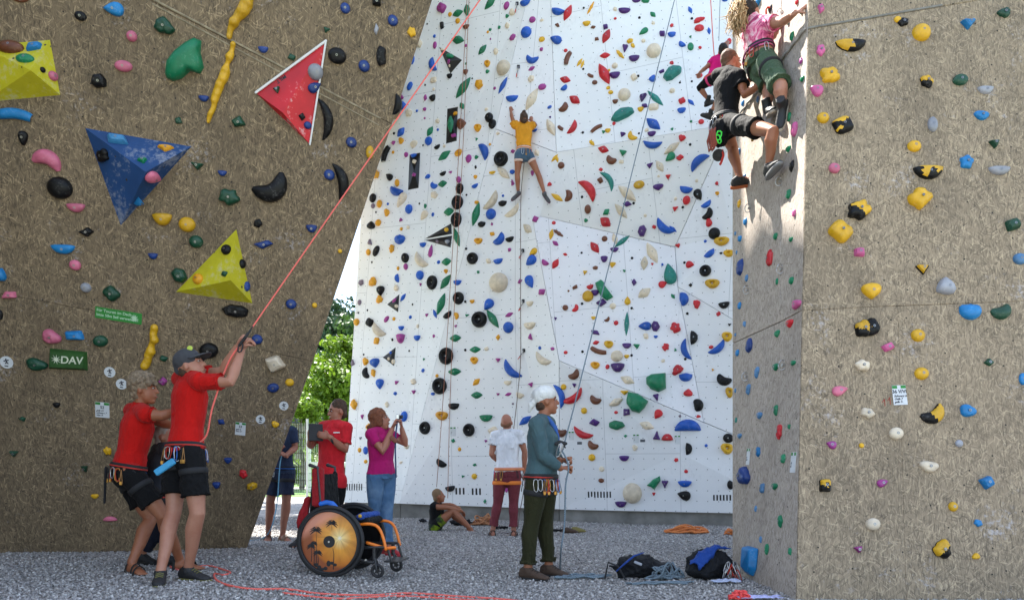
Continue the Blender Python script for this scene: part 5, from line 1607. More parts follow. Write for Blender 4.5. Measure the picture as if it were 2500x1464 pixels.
    def legwear(s, mat, frac=.8, loose=.03, name='shorts', top=.2, amp=.009, flare=.02):
        """frac: share of the thigh covered, above 1 reaching down the shin"""
        j, k = s.J, s.k * s.fat
        cs = [s.cross(t, .014 + (.006 if t < .1 else 0)) for t in (0.0, top * .5, top)]
        c, U, Vv = cs[0]; ax = (s.sc - s.hc).normalized()
        r = [loft([(c - ax * .05, U * .95, Vv * .95)] + cs, 20), ell(s.hc - ax * .03, s.hw.normalized() * .172 * k, s.face * .125 * k, ax * .1 * k)]
        for a, b, c in (('pa', 'ka', 'aa'), ('pb', 'kb', 'ab')):
            if frac <= 1:
                e = j[a].lerp(j[b], frac)
                r.append(limb([j[a], j[a].lerp(e, .5), e], [.095 * k + .008, .088 * k + loose * .6, .075 * k + loose + flare * .3], 14, flat=True))
            else:
                f = frac - 1; e = j[b].lerp(j[c], f)
                r.append(limb([j[a], j[a].lerp(j[b], .5), j[b], j[b].lerp(e, .5), e], [.095 * k + .006, .082 * k + loose * .6, .06 * k + loose * .8, .056 * k + loose * .8, .046 * k + loose + flare], 14, flat=True))
        o = obj(name, s.over(remesh(r, .011, 2, wavy(amp, 14, 3 + len(s.root.name)))), mat, s.root, smooth=True)
        s.trees.append(tree_of(o))
        return o

    def hair(s, mat, style='short', amp=.008, sc=30):
        c, f, u, r = s.J['head'], s.face, s.hu, s.hr; q = s.q
        P = [ell(c + u * .04 * q - f * .022 * q, r * .082 * q, f * .094 * q, u * .096 * q)]
        if style == 'nape':
            P = [ell(c - f * .05 * q - u * .03 * q, r * .07 * q, f * .05 * q, u * .055 * q)]
        if style in ('short', 'curly', 'bob', 'bun', 'bald'):
            P.append(ell(c - f * .055 * q - u * .03 * q, r * .066 * q, f * .05 * q, u * .06 * q))
        if style == 'bald':
            P = [ell(c - f * .05 * q - u * .01 * q, r * .079 * q, f * .055 * q, u * .05 * q)]
        if style == 'curly':
            rr = random.Random(4)
            P[0] = ell(c + u * .05 * q - f * .025 * q, r * .098 * q, f * .108 * q, u * .108 * q)
            for i in range(40):
                a, b = rr.uniform(0, 6.28), rr.uniform(-.1, 1.5)
                d = (r * math.cos(a) + f * (math.sin(a) * .9 - .35)) * math.cos(b) + u * math.sin(b)
                P.append(ell(c + u * .03 * q + d.normalized() * .098 * q, r * .024 * q, f * .024 * q, u * .024 * q, 7, 5))
        if style == 'bob':
            P[0] = ell(c + u * .045 * q - f * .02 * q, r * .092 * q, f * .108 * q, u * .098 * q)
            P.append(ell(c - f * .06 * q - u * .05 * q, r * .085 * q, f * .06 * q, u * .09 * q))
            for sg in (-1, 1): P.append(ell(c + r * sg * .075 * q - u * .02 * q + f * .01 * q, r * .02 * q, f * .055 * q, u * .07 * q))
            P.append(ell(c - f * .13 * q - u * .055 * q, r * .04 * q, f * .04 * q, u * .035 * q))
        if style == 'bun':
            P.append(ell(c + u * .13 * q - f * .05 * q, r * .04 * q, f * .04 * q, u * .035 * q))
        return obj('hair', remesh(P, .007, 1, blobn(amp, sc)), mat, s.root, smooth=True)

    def harness(s, mat, accent, gear=4, loops=True, t=.1, sides=(1, -1), seed=1):
        j, k = s.J, s.k
        c, U, Vv = s.cross(t, .026)
        ax = (s.sc - s.hc).normalized()
        g, rad = wrap(s.trees, c, U, Vv, .05, .011, ax)
        h = obj('harness', g, mat, s.root, smooth=True)
        g, _ = wrap(s.trees, c - ax * .004, U, Vv, .014, .014, ax)
        obj('accent_pad', g, accent, h, smooth=True)
        if loops:
            for a, b in (('pa', 'ka'), ('pb', 'kb')):
                d = (j[b] - j[a]).normalized(); u, v = perp(d); rr = .1 * k * s.fat
                g, _ = wrap(s.trees, j[a].lerp(j[b], .3), u * rr, v * rr, .05, .01, d, reach=1.5)
                obj('leg_loop', g, mat, h, smooth=True)
        rr = random.Random(seed)
        for i in range(gear):
            a = rr.uniform(0, 6.28)
            if (U * math.cos(a) + Vv * math.sin(a)).y > 0 and rr.random() < .8: a = (a + math.pi) % 6.28
            out = (U * math.cos(a) + Vv * math.sin(a)).normalized()
            p = c + out * (rad[int(a / 6.2832 * 36) % 36] + .016) - ax * .02
            m = (STEEL, SHOEK, ALU, STEEL, plain('anodised_gold', (.5, .25, .05), .35, .6), BLUEALU)[i % 6]
            biner(h, p, Vector((0, 0, -1)) + out * .1 + U * rr.uniform(-1, 1), out.cross(ax) + out * rr.uniform(-.6, .6), m, .09 + rr.random() * .03)
        for i in range(gear // 3):
            a = rr.uniform(3.6, 5.8) if (U * math.cos(4.7) + Vv * math.sin(4.7)).y < 0 else rr.uniform(.5, 2.6)
            out = (U * math.cos(a) + Vv * math.sin(a)).normalized()
            p = c + out * (rad[int(a / 6.2832 * 36) % 36] + .02) - ax * .03
            e = p + Vector((0, 0, -.11)) + out * .012
            obj('cord_bundle', tube([p, e + Vector((.012, 0, 0)), e - Vector((.012, 0, 0))], .0042, 5, closed=True), (plain('cord_tan', (.3, .15, .05), .8), WEB, REDW)[i % 3], h)
            obj('chock', box(e, .02, .016, .03, bev=.003), plain('anodised_gold', (.5, .25, .05), .35, .6), h)
        return h

BLUEALU = plain('anodised_blue', (0.04, 0.15, 0.5), 0.35, 0.6)
BLK = fabric('cloth_black', (0.005, 0.005, 0.006), fold=.5)
REDC = fabric('cloth_red', (0.5, 0.006, 0.004))
WEB = plain('webbing_black', (0.014, 0.014, 0.016), .8, bscale=90)
REDW = plain('webbing_red', (0.5, .03, .02), .8)
ORW = plain('webbing_orange', (0.75, .2, .03), .8)
GREYHAIR = plain('hair_grey_blond', (0.27, 0.2, 0.13), .8, var=.5, bscale=120, bstr=1, nscale=40)
BRH = plain('hair_brown', (0.07, 0.035, 0.018), .75, var=.5, bscale=120, bstr=1, nscale=40)
DKH = plain('hair_dark', (0.022, 0.014, 0.01), .7, var=.5, bscale=120, bstr=1, nscale=40)
AUB = plain('hair_auburn', (0.2, 0.06, 0.022), .7, var=.5, bscale=120, bstr=1, nscale=40)
SHOEK = plain('shoe_black', (0.02, 0.02, 0.022), .7, bscale=80)
SOLEO = plain('sole_olive', (0.17, 0.16, 0.05), .8)
SOLEK = plain('sole_black', (0.015, 0.015, 0.015), .8)
SANDK = plain('sandal_black', (0.018, 0.017, 0.017), .8)
BRS = plain('shoe_brown', (0.075, 0.045, 0.03), .85, bscale=80)

def sandal(root, an, toe, k, mat, name='sandal'):
    up = Vector((0, 0, 1)); d = toe - an; d.z = 0; d.normalize(); s = d.cross(up)
    base = an - up * .055 * k
    sec = []
    for zz, g in ((-.05, 1.0), (-.047, 1.05), (-.036, 1.05)):
        for i in range(20):
            a = 2 * math.pi * i / 20; x, y = math.cos(a), math.sin(a)
            sec.append(base + d * (.07 + x * .142 * g) * k + s * (.044 + .008 * x) * y * g * k + up * (zz + .0) * k)
    V = sec
    Fc = [(j * 20 + i, j * 20 + (i + 1) % 20, (j + 1) * 20 + (i + 1) % 20, (j + 1) * 20 + i) for j in range(2) for i in range(20)] + [tuple(range(19, -1, -1)), tuple(range(40, 60))]
    o = obj(name, (V, Fc), mat, root)
    for t, w_, h_ in ((.12, .05, .03), (.075, .047, .046), (-.035, .04, .05)):
        P = [base + d * t * k + s * w_ * math.cos(a) * k + up * (-.035 + (h_ + .035) * math.sin(a)) * k for a in [math.pi * i / 8 for i in range(9)]]
        obj('strap', limb(P, .011 * k, 8, asp=.4, ref=d), mat, o, smooth=True)
    return o

UPZ = Vector((0, 0, 1))

# belayer in the grey cap
Y = 6.1
g_ = gz(-2.6, Y)
def fl(px, py, Y0, dy, h):   # a point whose height above the gravel is fixed
    p = W(px, py, Y0 + dy); p.z = gz(p.x, p.y) + h; return p
J = dict(head=(466, 893), sa=(488, 932, -.12), sb=(440, 925, .2), ea=(562, 932, -.18), eb=(545, 905, .12), wa=(590, 856, -.06), wb=(578, 848, .06), ha=(607, 824, -.02), hb=(600, 822, .03),
         pa=(468, 1108, -.12), pb=(436, 1105, .1), ka=(482, 1252, -.16), kb=(424, 1250, -.02), aa=fl(460, 1375, Y, -.05, .1), ab=fl(392, 1372, Y, -.25, .1), ta=fl(508, 1400, Y, -.12, .03), tb=fl(383, 1400, Y, -.5, .03))
p1 = Person('person in a grey cap and red T-shirt hauling on the pink rope, arms raised', J, Y, (1, -.08, .38), SK_L, 1.06, palm=((.5, 0, -1), (.5, 0, -1)), hands=(.95, .95), feet=False, vox=.0075, handdir=((.55, .1, .8), (.55, -.1, .8)))
REDC2 = REDC
p1.shirt(REDC, hem=-.01, sleeve=.75, loose=.022)
p1.legwear(BLK, .74, .045)
p1.harness(WEB, REDW, 12, t=.1, seed=5)
p1.hair(BRH, 'nape')
shoe(p1.root, J['aa'], J['ta'], UPZ, 1.06, SHOEK, SOLEO)
shoe(p1.root, J['ab'], J['tb'], UPZ, 1.06, SHOEK, SOLEO)
# cap
c, f, u, r = p1.J['head'], p1.face, p1.hu, p1.hr
CAP = fabric('cap_grey', (0.06, 0.062, 0.07), fold=.2)
q = 1.06
cap = obj('cap', remesh([ell(c + u * .055 * q - f * .015 * q, r * .092 * q, f * .108 * q, u * .088 * q), limb([c + u * .045 * q - f * .07 * q, c + u * .005 * q - f * .09 * q], [.06 * q, .045 * q], 10)], .007, 2), CAP, p1.root, smooth=True)
pk = [c + u * .06 * q + f * .075 * q]
Vb, Fb = [], []
for zz in (0, .005):
    for i in range(9):
        a = -1.25 + 2.5 * i / 8
        for g in (.8, 1.0):
            rr_ = (f * math.cos(a) * (.085 if g < 1 else .185) + r * math.sin(a) * (.085 if g < 1 else .095))
            Vb.append(c + u * (.058 + zz - (.022 if g == 1 else 0) - .012 * math.sin(a) ** 2) * q + rr_ * q)
for b in (0, 18):
    for i in range(8):
        x = b + i * 2; Fb.append((x, x + 1, x + 3, x + 2) if b else (x, x + 2, x + 3, x + 1))
Fb += [(i * 2 + 1, i * 2 + 3, 18 + i * 2 + 3, 18 + i * 2 + 1) for i in range(8)]
obj('cap_peak', (Vb, Fb), CAP, cap)
obj('logo', ell(c + u * .115 * q + f * .055 * q - r * -.04, r * .012, f * .025, u * .022, 8, 6), plain('logo_lime', (.5, .62, .08), .5), cap)
obj('headband', ell(c + u * .03 * q - f * .01 * q, r * .0855 * q, f * .1 * q, u * .02 * q), CAP, cap)
obj('chalk_brush', box(p1.J['pa'] + Vector((-.12, -.2, -.1)), .17, .03, .05, Matrix.Rotation(-.6, 3, 'Y'), bev=.006), plain('strap_blue', (.04, .3, .55), .6), p1.root)

# older man behind him
Y = 6.45
J = dict(head=(352, 950), sa=(358, 1012, -.15), sb=(322, 1002, .2), ea=(396, 1014, -.16), eb=(390, 1030, .2), wa=(430, 1003, -.1), wb=(428, 1040, .1), ha=(452, 1000), hb=(450, 1046, .1),
         pa=(320, 1158, -.14), pb=(304, 1150, .12), ka=(398, 1258, -.1), kb=(368, 1266, .15), aa=fl(438, 1372, Y, .2, .1), ab=fl(322, 1374, Y, -.05, .1), ta=fl(475, 1390, Y, .2, .03), tb=fl(352, 1392, Y, -.18, .03))
p2 = Person('person with curly grey hair and red shirt crouching behind the capped belayer', J, Y, (1, .05, .05), SK_T, 1.05, palm=((0, 1, 0), (0, 1, 0)), hands=(.5, .5))
p2.shirt(REDC, hem=.0, sleeve=.5, loose=.024)
p2.legwear(BLK, .72, .04)
p2.harness(WEB, REDW, 9, t=.1, seed=9)
p2.hair(GREYHAIR, 'curly', .01, 40)
sandal(p2.root, J['ab'], J['tb'], 1.05, SANDK); sandal(p2.root, J['aa'], J['ta'], 1.05, SANDK)
obj('strap_end', limb([p2.J['pa'] + Vector((-.2, -.02, .05)), p2.J['pa'] + Vector((-.22, 0, -.22))], .022, 6, asp=.3), WEB, p2.root)

# seated helper half hidden between the two
Y = 6.75
J = dict(head=(404, 1066), sa=(405, 1100, -.1), sb=(385, 1098, .12), ea=(425, 1130, -.1), eb=(405, 1135, .2), wa=(450, 1125), wb=(440, 1130, .1), ha=(470, 1120), hb=(460, 1128, .1),
         pa=(375, 1215, -.1), pb=(370, 1212, .12), ka=(432, 1235), kb=(425, 1240, .2), aa=fl(346, 1372, Y, .2, .1), ab=fl(405, 1370, Y, .1, .1), ta=fl(385, 1385, Y, .1, .03), tb=fl(440, 1385, Y, .1, .03))
p3 = Person('person in dark clothes half hidden between the two red shirts', J, Y, (1, 0, .1), SK_L, .9, hands=(.5, .5))
p3.shirt(fabric('cloth_charcoal', (0.03, 0.032, 0.04)), hem=0, sleeve=.6)
p3.legwear(fabric('cloth_darknavy', (0.014, 0.016, 0.03)), 1.9, .02, name='trousers')
p3.hair(plain('hair_white', (.35, .3, .26), .8, bscale=100), 'short')
p3.harness(WEB, REDW, 6, t=.1, seed=2)
shoe(p3.root, J['aa'], J['ta'], UPZ, .95, SHOEK, SOLEK); shoe(p3.root, J['ab'], J['tb'], UPZ, .95, SHOEK, SOLEK)

# navy shirt behind the wall edge
Y = 9.75
J = dict(head=(688, 1002), sa=(714, 1052, -.05), sb=(665, 1052, .05), ea=(721, 1093, -.05), eb=(660, 1092, .05), wa=(697, 1112, -.25), wb=(684, 1106, -.2), ha=(684, 1104, -.28), hb=(684, 1094, -.22),
         pa=(702, 1152, -.02), pb=(672, 1150, .05), ka=(699, 1220, -.05), kb=(660, 1222, .02), aa=fl(690, 1298, Y, 0, .1), ab=fl(655, 1298, Y, .1, .1), ta=fl(712, 1316, Y, -.2, .03), tb=fl(652, 1322, Y, -.2, .03))
p4 = Person('person in navy T-shirt and shorts holding a blue rope behind the brown wall', J, Y, (-.3, -1, .1), SK_R, 1.0, vox=.009, hands=(.9, .9), palm=((-1, 0, 0), (1, 0, 0)))
NVY = fabric('cloth_navy', (0.03, 0.045, 0.09))
p4.shirt(NVY, sleeve=.75, hem=-.05); p4.legwear(fabric('cloth_navy2', (0.022, 0.03, 0.06)), .85, .035)
p4.hair(BRH, 'short'); p4.harness(WEB, BLUEALU, 2, seed=4)
TAN = plain('sandal_tan', (.28, .2, .13), .8)
sandal(p4.root, J['aa'], J['ta'], 1.0, TAN); sandal(p4.root, J['ab'], J['tb'], 1.0, plain('sandal_brown', (.12, .05, .035), .8))

# man with tablet
Y = 8.35
J = dict(head=(824, 1003), sa=(846, 1044, -.1), sb=(790, 1042, .05), ea=(843, 1098, -.15), eb=(758, 1088, .0), wa=(804, 1066, -.3), wb=(757, 1072, -.2), ha=(784, 1060, -.3), hb=(762, 1056, -.25),
         pa=(825, 1172, -.05), pb=(785, 1170, .05), ka=(818, 1260), kb=(770, 1262), aa=fl(815, 1340, Y, .05, .1), ab=fl(735, 1335, Y, 0, .1), ta=fl(800, 1352, Y, -.15, .03), tb=fl(715, 1352, Y, -.15, .03))
p5 = Person('person in a red T-shirt looking at a black tablet, standing behind the wheelchair', J, Y, (-.78, -.6, -.1), SK_R, 1.02, vox=.0085, hands=(.35, .7), palm=((-.2, .5, 0), (.6, -.6, 0)), handdir=((-1, 0, .25), (.1, -.1, 1)))
p5.shirt(fabric('cloth_red2', (0.62, 0.02, 0.03)), sleeve=.78, hem=-.12, loose=.02); p5.legwear(BLK, 1.93, .02, name='trousers')
p5.hair(BRH, 'short')
shoe(p5.root, J['aa'], J['ta'], UPZ, 1, SHOEK, SOLEK); shoe(p5.root, J['ab'], J['tb'], UPZ, 1, SHOEK, SOLEK)
obj('watch', band(p5.J['ea'].lerp(p5.J['wa'], .78), Vector((0, .035, 0)), Vector((0, 0, .037)), .04, .15, (p5.J['wa'] - p5.J['ea']).normalized()), SHOEK, p5.root)
obj('chest_logo', box(p5.sc + Vector((.05, -.14, -.06)), .07, .004, .012), WHITE, p5.root)
a = W(771, 1055, 8.08)
tb = thing('tablet', 'black tablet held up by the person behind the wheelchair', 'tablet', tuple(a))
rm = Matrix.Rotation(R(25), 3, 'Z') @ Matrix.Rotation(R(-12), 3, 'X')
obj('case', box(a, .15, .018, .19, rm, bev=.006), SHOEK, tb)
obj('screen', box(a + rm @ Vector((0, .0115, 0)), .135, .004, .17, rm), plain('screen_glass', (.05, .06, .08), .1), tb)

# woman with camera
Y = 8.25
J = dict(head=(927, 1024), sa=(906, 1060, -.14), sb=(950, 1058, .12), ea=(934, 1102, -.2), eb=(990, 1084, .1), wa=(958, 1046, -.1), wb=(981, 1046, .05), ha=(966, 1020, -.05), hb=(978, 1022, .05),
         pa=(916, 1160, -.07), pb=(946, 1158, .07), ka=(915, 1250), kb=(945, 1250, .05), aa=fl(922, 1335, Y, .1, .1), ab=fl(948, 1338, Y, 0, .1), ta=fl(950, 1350, Y, .05, .03), tb=fl(972, 1352, Y, -.1, .03))
p6 = Person('person with auburn hair in a magenta T-shirt and jeans taking a picture', J, Y, (1, -.18, .25), SK_R, .98, hands=(.75, .75), palm=((.6, 0, .6), (-.6, -.2, .3)), handdir=((.45, .1, 1), (-.2, .1, 1)))
p6.shirt(fabric('cloth_magenta', (0.42, 0.01, 0.13)), sleeve=.55, hem=.0, loose=.014)
p6.legwear(fabric('denim', (0.07, 0.15, 0.28), worn=(.16, .26, .4)), 1.93, .012, name='jeans', top=.15)
p6.hair(AUB, 'bob', .008, 30)
REDS = plain('shoe_red', (.4, .02, .03), .7)
shoe(p6.root, J['aa'], J['ta'], UPZ, .95, REDS, REDS); shoe(p6.root, J['ab'], J['tb'], UPZ, .95, REDS, REDS)
obj('belt_bag', box(W(961, 1072, 8.1), .09, .05, .05, Matrix.Rotation(.7, 3, 'Y'), bev=.01), plain('leather', (.2, .06, .03), .6), p6.root)
a = W(972, 1017, 8.2)
cm = thing('camera', 'small silver compact camera held up by the person in magenta', 'camera', tuple(a))
obj('camera_body', box(a, .035, .095, .06, bev=.008), STEEL, cm)
obj('lens', tube([a + Vector((.015, 0, 0)), a + Vector((.05, 0, 0))], .02, 12), SHOEK, cm)
obj('neck_strap', tube([a + Vector((0, -.04, -.03)), W(966, 1060, 8.12), W(965, 1100, 8.1), W(967, 1165, 8.1)], .009, 6), plain('strap_navy', (.03, .06, .14), .8), cm)

# seated youngster
Y = 11.3
J = dict(head=(1071, 1210), sa=(1058, 1236, -.1), sb=(1072, 1234, .15), ea=(1094, 1238, -.12), eb=(1100, 1232, .1), wa=(1126, 1246, -.1), wb=(1122, 1240, .05), ha=(1136, 1258), hb=(1134, 1254, .05),
         pa=(1062, 1281, -.06), pb=(1066, 1280, .1), ka=(1108, 1246, -.1), kb=(1098, 1248, .12), aa=(1150, 1291, -.1), ab=(1146, 1288, .1), ta=(1168, 1297, -.1), tb=(1164, 1294, .1))
p7 = Person('young person in black top and lime trimmed shorts sitting on the gravel hugging the knees', J, Y, (.85, .15, .15), SK_T, .86, vox=.009, hands=(.4, .4), palm=((0, 0, -1), (0, 0, -1)), footup=Vector((.15, 0, 1)), eyes=False)
p7.shirt(BLK, sleeve=0, hem=.0, loose=.01, name='tank_top'); p7.legwear(fabric('cloth_lime_black', (.02, .03, .02), worn=(.35, .5, .02)), .5, .02)
p7.hair(plain('hair_lightbrown', (.2, .12, .06), .8, bscale=100), 'short', .004)

# man in white T-shirt, back view
Y = 10.5
J = dict(head=(1237, 1031), sa=(1208, 1062), sb=(1268, 1060), ea=(1200, 1108, -.02), eb=(1281, 1102), wa=(1216, 1126, .2), wb=(1280, 1148, .05), ha=(1224, 1128, .3), hb=(1280, 1162),
         pa=(1222, 1156), pb=(1256, 1156), ka=(1215, 1228, .02), kb=(1254, 1228, .02), aa=fl(1203, 1298, Y, 0, .09), ab=fl(1254, 1298, Y, 0, .09), ta=fl(1200, 1290, Y, .2, .03), tb=fl(1257, 1290, Y, .2, .03))
p8 = Person('person with balding head in white T-shirt and maroon trousers seen from behind', J, Y, (.25, 1, .35), SK_R, 1.0, vox=.009, hands=(.5, .35), eyes=False)
p8.shirt(fabric('cloth_white', (0.76, 0.76, 0.8), fold=.8), sleeve=.6, hem=.03, loose=.03, amp=.014)
p8.legwear(fabric('cloth_maroon', (0.17, 0.035, 0.045)), 1.9, .025, name='trousers', flare=.01)
p8.hair(plain('hair_ginger', (.2, .09, .045), .8, bscale=100), 'bald', .003)
h8 = p8.harness(plain('webbing_salmon', (.62, .25, .16), .8), ORW, 7, t=.12, seed=12, loops=False)
for a_, b_ in (('pa', 'ka'), ('pb', 'kb')):
    d = (p8.J[b_] - p8.J[a_]).normalized(); pp = p8.J[a_].lerp(p8.J[b_], .3)
    obj('leg_loop', wrap(p8.trees, pp, Vector((.105, 0, 0)), Vector((0, .11, 0)), .055, .01, d, reach=1.5)[0], ORW, h8, smooth=True)
sandal(p8.root, J['aa'], J['ta'], 1, SANDK); sandal(p8.root, J['ab'], J['tb'], 1, SANDK)

# belayer in teal sweater
Y = 6.72
J = dict(head=(1333, 979), sa=(1310, 1036, -.17), sb=(1338, 1034, .17), ea=(1326, 1112, -.2), eb=(1352, 1108, .16), wa=(1368, 1142, -.12), wb=(1366, 1124, .0), ha=(1388, 1140), hb=(1386, 1116, .0),
         pa=(1312, 1172, -.09), pb=(1330, 1172, .09), ka=(1298, 1275, -.08), kb=(1332, 1272, .1), aa=fl(1289, 1378, Y, -.08, .1), ab=fl(1340, 1372, Y, .1, .1), ta=fl(1320, 1400, Y, -.15, .03), tb=fl(1372, 1396, Y, .02, .03))
p9 = Person('person in a teal sweater and white cap belaying with both fists on the grey rope', J, Y, (1, .12, .12), SK_T, 1.0, vox=.0075, hands=(1.0, 1.0), palm=((.1, .1, -1), (.1, -.2, -1)), handdir=((1, .35, .1), (1, -.1, .25)), feet=False, fat=1.1)
p9.shirt(fabric('cloth_teal', (0.055, 0.105, 0.12), worn=(.07, .125, .14)), sleeve=2, hem=.03, loose=.024, name='sweater', amp=.009)
p9.legwear(fabric('cloth_olive', (0.028, 0.028, 0.011)), 1.95, .034, name='trousers', amp=.017, flare=.012)
p9.harness(WEB, REDW, 12, t=.07, seed=3)
p9.hair(BRH, 'nape')
c, f, u, r = p9.J['head'], p9.face, p9.hu, p9.hr
WC = fabric('cap_white', (0.72, 0.72, 0.7), fold=.8)
cp = obj('cap', remesh([ell(c + u * .062 - f * .012, r * .097, f * .118, u * .085), ell(c + u * .045 - f * .05, r * .085, f * .075, u * .075), limb([c - f * .09 + u * .02, c - f * .135 - u * .02, c - f * .16 - u * .07], [.04, .036, .02], 10)], .007, 3, wavy(.0018, 16, 2)), WC, p9.root, smooth=True)
shoe(p9.root, J['aa'], J['ta'], UPZ, 1.05, BRS, SOLEK); shoe(p9.root, J['ab'], J['tb'], UPZ, 1.05, BRS, SOLEK)
obj('blue_scarf', remesh([limb([W(1338, 1020, 6.66), W(1354, 1042, 6.68), W(1362, 1070, 6.7), W(1366, 1092, 6.72)], [.03, .036, .028, .01], 8)], .01, 2, wavy(.005, 30, 5)), fabric('scarf_blue', (.05, .13, .4)), p9.root, smooth=True)

# climber in orange shirt on the white wall
pw, nw = hit('white', 1275, 350)
Y = pw.y - .2
def onw(px, py, off):
    p, n = hit('white', px, py); d = (W(px, py, 1) - Vector((0, 0, H))); return W(px, py, p.y - off)
J = dict(head=(1279, 292, -.03), sa=(1257, 308), sb=(1300, 307), ea=(1250, 287, .04), eb=(1308, 305, .0), wa=onw(1247, 272, .1), wb=onw(1298, 296, .1), ha=onw(1245, 262, .05), hb=onw(1296, 286, .05),
         pa=(1267, 378, -.03), pb=(1291, 378, -.03), ka=(1263, 425, .0), kb=(1314, 425, .0), aa=onw(1265, 472, .16), ab=onw(1330, 474, .16), ta=onw(1255, 490, .04), tb=onw(1340, 496, .04))
p10 = Person('person in an orange T-shirt and denim shorts climbing high on the white wall', J, Y, (0, 1, .15), SK_T, .86, vox=.009, hands=(.7, .7), palm=((0, 1, -.2), (0, 1, -.2)), handdir=((0, .3, 1), (-.1, .3, 1)), eyes=False, feet=False, fat=.9)
p10.shirt(fabric('cloth_orange', (0.7, 0.3, 0.02)), sleeve=.45, hem=.22, loose=.028, amp=.008)
p10.legwear(fabric('denim2', (0.06, 0.11, 0.17), worn=(.14, .19, .26)), .3, .02, top=.16)
p10.hair(BRH, 'bun', .008, 25)
p10.harness(plain('webbing_pale', (.7, .5, .42), .8), ORW, 5, t=.2, seed=8)
SHP = plain('climbing_shoe_grey', (.09, .09, .1), .7)
for a_, t_ in (('aa', 'ta'), ('ab', 'tb')):
    shoe(p10.root, p10.J[a_], p10.J[t_], Vector((0, -1, .1)).normalized(), .72, SHP, plain('sole_purple', (.12, .04, .08), .8), low=False)

# climber in pink shirt at the edge of the white wall
Y = 10.6
J = dict(head=(1765, 127), sa=(1742, 147), sb=(1768, 145, .05), ea=(1723, 166), eb=(1773, 125, .1), wa=(1708, 178, .25), wb=(1776, 108, .2), ha=(1706, 186, .3), hb=(1777, 100, .25),
         pa=(1742, 190), pb=(1756, 190), ka=(1708, 214, .15), kb=(1762, 225, .1), aa=(1729, 243, .2), ab=(1735, 276, .25), ta=(1735, 252, .3), tb=(1716, 290, .4))
p11 = Person('person in a bright pink T-shirt climbing behind the man in black', J, Y, (.3, 1, .2), SK_R, .8, vox=.009, hands=(.6, .6), palm=((0, 1, 0), (0, 1, 0)), eyes=False, feet=False, fat=.9)
p11.shirt(fabric('cloth_hotpink', (0.75, 0.012, 0.2)), sleeve=.6, hem=.05, loose=.014); p11.legwear(BLK, 1.2, .008, name='leggings')
p11.hair(DKH, 'short'); p11.harness(plain('webbing_pink', (.6, .03, .15), .8), ORW, 3, t=.0, seed=6)
for a_, t_ in (('aa', 'ta'), ('ab', 'tb')):
    shoe(p11.root, p11.J[a_], p11.J[t_], Vector((0, -.6, .6)).normalized(), .8, SHOEK, SOLEK, low=False)

# guide in black T-shirt on the column side
Y = 7.3
J = dict(head=(1785, 152, .1), sa=(1805, 186, -.14), sb=(1752, 184, .1), ea=(1818, 232, -.22), eb=(1815, 215, .2), wa=W(1866, 198, 6.9), wb=(1828, 196, .1), ha=W(1884, 184, 6.8), hb=(1840, 190, .05),
         pa=(1776, 300, -.12), pb=(1764, 303, .1), ka=W(1888, 320, 6.5), kb=(1789, 362, .15), aa=W(1877, 402, 6.6), ab=W(1805, 432, 7.35), ta=W(1902, 428, 6.45), tb=W(1817, 450, 7.4))
p12 = Person('person in a black T-shirt perched on the column, pushing up the climber above', J, Y, (1, .25, .12), SK_T, .93, vox=.0085, hands=(1.0, .4), palm=((.2, .5, -.4), (.5, 0, .6)), feet=False)
p12.shirt(BLK, sleeve=.6, hem=-.02, loose=.024); p12.legwear(BLK, .68, .035)
p12.hair(plain('hair_shortbrown', (.12, .06, .03), .75, var=.4, bscale=120, nscale=40), 'short', .004)
h12 = p12.harness(WEB, plain('webbing_grey', (.06, .06, .06), .8), 12, t=.08, seed=21)
shoe(p12.root, p12.J['aa'], p12.J['ta'], Vector((-.15, .1, 1)).normalized(), .98, SHOEK, plain('sole_grey', (.2, .2, .2), .8))
shoe(p12.root, p12.J['ab'], p12.J['tb'], Vector((-.1, -.5, .8)).normalized(), .98, SHOEK, plain('sole_orange', (.4, .1, .03), .8))
# gear hanging at his hip: helmet bag, green device, reverso, cord
a = p12.hc + Vector((-.09, -.16, -.16))
obj('gear_bag', remesh([ell(a, Vector((.1, 0, 0)), Vector((0, .08, 0)), Vector((0, 0, .15)))], .01, 2, wavy(.006, 25, 3)), BLK, h12, smooth=True)
GRN = plain('anodised_green', (.05, .7, .05), .4)
biner(h12, W(1757, 320, 6.9), Vector((-.3, 0, -1)), Vector((1, 0, 0)), GRN, .09, .026, .007, 'green_descender')
biner(h12, W(1750, 330, 6.9), Vector((.4, 0, -1)), Vector((1, .2, 0)), GRN, .08, .024, .0065, 'green_descender')
WCT = [W(1735, 318, 6.95), W(1727, 345, 6.95), W(1731, 370, 6.95), W(1738, 355, 6.92), W(1733, 325, 6.92)]
for i in range(4):
    obj('cord_coil', tube([p + Vector((.012 * i, -.008 * i, .01 * (i % 2))) for p in WCT], .009, 6, closed=True), plain('cord_brown', (.24, .05, .03), .8), h12, smooth=True)
obj('pulley', comb(tube([W(1754, 379, 7.1), W(1754, 379, 7.06)], .055, 16), tube([W(1754, 379, 7.07), W(1754, 379, 7.04)], .022, 12)), SHOEK, h12)
obj('red_cord', tube([W(1763, 366, 7.05), W(1766, 380, 7.05), W(1761, 396, 7.05), W(1758, 402, 7.05)], .012, 6), REDW, h12)
YC = plain('cord_yellow', (.5, .3, .06), .8)
obj('daisy_chain', tube([W(1806, 290, 7.0), W(1822, 286, 6.95), W(1832, 300, 6.9), W(1835, 325, 6.9), W(1837, 345, 6.9)], .011, 6), YC, h12, smooth=True)

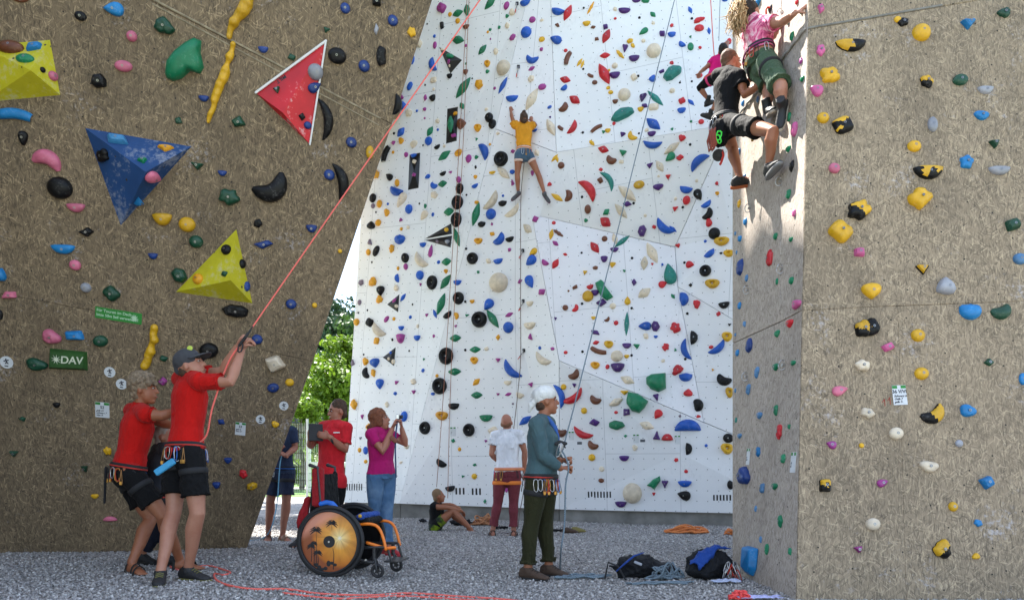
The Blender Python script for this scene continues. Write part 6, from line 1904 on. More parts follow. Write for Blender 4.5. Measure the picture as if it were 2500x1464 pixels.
# climber in tie-dye shirt above
Y = 6.9
J = dict(head=(1833, 33, .1), sa=W(1868, 60, 6.8), sb=W(1822, 62, 7.08), ea=W(1910, 53, 6.6), eb=W(1885, 88, 6.93), wa=W(1940, 32, 6.42), wb=W(1893, 78, 6.9), ha=W(1955, 22, 6.4), hb=W(1900, 70, 6.88),
         pa=W(1872, 152, 6.78), pb=W(1840, 155, 7.05), ka=W(1906, 212, 6.45), kb=W(1880, 212, 6.85), aa=W(1909, 254, 6.45), ab=W(1873, 258, 6.82), ta=W(1906, 297, 6.48), tb=W(1890, 292, 6.72))
p13 = Person('person with blond ponytail and pink tie-dye shirt reaching for a green hold', J, Y, (.75, .6, .5), SK_L, .98, vox=.0085, hands=(.7, .6), palm=((1, .3, -.3), (1, 0, 0)), feet=False, fat=1.04, eyes=False)
m_, nt_, N_, L__, bs_ = newmat('cloth_tiedye')
_c = coord(nt_)
_vo = N_.new('ShaderNodeTexVoronoi'); _vo.inputs['Scale'].default_value = 17
L__.new(mix(nt_, .12, _c, (0, 0, 0)), _vo.inputs[0])
_k = ramp(nt_, noise_(nt_, _c, 11, 4, .6, 1.5), (.36, (.3, .02, .09)), (.47, (.72, .13, .28)), (.56, (.8, .42, .5)), (.68, (.85, .75, .75)))
L__.new(_k, bs_.inputs['Base Color']); bs_.inputs['Roughness'].default_value = .85
bump(nt_, bs_, noise_(nt_, _c, 12, 4), .5, .03)
p13.shirt(m_, sleeve=.6, hem=.16, loose=.026, amp=.008)
p13.legwear(fabric('cloth_green_grey', (0.06, 0.105, 0.06)), .98, .035, amp=.012, top=.14)
h13 = p13.harness(WEB, plain('webbing_magenta', (.3, .03, .16), .8), 3, t=.3, seed=31)
p13.hair(DKH, 'short')
SHOEC = plain('climbing_shoe_black', (.018, .018, .02), .6)
SOLC = plain('sole_cream', (.42, .38, .32), .7)
shoe(p13.root, p13.J['aa'], p13.J['ta'], Vector((-.5, -.75, .3)).normalized(), .95, SHOEC, SOLC, low=False)
shoe(p13.root, p13.J['ab'], p13.J['tb'], Vector((-.35, -.2, 1)).normalized(), .95, SHOEC, SOLC, low=False)
BLD = plain('hair_blond', (.5, .33, .16), .7, var=.5, bscale=120, nscale=30)
hp = p13.J['head']
strands = []
rr = random.Random(9)
for i in range(260):
    a = hp + Vector((-.06, -.04, .03)) + Vector((rr.gauss(0, .022), rr.gauss(0, .022), rr.gauss(0, .022)))
    e = Vector((rr.gauss(-.11, .035), rr.gauss(-.07, .04), rr.gauss(-.2, .06)))
    j1 = lambda q: Vector((rr.gauss(0, q), rr.gauss(0, q), rr.gauss(0, q)))
    strands.append(limb([a, a + e * .3 + Vector((-.03, 0, .05)) + j1(.018), a + e * .6 + Vector((-.02, 0, .02)) + j1(.02), a + e * .85 + j1(.015), a + e + j1(.02)], [.006, .007, .006, .004, .001], 4))
obj('ponytail', comb(*strands), BLD, p13.root, smooth=True)
print('people done')

# ---------------------------------------------------------------- signs on the walls
def text_mesh(name, txt, size, o, u, v, n, mat, parent, align='CENTER', shear=0.0, th=0.001):
    cu = bpy.data.curves.new('t', 'FONT'); cu.body = txt; cu.size = size; cu.align_x = align; cu.align_y = 'CENTER'
    cu.extrude = th; cu.shear = shear; cu.offset = size * .015
    t = bpy.data.objects.new('t', cu); COL.objects.link(t)
    dg = bpy.context.evaluated_depsgraph_get()
    me = bpy.data.meshes.new_from_object(t.evaluated_get(dg))
    V = [o + u * p.co.x + v * p.co.y + n * (p.co.z + th) for p in me.vertices]
    Fc = [tuple(p.vertices) for p in me.polygons]
    bpy.data.objects.remove(t)
    bpy.data.meshes.remove(me)
    return obj(name, (V, Fc), mat, parent)

def plate(o, u, v, n, w, h, th):
    V = [o + u * (x * w / 2) + v * (y * h / 2) + n * z for z in (0, th) for x, y in ((-1, -1), (1, -1), (1, 1), (-1, 1))]
    return V, [(3, 2, 1, 0), (4, 5, 6, 7), (0, 1, 5, 4), (1, 2, 6, 5), (2, 3, 7, 6), (3, 0, 4, 7)]

def axes(wall, x, y, rot=0):
    p, n = hit(wall, x, y)
    u, v = frame_at(p, n); a = R(rot)
    return p, u * math.cos(a) + v * math.sin(a), -u * math.sin(a) + v * math.cos(a), n, p.y / F

def star(o, u, v, n, r, k=11, inner=.42):
    V = []
    for z in (0, .0015):
        for i in range(2 * k):
            a = math.pi * i / k; q = r if i % 2 == 0 else r * inner
            V.append(o + u * q * math.cos(a) + v * q * math.sin(a) + n * z)
    m = 2 * k
    return V, [tuple(range(m, 2 * m))] + [(i, (i + 1) % m, (i + 1) % m + m, i + m) for i in range(m)]

SGREEN = plain('sign_green', (0.015, 0.22, 0.025), .45, var=.15)
SWHITE = plain('sign_white', (0.62, 0.64, 0.66), .5, var=.08)
INK = plain('ink', (0.015, 0.015, 0.03), .6)
p, u, v, n, s = axes('left', 290, 770, -8)
t = thing('wall_sign', 'green plaque with white German lettering and an edelweiss star on the brown wall', 'sign', tuple(p))
obj('sign_board', plate(p, u, v, n, 106 * s, 27 * s, .006), SGREEN, t)
LT = plain('lettering_pale', (.45, .65, .45), .5)
text_mesh('lettering', 'Für Touren im Dach', 9.5 * s, p - u * 50 * s + v * 6 * s + n * .006, u, v, n, LT, t, 'LEFT')
text_mesh('lettering', 'bitte 50m Seil verwenden!', 9.0 * s, p - u * 50 * s - v * 5 * s + n * .006, u, v, n, LT, t, 'LEFT')
obj('star_emblem', star(p + u * 36 * s + n * .007, u, v, n, 10 * s), LT, t)

p, u, v, n, s = axes('left', 165, 876, -2)
t = thing('wall_sign', 'dark green wooden block with pale lettering and a star on the brown wall', 'sign', tuple(p))
DGR = plain('block_green', (0.02, 0.085, 0.012), .55, var=.4, bscale=30)
b_ = [(-45, -26), (44, -26), (46, 20), (-38, 24)]; t_ = [(-38, -20), (38, -19), (40, 14), (-33, 17)]
obj('block', ([p + u * x * s + v * y * s for x, y in b_] + [p + u * x * s + v * y * s + n * .05 for x, y in t_], [(3, 2, 1, 0), (4, 5, 6, 7), (0, 1, 5, 4), (1, 2, 6, 5), (2, 3, 7, 6), (3, 0, 4, 7)]), DGR, t)
LP = plain('lettering_cream', (.62, .66, .5), .6)
text_mesh('lettering', 'DAV', 25 * s, p + u * 13 * s - v * 1 * s + n * .05, u, v, n, LP, t, 'CENTER', .15, .002)
obj('star_emblem', star(p - u * 21 * s + v * 0 * s + n * .051, u, v, n, 12 * s, 9, .3), LP, t)

def card(wall, x, y, w, h, rot, num, lines, lbl):
    p, u, v, n, s = axes(wall, x, y, rot)
    if wall == 'side': w = w * 1.9
    w *= s; h *= s
    t = thing('route_card', lbl, 'route card', tuple(p), 'route cards fixed to the walls')
    n_ = n
    obj('card', plate(p, u, v, n_, w, h, .004), SWHITE, t)
    for sg in (-1, 1):
        obj('green_tab', plate(p + u * sg * w * .31 + v * h * .41 + n * .004, u, v, n, w * .36, h * .15, .0012), SGREEN, t)
    if num: text_mesh('handwriting', num, h * .24, p + v * h * .17 + n * .004, u, v, n, INK, t, 'CENTER')
    for i, l in enumerate(lines):
        text_mesh('handwriting', l, h * .15, p - v * h * (.05 + .15 * i) - u * w * .42 + n * .004, u, v, n, INK, t, 'LEFT', .3)
card('right', 2196, 964, 34, 49, 2, '36 V/VI', ['Schwarz 6-', 'Gelb 7', 'gelb 7-'], 'route card numbered 36 beside small red arrows on the grey brown wall')
card('left', 250, 1000, 32, 38, -5, '52', ['gelb 6+', 'schwarz 7', 'blau 6-'], 'white route card above the crouching man on the dark part of the wall')
card('left', 587, 1046, 24, 32, -7, '53', ['gelb 6', 'blau 5+'], 'white route card under the round stickers near the wall edge')
card('white', 1106, 1053, 14, 22, 0, '', ['5+', '6-'], 'small route card beside the twin ropes low on the white wall')
card('white', 1395, 1063, 13, 21, 0, '', ['6', '7-'], 'small route card beside the red banana hold and grey rope')
card('white', 1553, 1070, 14, 21, 0, '', ['5', '6+'], 'small route card left of the purple three cornered hold')
card('white', 1654, 1073, 13, 21, 0, '', ['7', '6'], 'small route card below the wide blue arch hold')
card('side', 1827, 1114, 10, 40, 0, '', ['6', '5+'], 'narrow route card above the big navy cluster on the column side')
card('side', 1937, 1128, 14, 50, 0, '', ['7-', '6'], 'taller route card by the outer corner of the column side')
for x, y, l in ((1415, 1081, 'small dark plate below the route card by the grey rope'), (1569, 1075, 'small dark plate right of the middle route card')):
    p, u, v, n, s = axes('white', x, y)
    tag(obj('name_plate', plate(p, u, v, n, 12 * s, 6.5 * s, .005), plain('plate_dark', (.09, .1, .12), .5), None), l, 'plate')
for x, y, r_, l in ((16, 884, 15, 'round white sticker at the far end of the brown wall'), (268, 908, 13, 'upper of two round white stickers over the curly haired man'), (297, 937, 13, 'lower of two round white stickers over the curly haired man'),
                    (693, 990, 11, 'round white sticker closest to the brown wall edge'), (636, 1023, 11, 'round white sticker right of the route card near the edge')):
    p, u, v, n, s = axes('left', x, y, -8)
    t = thing('round_sticker', l, 'sticker', tuple(p), 'round stickers on the brown wall')
    k = 24
    V = [p + (u * math.cos(2 * math.pi * i / k) + v * math.sin(2 * math.pi * i / k)) * r_ * s + n * z for z in (0, .003) for i in range(k)]
    obj('disc', (V, [tuple(range(k, 2 * k))] + [(i, (i + 1) % k, (i + 1) % k + k, i + k) for i in range(k)]), SWHITE, t)
    g = []
    q = p + n * .0045
    for a, b in (((-.1, .45), (.05, .1)), ((.05, .1), (-.15, -.25)), ((.05, .1), (.3, -.2)), ((-.1, .3), (-.4, .15)), ((0, .3), (.35, .45)), ((-.25, -.6), (.3, -.6)), ((-.15, .5), (0, .55))):
        g.append(tube([q + (u * a[0] + v * a[1]) * r_ * s, q + (u * b[0] + v * b[1]) * r_ * s], .09 * r_ * s, 4))
    obj('printed_figure', comb(*g), INK, t)
p, u, v, n, s = axes('left', 687, 194, 33)
text_mesh('painted_word', 'MILT', 13 * s, on_volume('left', 687, 194)[0] + n * .004 if on_volume('left', 687, 194)[0] is not None else p + n * .1, u * -1, v * -1, on_volume('left', 687, 194)[1] or n, INK, None)
o = SC.objects.get('painted_word'); tag(o, 'black letters painted upside down on the red volume', 'lettering')
for x, y, l in ((2160, 982, 'small red arrow drawn left of the numbered route card'), (2173, 978, 'red stroke drawn at the edge of the numbered route card')):
    p, u, v, n, s = axes('right', x, y)
    tag(obj('red_mark', comb(tube([p - v * 9 * s + n * .001, p + v * 9 * s + n * .001], .003, 4), tube([p + v * 9 * s + n * .001, p - u * 6 * s + n * .001], .003, 4)), plain('red_ink', (.35, .05, .03), .7), None), l, 'mark')

# ---------------------------------------------------------------- ropes
def rope_mat(name, c1, c2):
    m, nt, N, L, bs = newmat(name)
    co = coord(nt)
    w = N.new('ShaderNodeTexWave'); w.inputs['Scale'].default_value = 38; w.inputs['Distortion'].default_value = 2
    w.bands_direction = 'DIAGONAL'
    L.new(co, w.inputs[0])
    L.new(mix(nt, ramp(nt, w.outputs[0], (.4, 0.), (.6, 1.)), c1, c2), bs.inputs['Base Color'])
    bs.inputs['Roughness'].default_value = .75
    bump(nt, bs, w.outputs[0], .4, .003)
    return m
RPINK = rope_mat('rope_coral', (.78, .10, .075), (.85, .2, .16))
RGREY = rope_mat('rope_bluegrey', (.10, .14, .18), (.2, .26, .3))
RBROWN = rope_mat('rope_brown', (.22, .07, .045), (.4, .17, .11))
RDARK = rope_mat('rope_dark', (.08, .06, .06), (.2, .13, .11))
ROR = rope_mat('rope_orange', (.55, .13, .03), (.72, .26, .07))
RBLU = rope_mat('rope_lightblue', (.05, .25, .45), (.25, .5, .65))
RORD = rope_mat('rope_rust', (.36, .13, .05), (.5, .25, .12))

def smooth_path(P, n=8):
    out = []
    m = len(P)
    for i in range(m - 1):
        p0, p1, p2, p3 = P[max(0, i - 1)], P[i], P[i + 1], P[min(m - 1, i + 2)]
        for k in range(n):
            t = k / n
            out.append(0.5 * ((2 * p1) + (p2 - p0) * t + (2 * p0 - 5 * p1 + 4 * p2 - p3) * t * t + (3 * p1 - p0 - 3 * p2 + p3) * t ** 3))
    out.append(P[-1])
    return out

def rope(pts, r, mat, lbl, parent=None, sm=True, name='rope'):
    P = smooth_path([Vector(p) for p in pts]) if sm else pts
    return tag(obj(name, tube(P, r, 7), mat, parent, smooth=True), lbl, 'rope')
def gp(px, py, h=.012):
    g = ground_at(px, py); g.z += h; return g
rope([W(596, 832, 6.05), W(606, 814, 6.05), W(665, 728, 6.15), W(930, 347, 6.5), W(1172, 0, 6.95), W(1380, -298, 7.5)], .0062, RPINK, 'coral pink rope running up taut from the raised fists of the capped belayer')
rope([W(600, 826, 6.02), W(560, 880, 6.0), W(520, 990, 5.95), W(505, 1060, 5.98), W(480, 1085, 6.0)], .0075, RPINK, 'slack rope end hanging from the raised fists to the belay harness')
rope([gp(415, 1385), gp(440, 1394), gp(480, 1386), gp(512, 1384), gp(545, 1393), gp(562, 1400), gp(545, 1406), gp(524, 1403), gp(528, 1418), gp(560, 1432), gp(620, 1441), gp(700, 1441), gp(780, 1452), gp(900, 1456), gp(1000, 1451), gp(1120, 1459), gp(1240, 1467), gp(1330, 1480)], .009, RPINK, 'coral rope lying across the gravel in the foreground from the black shoes')
rope([gp(690, 1450), gp(820, 1464), gp(960, 1458), gp(1060, 1462), gp(1180, 1470)], .008, RPINK, 'second strand of coral rope along the lower edge of the gravel')
def wallrope(pts, off, r, mat, lbl):
    P = []
    for x, y in pts:
        if y < 0:
            P.append(W(x, y, P[-1].y if P else hit('white', x, 2)[0].y - off))
        else:
            h_ = hit('white', x, y)[0]
            P.append(W(x, y, (h_.y if h_ is not None else 12.6) - off))
    P = [P[0]] + [Vector((0, 0, 0)) + p for p in P[1:]]
    rope(P, r, mat, lbl)
wallrope([(1142, -30), (1140, 0), (1123, 325), (1104, 625), (1084, 940), (1066, 1188)], .2, .0055, RBROWN, 'outer of the twin ropes hanging down the white wall to the seated youngster')
wallrope([(1147, -30), (1145, 0), (1132, 325), (1116, 625), (1100, 940), (1093, 1215)], .22, .0055, RBROWN, 'inner of the twin ropes hanging straight down the white wall')
wallrope([(1281, 386), (1272, 480), (1271, 632), (1271, 760), (1271, 876), (1264, 960), (1255, 1040), (1251, 1075)], .18, .0065, RDARK, 'dark rope led through the quickdraws below the orange shirted climber')
rope([W(1283, 1150, 10.4), W(1278, 1200, 10.4), W(1268, 1255, 10.4), W(1262, 1290, 10.5), gp(1240, 1302), gp(1200, 1296)], .006, RDARK, 'thin rope falling from the hip of the person in maroon trousers')
rope([W(1700, -210, 12.0), W(1648, -5, 11.3), W(1500, 595, 8.8), W(1400, 998, 7.1), W(1373, 1100, 6.62)], .0065, RGREY, 'blue grey rope stretched up steeply from the belayer in the teal sweater', sm=False)
rope([W(1372, 1100, 6.6), W(1383, 1120, 6.57), W(1388, 1145, 6.56), W(1381, 1185, 6.56), W(1378, 1280, 6.56), W(1370, 1340, 6.5), gp(1368, 1396), gp(1378, 1403)], .0075, RGREY, 'grey rope tail hanging from the fists of the belayer to the gravel')
rope([W(1731, -60, 11.2), W(1735, 0, 11.1), W(1743, 128, 10.6), W(1752, 185, 10.55)], .007, RPINK, 'thin pink rope above the climber in the bright pink shirt')
rope([W(1881, -60, 7.4), W(1880, 0, 7.3), W(1879, 30, 7.25), W(1884, 52, 7.2), W(1872, 70, 7.2)], .009, RPINK, 'red rope tied in beside the head of the ponytailed climber')
rope([W(1758, 0, 11.6), W(1755, 100, 11.4)], .005, RGREY, 'thin dark rope falling behind the head of the pink shirted climber')
rope([W(690, 1104, 9.5), W(684, 1130, 9.5), W(681, 1165, 9.5), W(676, 1230, 9.5), W(661, 1290, 9.5), gp(640, 1316), gp(605, 1322)], .007, RBLU, 'light blue rope hanging from the hands of the person in navy')
# belay device of the teal belayer
t = thing('belay_device', 'black belay device with steel carabiner in front of the teal sweater', 'belay device', tuple(W(1368, 1088, 6.6)))
obj('device_body', remesh([limb([W(1358, 1083, 6.6), W(1366, 1078, 6.6), W(1382, 1082, 6.6)], [.016, .02, .014], 8), limb([W(1372, 1080, 6.6), W(1380, 1092, 6.6)], [.012, .008], 8)], .006, 1), SHOEK, t, smooth=True)
biner(t, W(1370, 1082, 6.58), W(1358, 1118, 6.62) - W(1370, 1082, 6.58), Vector((1, 0, 0)), STEEL, .13, .024, .006)
obj('tether', tube([W(1356, 1112, 6.65), W(1350, 1135, 6.66), W(1345, 1160, 6.67)], .01, 6), WEB, t)
t = thing('belay_device', 'black device and red carabiner beside the head of the ponytailed climber', 'belay device', tuple(W(1882, 30, 7.25)))
obj('device_body', remesh([limb([W(1886, 22, 7.2), W(1893, 40, 7.2)], [.045, .035], 8)], .008, 1), SHOEK, t, smooth=True)
biner(t, W(1875, 18, 7.18), Vector((.15, 0, -1)), Vector((1, 0, 0)), ALU, .12, .035, .009)
t = thing('belay_device', 'black belay clip between the raised fists of the capped belayer', 'belay device', tuple(W(596, 836, 6.0)))
obj('device_body', limb([W(585, 842, 5.98), W(600, 822, 5.97), W(617, 797, 6.0)], [.016, .018, .006], 8, asp=.6), SHOEK, t)
biner(t, W(588, 838, 5.97), Vector((-.2, 0, -1)), Vector((1, 0, 0)), SHOEK, .07, .02, .006)

def pile(px, py, w, d, hgt, n, r, mat, lbl, seed, name='rope_pile', steps=14):
    rr = random.Random(seed)
    c = ground_at(px, py)
    P = []
    a = 0
    for i in range(n * steps):
        a = 2 * math.pi * i / steps
        k = i // steps
        if i % steps == 0:
            ox, oy, ex, ey = rr.uniform(-.35, .35) * w, rr.uniform(-.25, .25) * d, rr.uniform(.3, .62) * w, rr.uniform(.3, .6) * d
            hz = rr.uniform(.1, 1) ** 1.5 * hgt
        x = ox + ex * math.cos(a) * (1 + .15 * math.sin(3 * a + k)); y = oy + ey * math.sin(a) * (1 + .15 * math.cos(2 * a + k))
        fall = max(0, 1 - (x / (w * .9)) ** 2)
        z = (hz * (.5 + .5 * math.sin(a * 2 + k * 1.7))) * fall + .01 + r + abs(rr.gauss(0, .006))
        x += rr.gauss(0, .012); y += rr.gauss(0, .012)
        p = c + Vector((x, y, 0)); p.z = gz(p.x, p.y) + z
        P.append(p)
    P = smooth_path(P, 2)
    return tag(obj(name, tube(P, r, 6), mat, None, smooth=True), lbl, 'rope')
pile(1432, 1414, .3, .1, .03, 4, .009, RGREY, 'flat pile of grey rope at the brown shoes of the teal belayer', 3)
pile(1682, 1302, .42, .2, .12, 9, .0125, ROR, 'orange rope heap lying alone on the gravel near the white wall', 5)
pile(1792, 1306, .16, .12, .06, 5, .009, ROR, 'little orange rope end half hidden by the column foot', 8)
pile(1180, 1282, .24, .2, .24, 10, .0125, RORD, 'rust coloured rope heap beside the seated youngster', 11)
pile(1632, 1415, .2, .11, .16, 9, .0085, RGREY, 'tangled grey rope between the two dark backpacks', 14)
pile(1612, 1428, .3, .05, .01, 3, .007, RGREY, 'grey rope strands lying in front of the first backpack', 15)
pile(1806, 1466, .1, .07, .08, 7, .0085, rope_mat('rope_signal', (.75, .03, .04), (.85, .12, .1)), 'bright red rope bundle at the lower picture edge by the column', 17)

# ---------------------------------------------------------------- bags, shoes, cloths
BAGK = fabric('bag_black', (0.012, 0.013, 0.016), .75, .8)
BAGB = fabric('bag_blue', (0.012, 0.06, 0.3), .6, .7)
def lump(parts, mat, name, parent, vox=.012, amp=.012, sc=11, seed=1):
    return obj(name, remesh(parts, vox, 2, wavy(amp, sc, seed)), mat, parent, smooth=True)
c = ground_at(1568, 1412)
t = thing('backpack', 'slumped black backpack with a thin blue trim beside the grey rope tangle', 'backpack', tuple(c), 'backpacks at the column foot')
t.scale = (1.2, 1.2, 1.15)
z0 = c.z
lump([ell(c + Vector((-.02, .05, .09)), Vector((.2, 0, 0)), Vector((0, .13, 0)), Vector((0, 0, .12))), ell(c + Vector((.16, .03, .06)), Vector((.16, 0, 0)), Vector((0, .11, 0)), Vector((0, 0, .08))), limb([c + Vector((-.15, .03, .05)), c + Vector((-.24, .0, .1))], [.07, .035])], BAGK, 'bag_body', t, amp=.016)
obj('blue_trim', limb([c + Vector((-.19, -.05, .07)), c + Vector((-.13, -.065, .13)), c + Vector((-.07, -.06, .18)), c + Vector((.0, -.03, .2))], [.012, .02, .018, .01], 8, asp=.4), BAGB, t, smooth=True)
obj('strap', limb([c + Vector((-.27, -.02, .02)), c + Vector((-.25, -.03, .13)), c + Vector((-.18, -.04, .1)), c + Vector((-.14, -.08, .02))], .02, 8, asp=.3), WEB, t, smooth=True)
obj('logo_patch', box(c + Vector((-.045, -.085, .13)), .06, .01, .02, Matrix.Rotation(.4, 3, 'Y'), bev=.004), plain('patch_grey', (.35, .37, .42), .5), t)
c = ground_at(1738, 1416)
t = thing('backpack', 'bulky blue and black backpack leaning against the foot of the column', 'backpack', tuple(c), 'backpacks at the column foot')
t.scale = (1.2, 1.15, 1.2)
lump([ell(c + Vector((0, .08, .11)), Vector((.2, 0, 0)), Vector((0, .15, 0)), Vector((0, 0, .14))), ell(c + Vector((-.06, .05, .06)), Vector((.16, 0, 0)), Vector((0, .14, 0)), Vector((0, 0, .08)))], BAGK, 'bag_body', t, amp=.014, seed=4)
lump([limb([c + Vector((-.15, -.03, .13)), c + Vector((-.08, -.0, .19)), c + Vector((.03, .02, .235)), c + Vector((.14, .05, .22))], [.035, .05, .055, .03], 10, asp=.6), limb([c + Vector((-.1, -.065, .1)), c + Vector((.0, -.02, .19))], [.03, .035], 8)], BAGB, 'blue_flap', t, amp=.008, sc=20, seed=5)
t = thing('quickdraw_bunch', 'bunch of silver quickdraws and slings hanging out of the blue backpack', 'carabiners', tuple(c + Vector((.14, -.1, 0))))
rr = random.Random(3)
for i in range(16):
    a = c + Vector((.09 + rr.random() * .1, -.06 - rr.random() * .05, .1 + rr.random() * .08))
    biner(t, a, Vector((rr.uniform(-.5, .6), rr.uniform(-.3, .1), -1)), Vector((rr.uniform(-1, 1), 1, 0)), (STEEL, STEEL, SHOEK, ALU)[i % 4], .1, .022, .0042)
def cloth(px, py, w, d, mat, lbl, seed, name='cloth'):
    c = ground_at(px, py); n = 16
    V = []
    for j in range(n):
        for i in range(n):
            x = (i / (n - 1) - .5) * w; y = (j / (n - 1) - .5) * d
            r_ = math.hypot(x / w, y / d)
            p = c + Vector((x * (1 + .3 * noise.noise(Vector((j * .4, seed, 0)))), y + .1 * d * noise.noise(Vector((i * .5, seed, 3))), 0))
            p.z = gz(p.x, p.y) + .02 + .03 * abs(noise.noise(Vector((x * 22, y * 22, seed)))) + .02 * (1 - r_)
            V.append(p)
    Fc = [(j * n + i, j * n + i + 1, (j + 1) * n + i + 1, (j + 1) * n + i) for j in range(n - 1) for i in range(n - 1)]
    o = obj(name, (V, Fc), mat, None, smooth=True)
    m_ = o.modifiers.new('s', 'SOLIDIFY'); m_.thickness = .004
    return tag(o, lbl, 'cloth')
cloth(1772, 1426, .22, .1, fabric('cloth_paleblue', (.5, .56, .75)), 'crumpled pale blue cloth under the quickdraw bunch', 2)
cloth(1852, 1466, .3, .1, fabric('cloth_lavender', (.48, .48, .75)), 'crumpled lavender cloth beside the red rope bundle', 5)
def slipper(px, py, ang, mat, lbl):
    c = ground_at(px, py); d = Vector((math.cos(ang), math.sin(ang), 0)); s_ = d.cross(UPZ)
    t = thing('climbing_shoe', lbl, 'climbing shoe', tuple(c), 'climbing shoes left on the gravel')
    sec = [(c + d * x + UPZ * (.02 + z), s_ * w_, UPZ * h_) for x, w_, h_, z in ((-.12, .02, .02, .03), (-.1, .035, .04, .03), (-.04, .04, .045, .03), (.02, .043, .035, .02), (.08, .045, .025, .01), (.12, .025, .015, .0))]
    obj('upper', loft(sec, 10), mat, t, smooth=True)
    obj('pull_loop', tube([c + d * -.12 + UPZ * .06, c + d * -.15 + UPZ * .09, c + d * -.11 + UPZ * .1], .005, 5), WEB, t)
slipper(1392, 1302, .2, BRS, 'brown climbing shoe lying behind the legs of the teal belayer')
slipper(1412, 1300, .5, plain('shoe_mustard', (.22, .18, .05), .7), 'mustard climbing shoe of the pair left near the white wall')
c = ground_at(1343, 1285)
tag(obj('chalk_bag', remesh([ell(c + Vector((0, 0, .05)), Vector((.06, 0, 0)), Vector((0, .06, 0)), Vector((0, 0, .06)))], .01, 1, wavy(.006, 30)), fabric('cloth_offwhite', (.6, .62, .65)), None, smooth=True), 'pale little chalk bag on the gravel behind the teal belayer', 'chalk bag')
def heap(px, py, w, d, h, lbl, mat=BAGK, seed=3, name='gear_bag'):
    c = ground_at(px, py)
    o = obj(name, remesh([ell(c + Vector((0, 0, h * .4)), Vector((w, 0, 0)), Vector((0, d, 0)), Vector((0, 0, h * .6))), ell(c + Vector((w * .5, 0, h * .2)), Vector((w * .7, 0, 0)), Vector((0, d, 0)), Vector((0, 0, h * .4)))], .014, 1, wavy(.02, 14, seed)), mat, None, smooth=True)
    tag(o, lbl, 'bag')
heap(1125, 1283, .22, .15, .16, 'dark gear bag behind the bare legs of the seated youngster')
heap(1222, 1291, .13, .1, .07, 'dark cloth heap between the maroon trouser legs', seed=5)
heap(1030, 1275, .1, .1, .1, 'dark lump of clothing behind the back of the seated youngster', seed=8)
heap(1360, 1298, .12, .08, .06, 'dark harness heap next to the loose climbing shoes', seed=9)

# ---------------------------------------------------------------- wheelchair
g0 = gz(-1.54, 6.45)
NC = Vector((-1.54, 6.42, g0 + .305))
AX = Vector((.18, .98, 0)).normalized(); FW = Vector((.983, -.18, 0)).normalized()
wc = thing('wheelchair', 'empty wheelchair with sunset picture wheel covers and orange frame', 'wheelchair', (NC.x, NC.y, g0))
def Lc(fx, ax, z): return NC + FW * fx + AX * ax + Vector((0, 0, z + g0 - NC.z))
RUB = plain('tyre_rubber', (.016, .016, .018), .65, bscale=60)
def torus(c, R_, r, ax, n=40, m=10, asp=1.0):
    u = FW; v = UPZ
    V, Fc = [], []
    for i in range(n):
        a = 2 * math.pi * i / n; d = u * math.cos(a) + v * math.sin(a)
        for k in range(m):
            b = 2 * math.pi * k / m
            V.append(c + d * (R_ + r * math.cos(b)) + ax * r * asp * math.sin(b))
    for i in range(n):
        for k in range(m):
            Fc.append((i * m + k, i * m + (k + 1) % m, ((i + 1) % n) * m + (k + 1) % m, ((i + 1) % n) * m + k))
    return V, Fc
m_, nt_, N_, L__, bs_ = newmat('sunset_print')
uvn = N_.new('ShaderNodeUVMap').outputs[0]
sx = N_.new('ShaderNodeSeparateXYZ'); L__.new(uvn, sx.inputs[0])
ds = N_.new('ShaderNodeVectorMath'); ds.operation = 'DISTANCE'; ds.inputs[1].default_value = (.36, .12, 0); L__.new(uvn, ds.inputs[0])
# rays fan out from the printed sun
rx = math_(nt_, 'SUBTRACT', sx.outputs[0], .36); ry = math_(nt_, 'SUBTRACT', sx.outputs[1], .12)
ang = math_(nt_, 'ARCTAN2', ry, rx)
rays = noise_(nt_, None, 1); rn = nt_.nodes[-1]
cmb = N_.new('ShaderNodeCombineXYZ'); L__.new(math_(nt_, 'MULTIPLY', ang, 1.7), cmb.inputs[0]); L__.new(math_(nt_, 'MULTIPLY', ds.outputs['Value'], .7), cmb.inputs[1])
L__.new(cmb.outputs[0], rn.inputs[0]); rn.inputs['Scale'].default_value = 1.3; rn.inputs['Detail'].default_value = 4
base_ = ramp(nt_, ds.outputs['Value'], (0.0, (1, .95, .8)), (.09, (.95, .72, .3)), (.4, (.82, .36, .045)), (.9, (.6, .18, .02)), (1.3, (.3, .08, .03)))
col_ = mix(nt_, ramp(nt_, rays, (.42, 0.), (.7, .5)), base_, (.3, .08, .015))
pk_ = ramp(nt_, math_(nt_, 'SUBTRACT', sx.outputs[1], math_(nt_, 'MULTIPLY', sx.outputs[0], .6)), (.55, 0.), (.85, .75))
col_ = mix(nt_, pk_, col_, (.75, .3, .2))
L__.new(col_, bs_.inputs['Base Color']); bs_.inputs['Roughness'].default_value = .3
SUNP = m_
def palm(parent, cx, cy, top, sc, c0, ax):
    q = lambda x, y: c0 + FW * x + UPZ * y + ax * -.0065
    g = [limb([q(cx, cy), q(cx + .004, (cy + top) / 2), q(cx, top)], [.0035, .003, .0025], 5)]
    for i in range(9):
        a = -.5 + 4.1 * i / 8
        P = [q(cx, top), q(cx + math.cos(a) * sc * .5, top + math.sin(a) * sc * .5 + .004), q(cx + math.cos(a) * sc, top + math.sin(a) * sc * .75 - sc * .22)]
        g.append(limb(P, [.004, .007, .002], 5))
    obj('palm_print', comb(*g), SHOEK, parent)
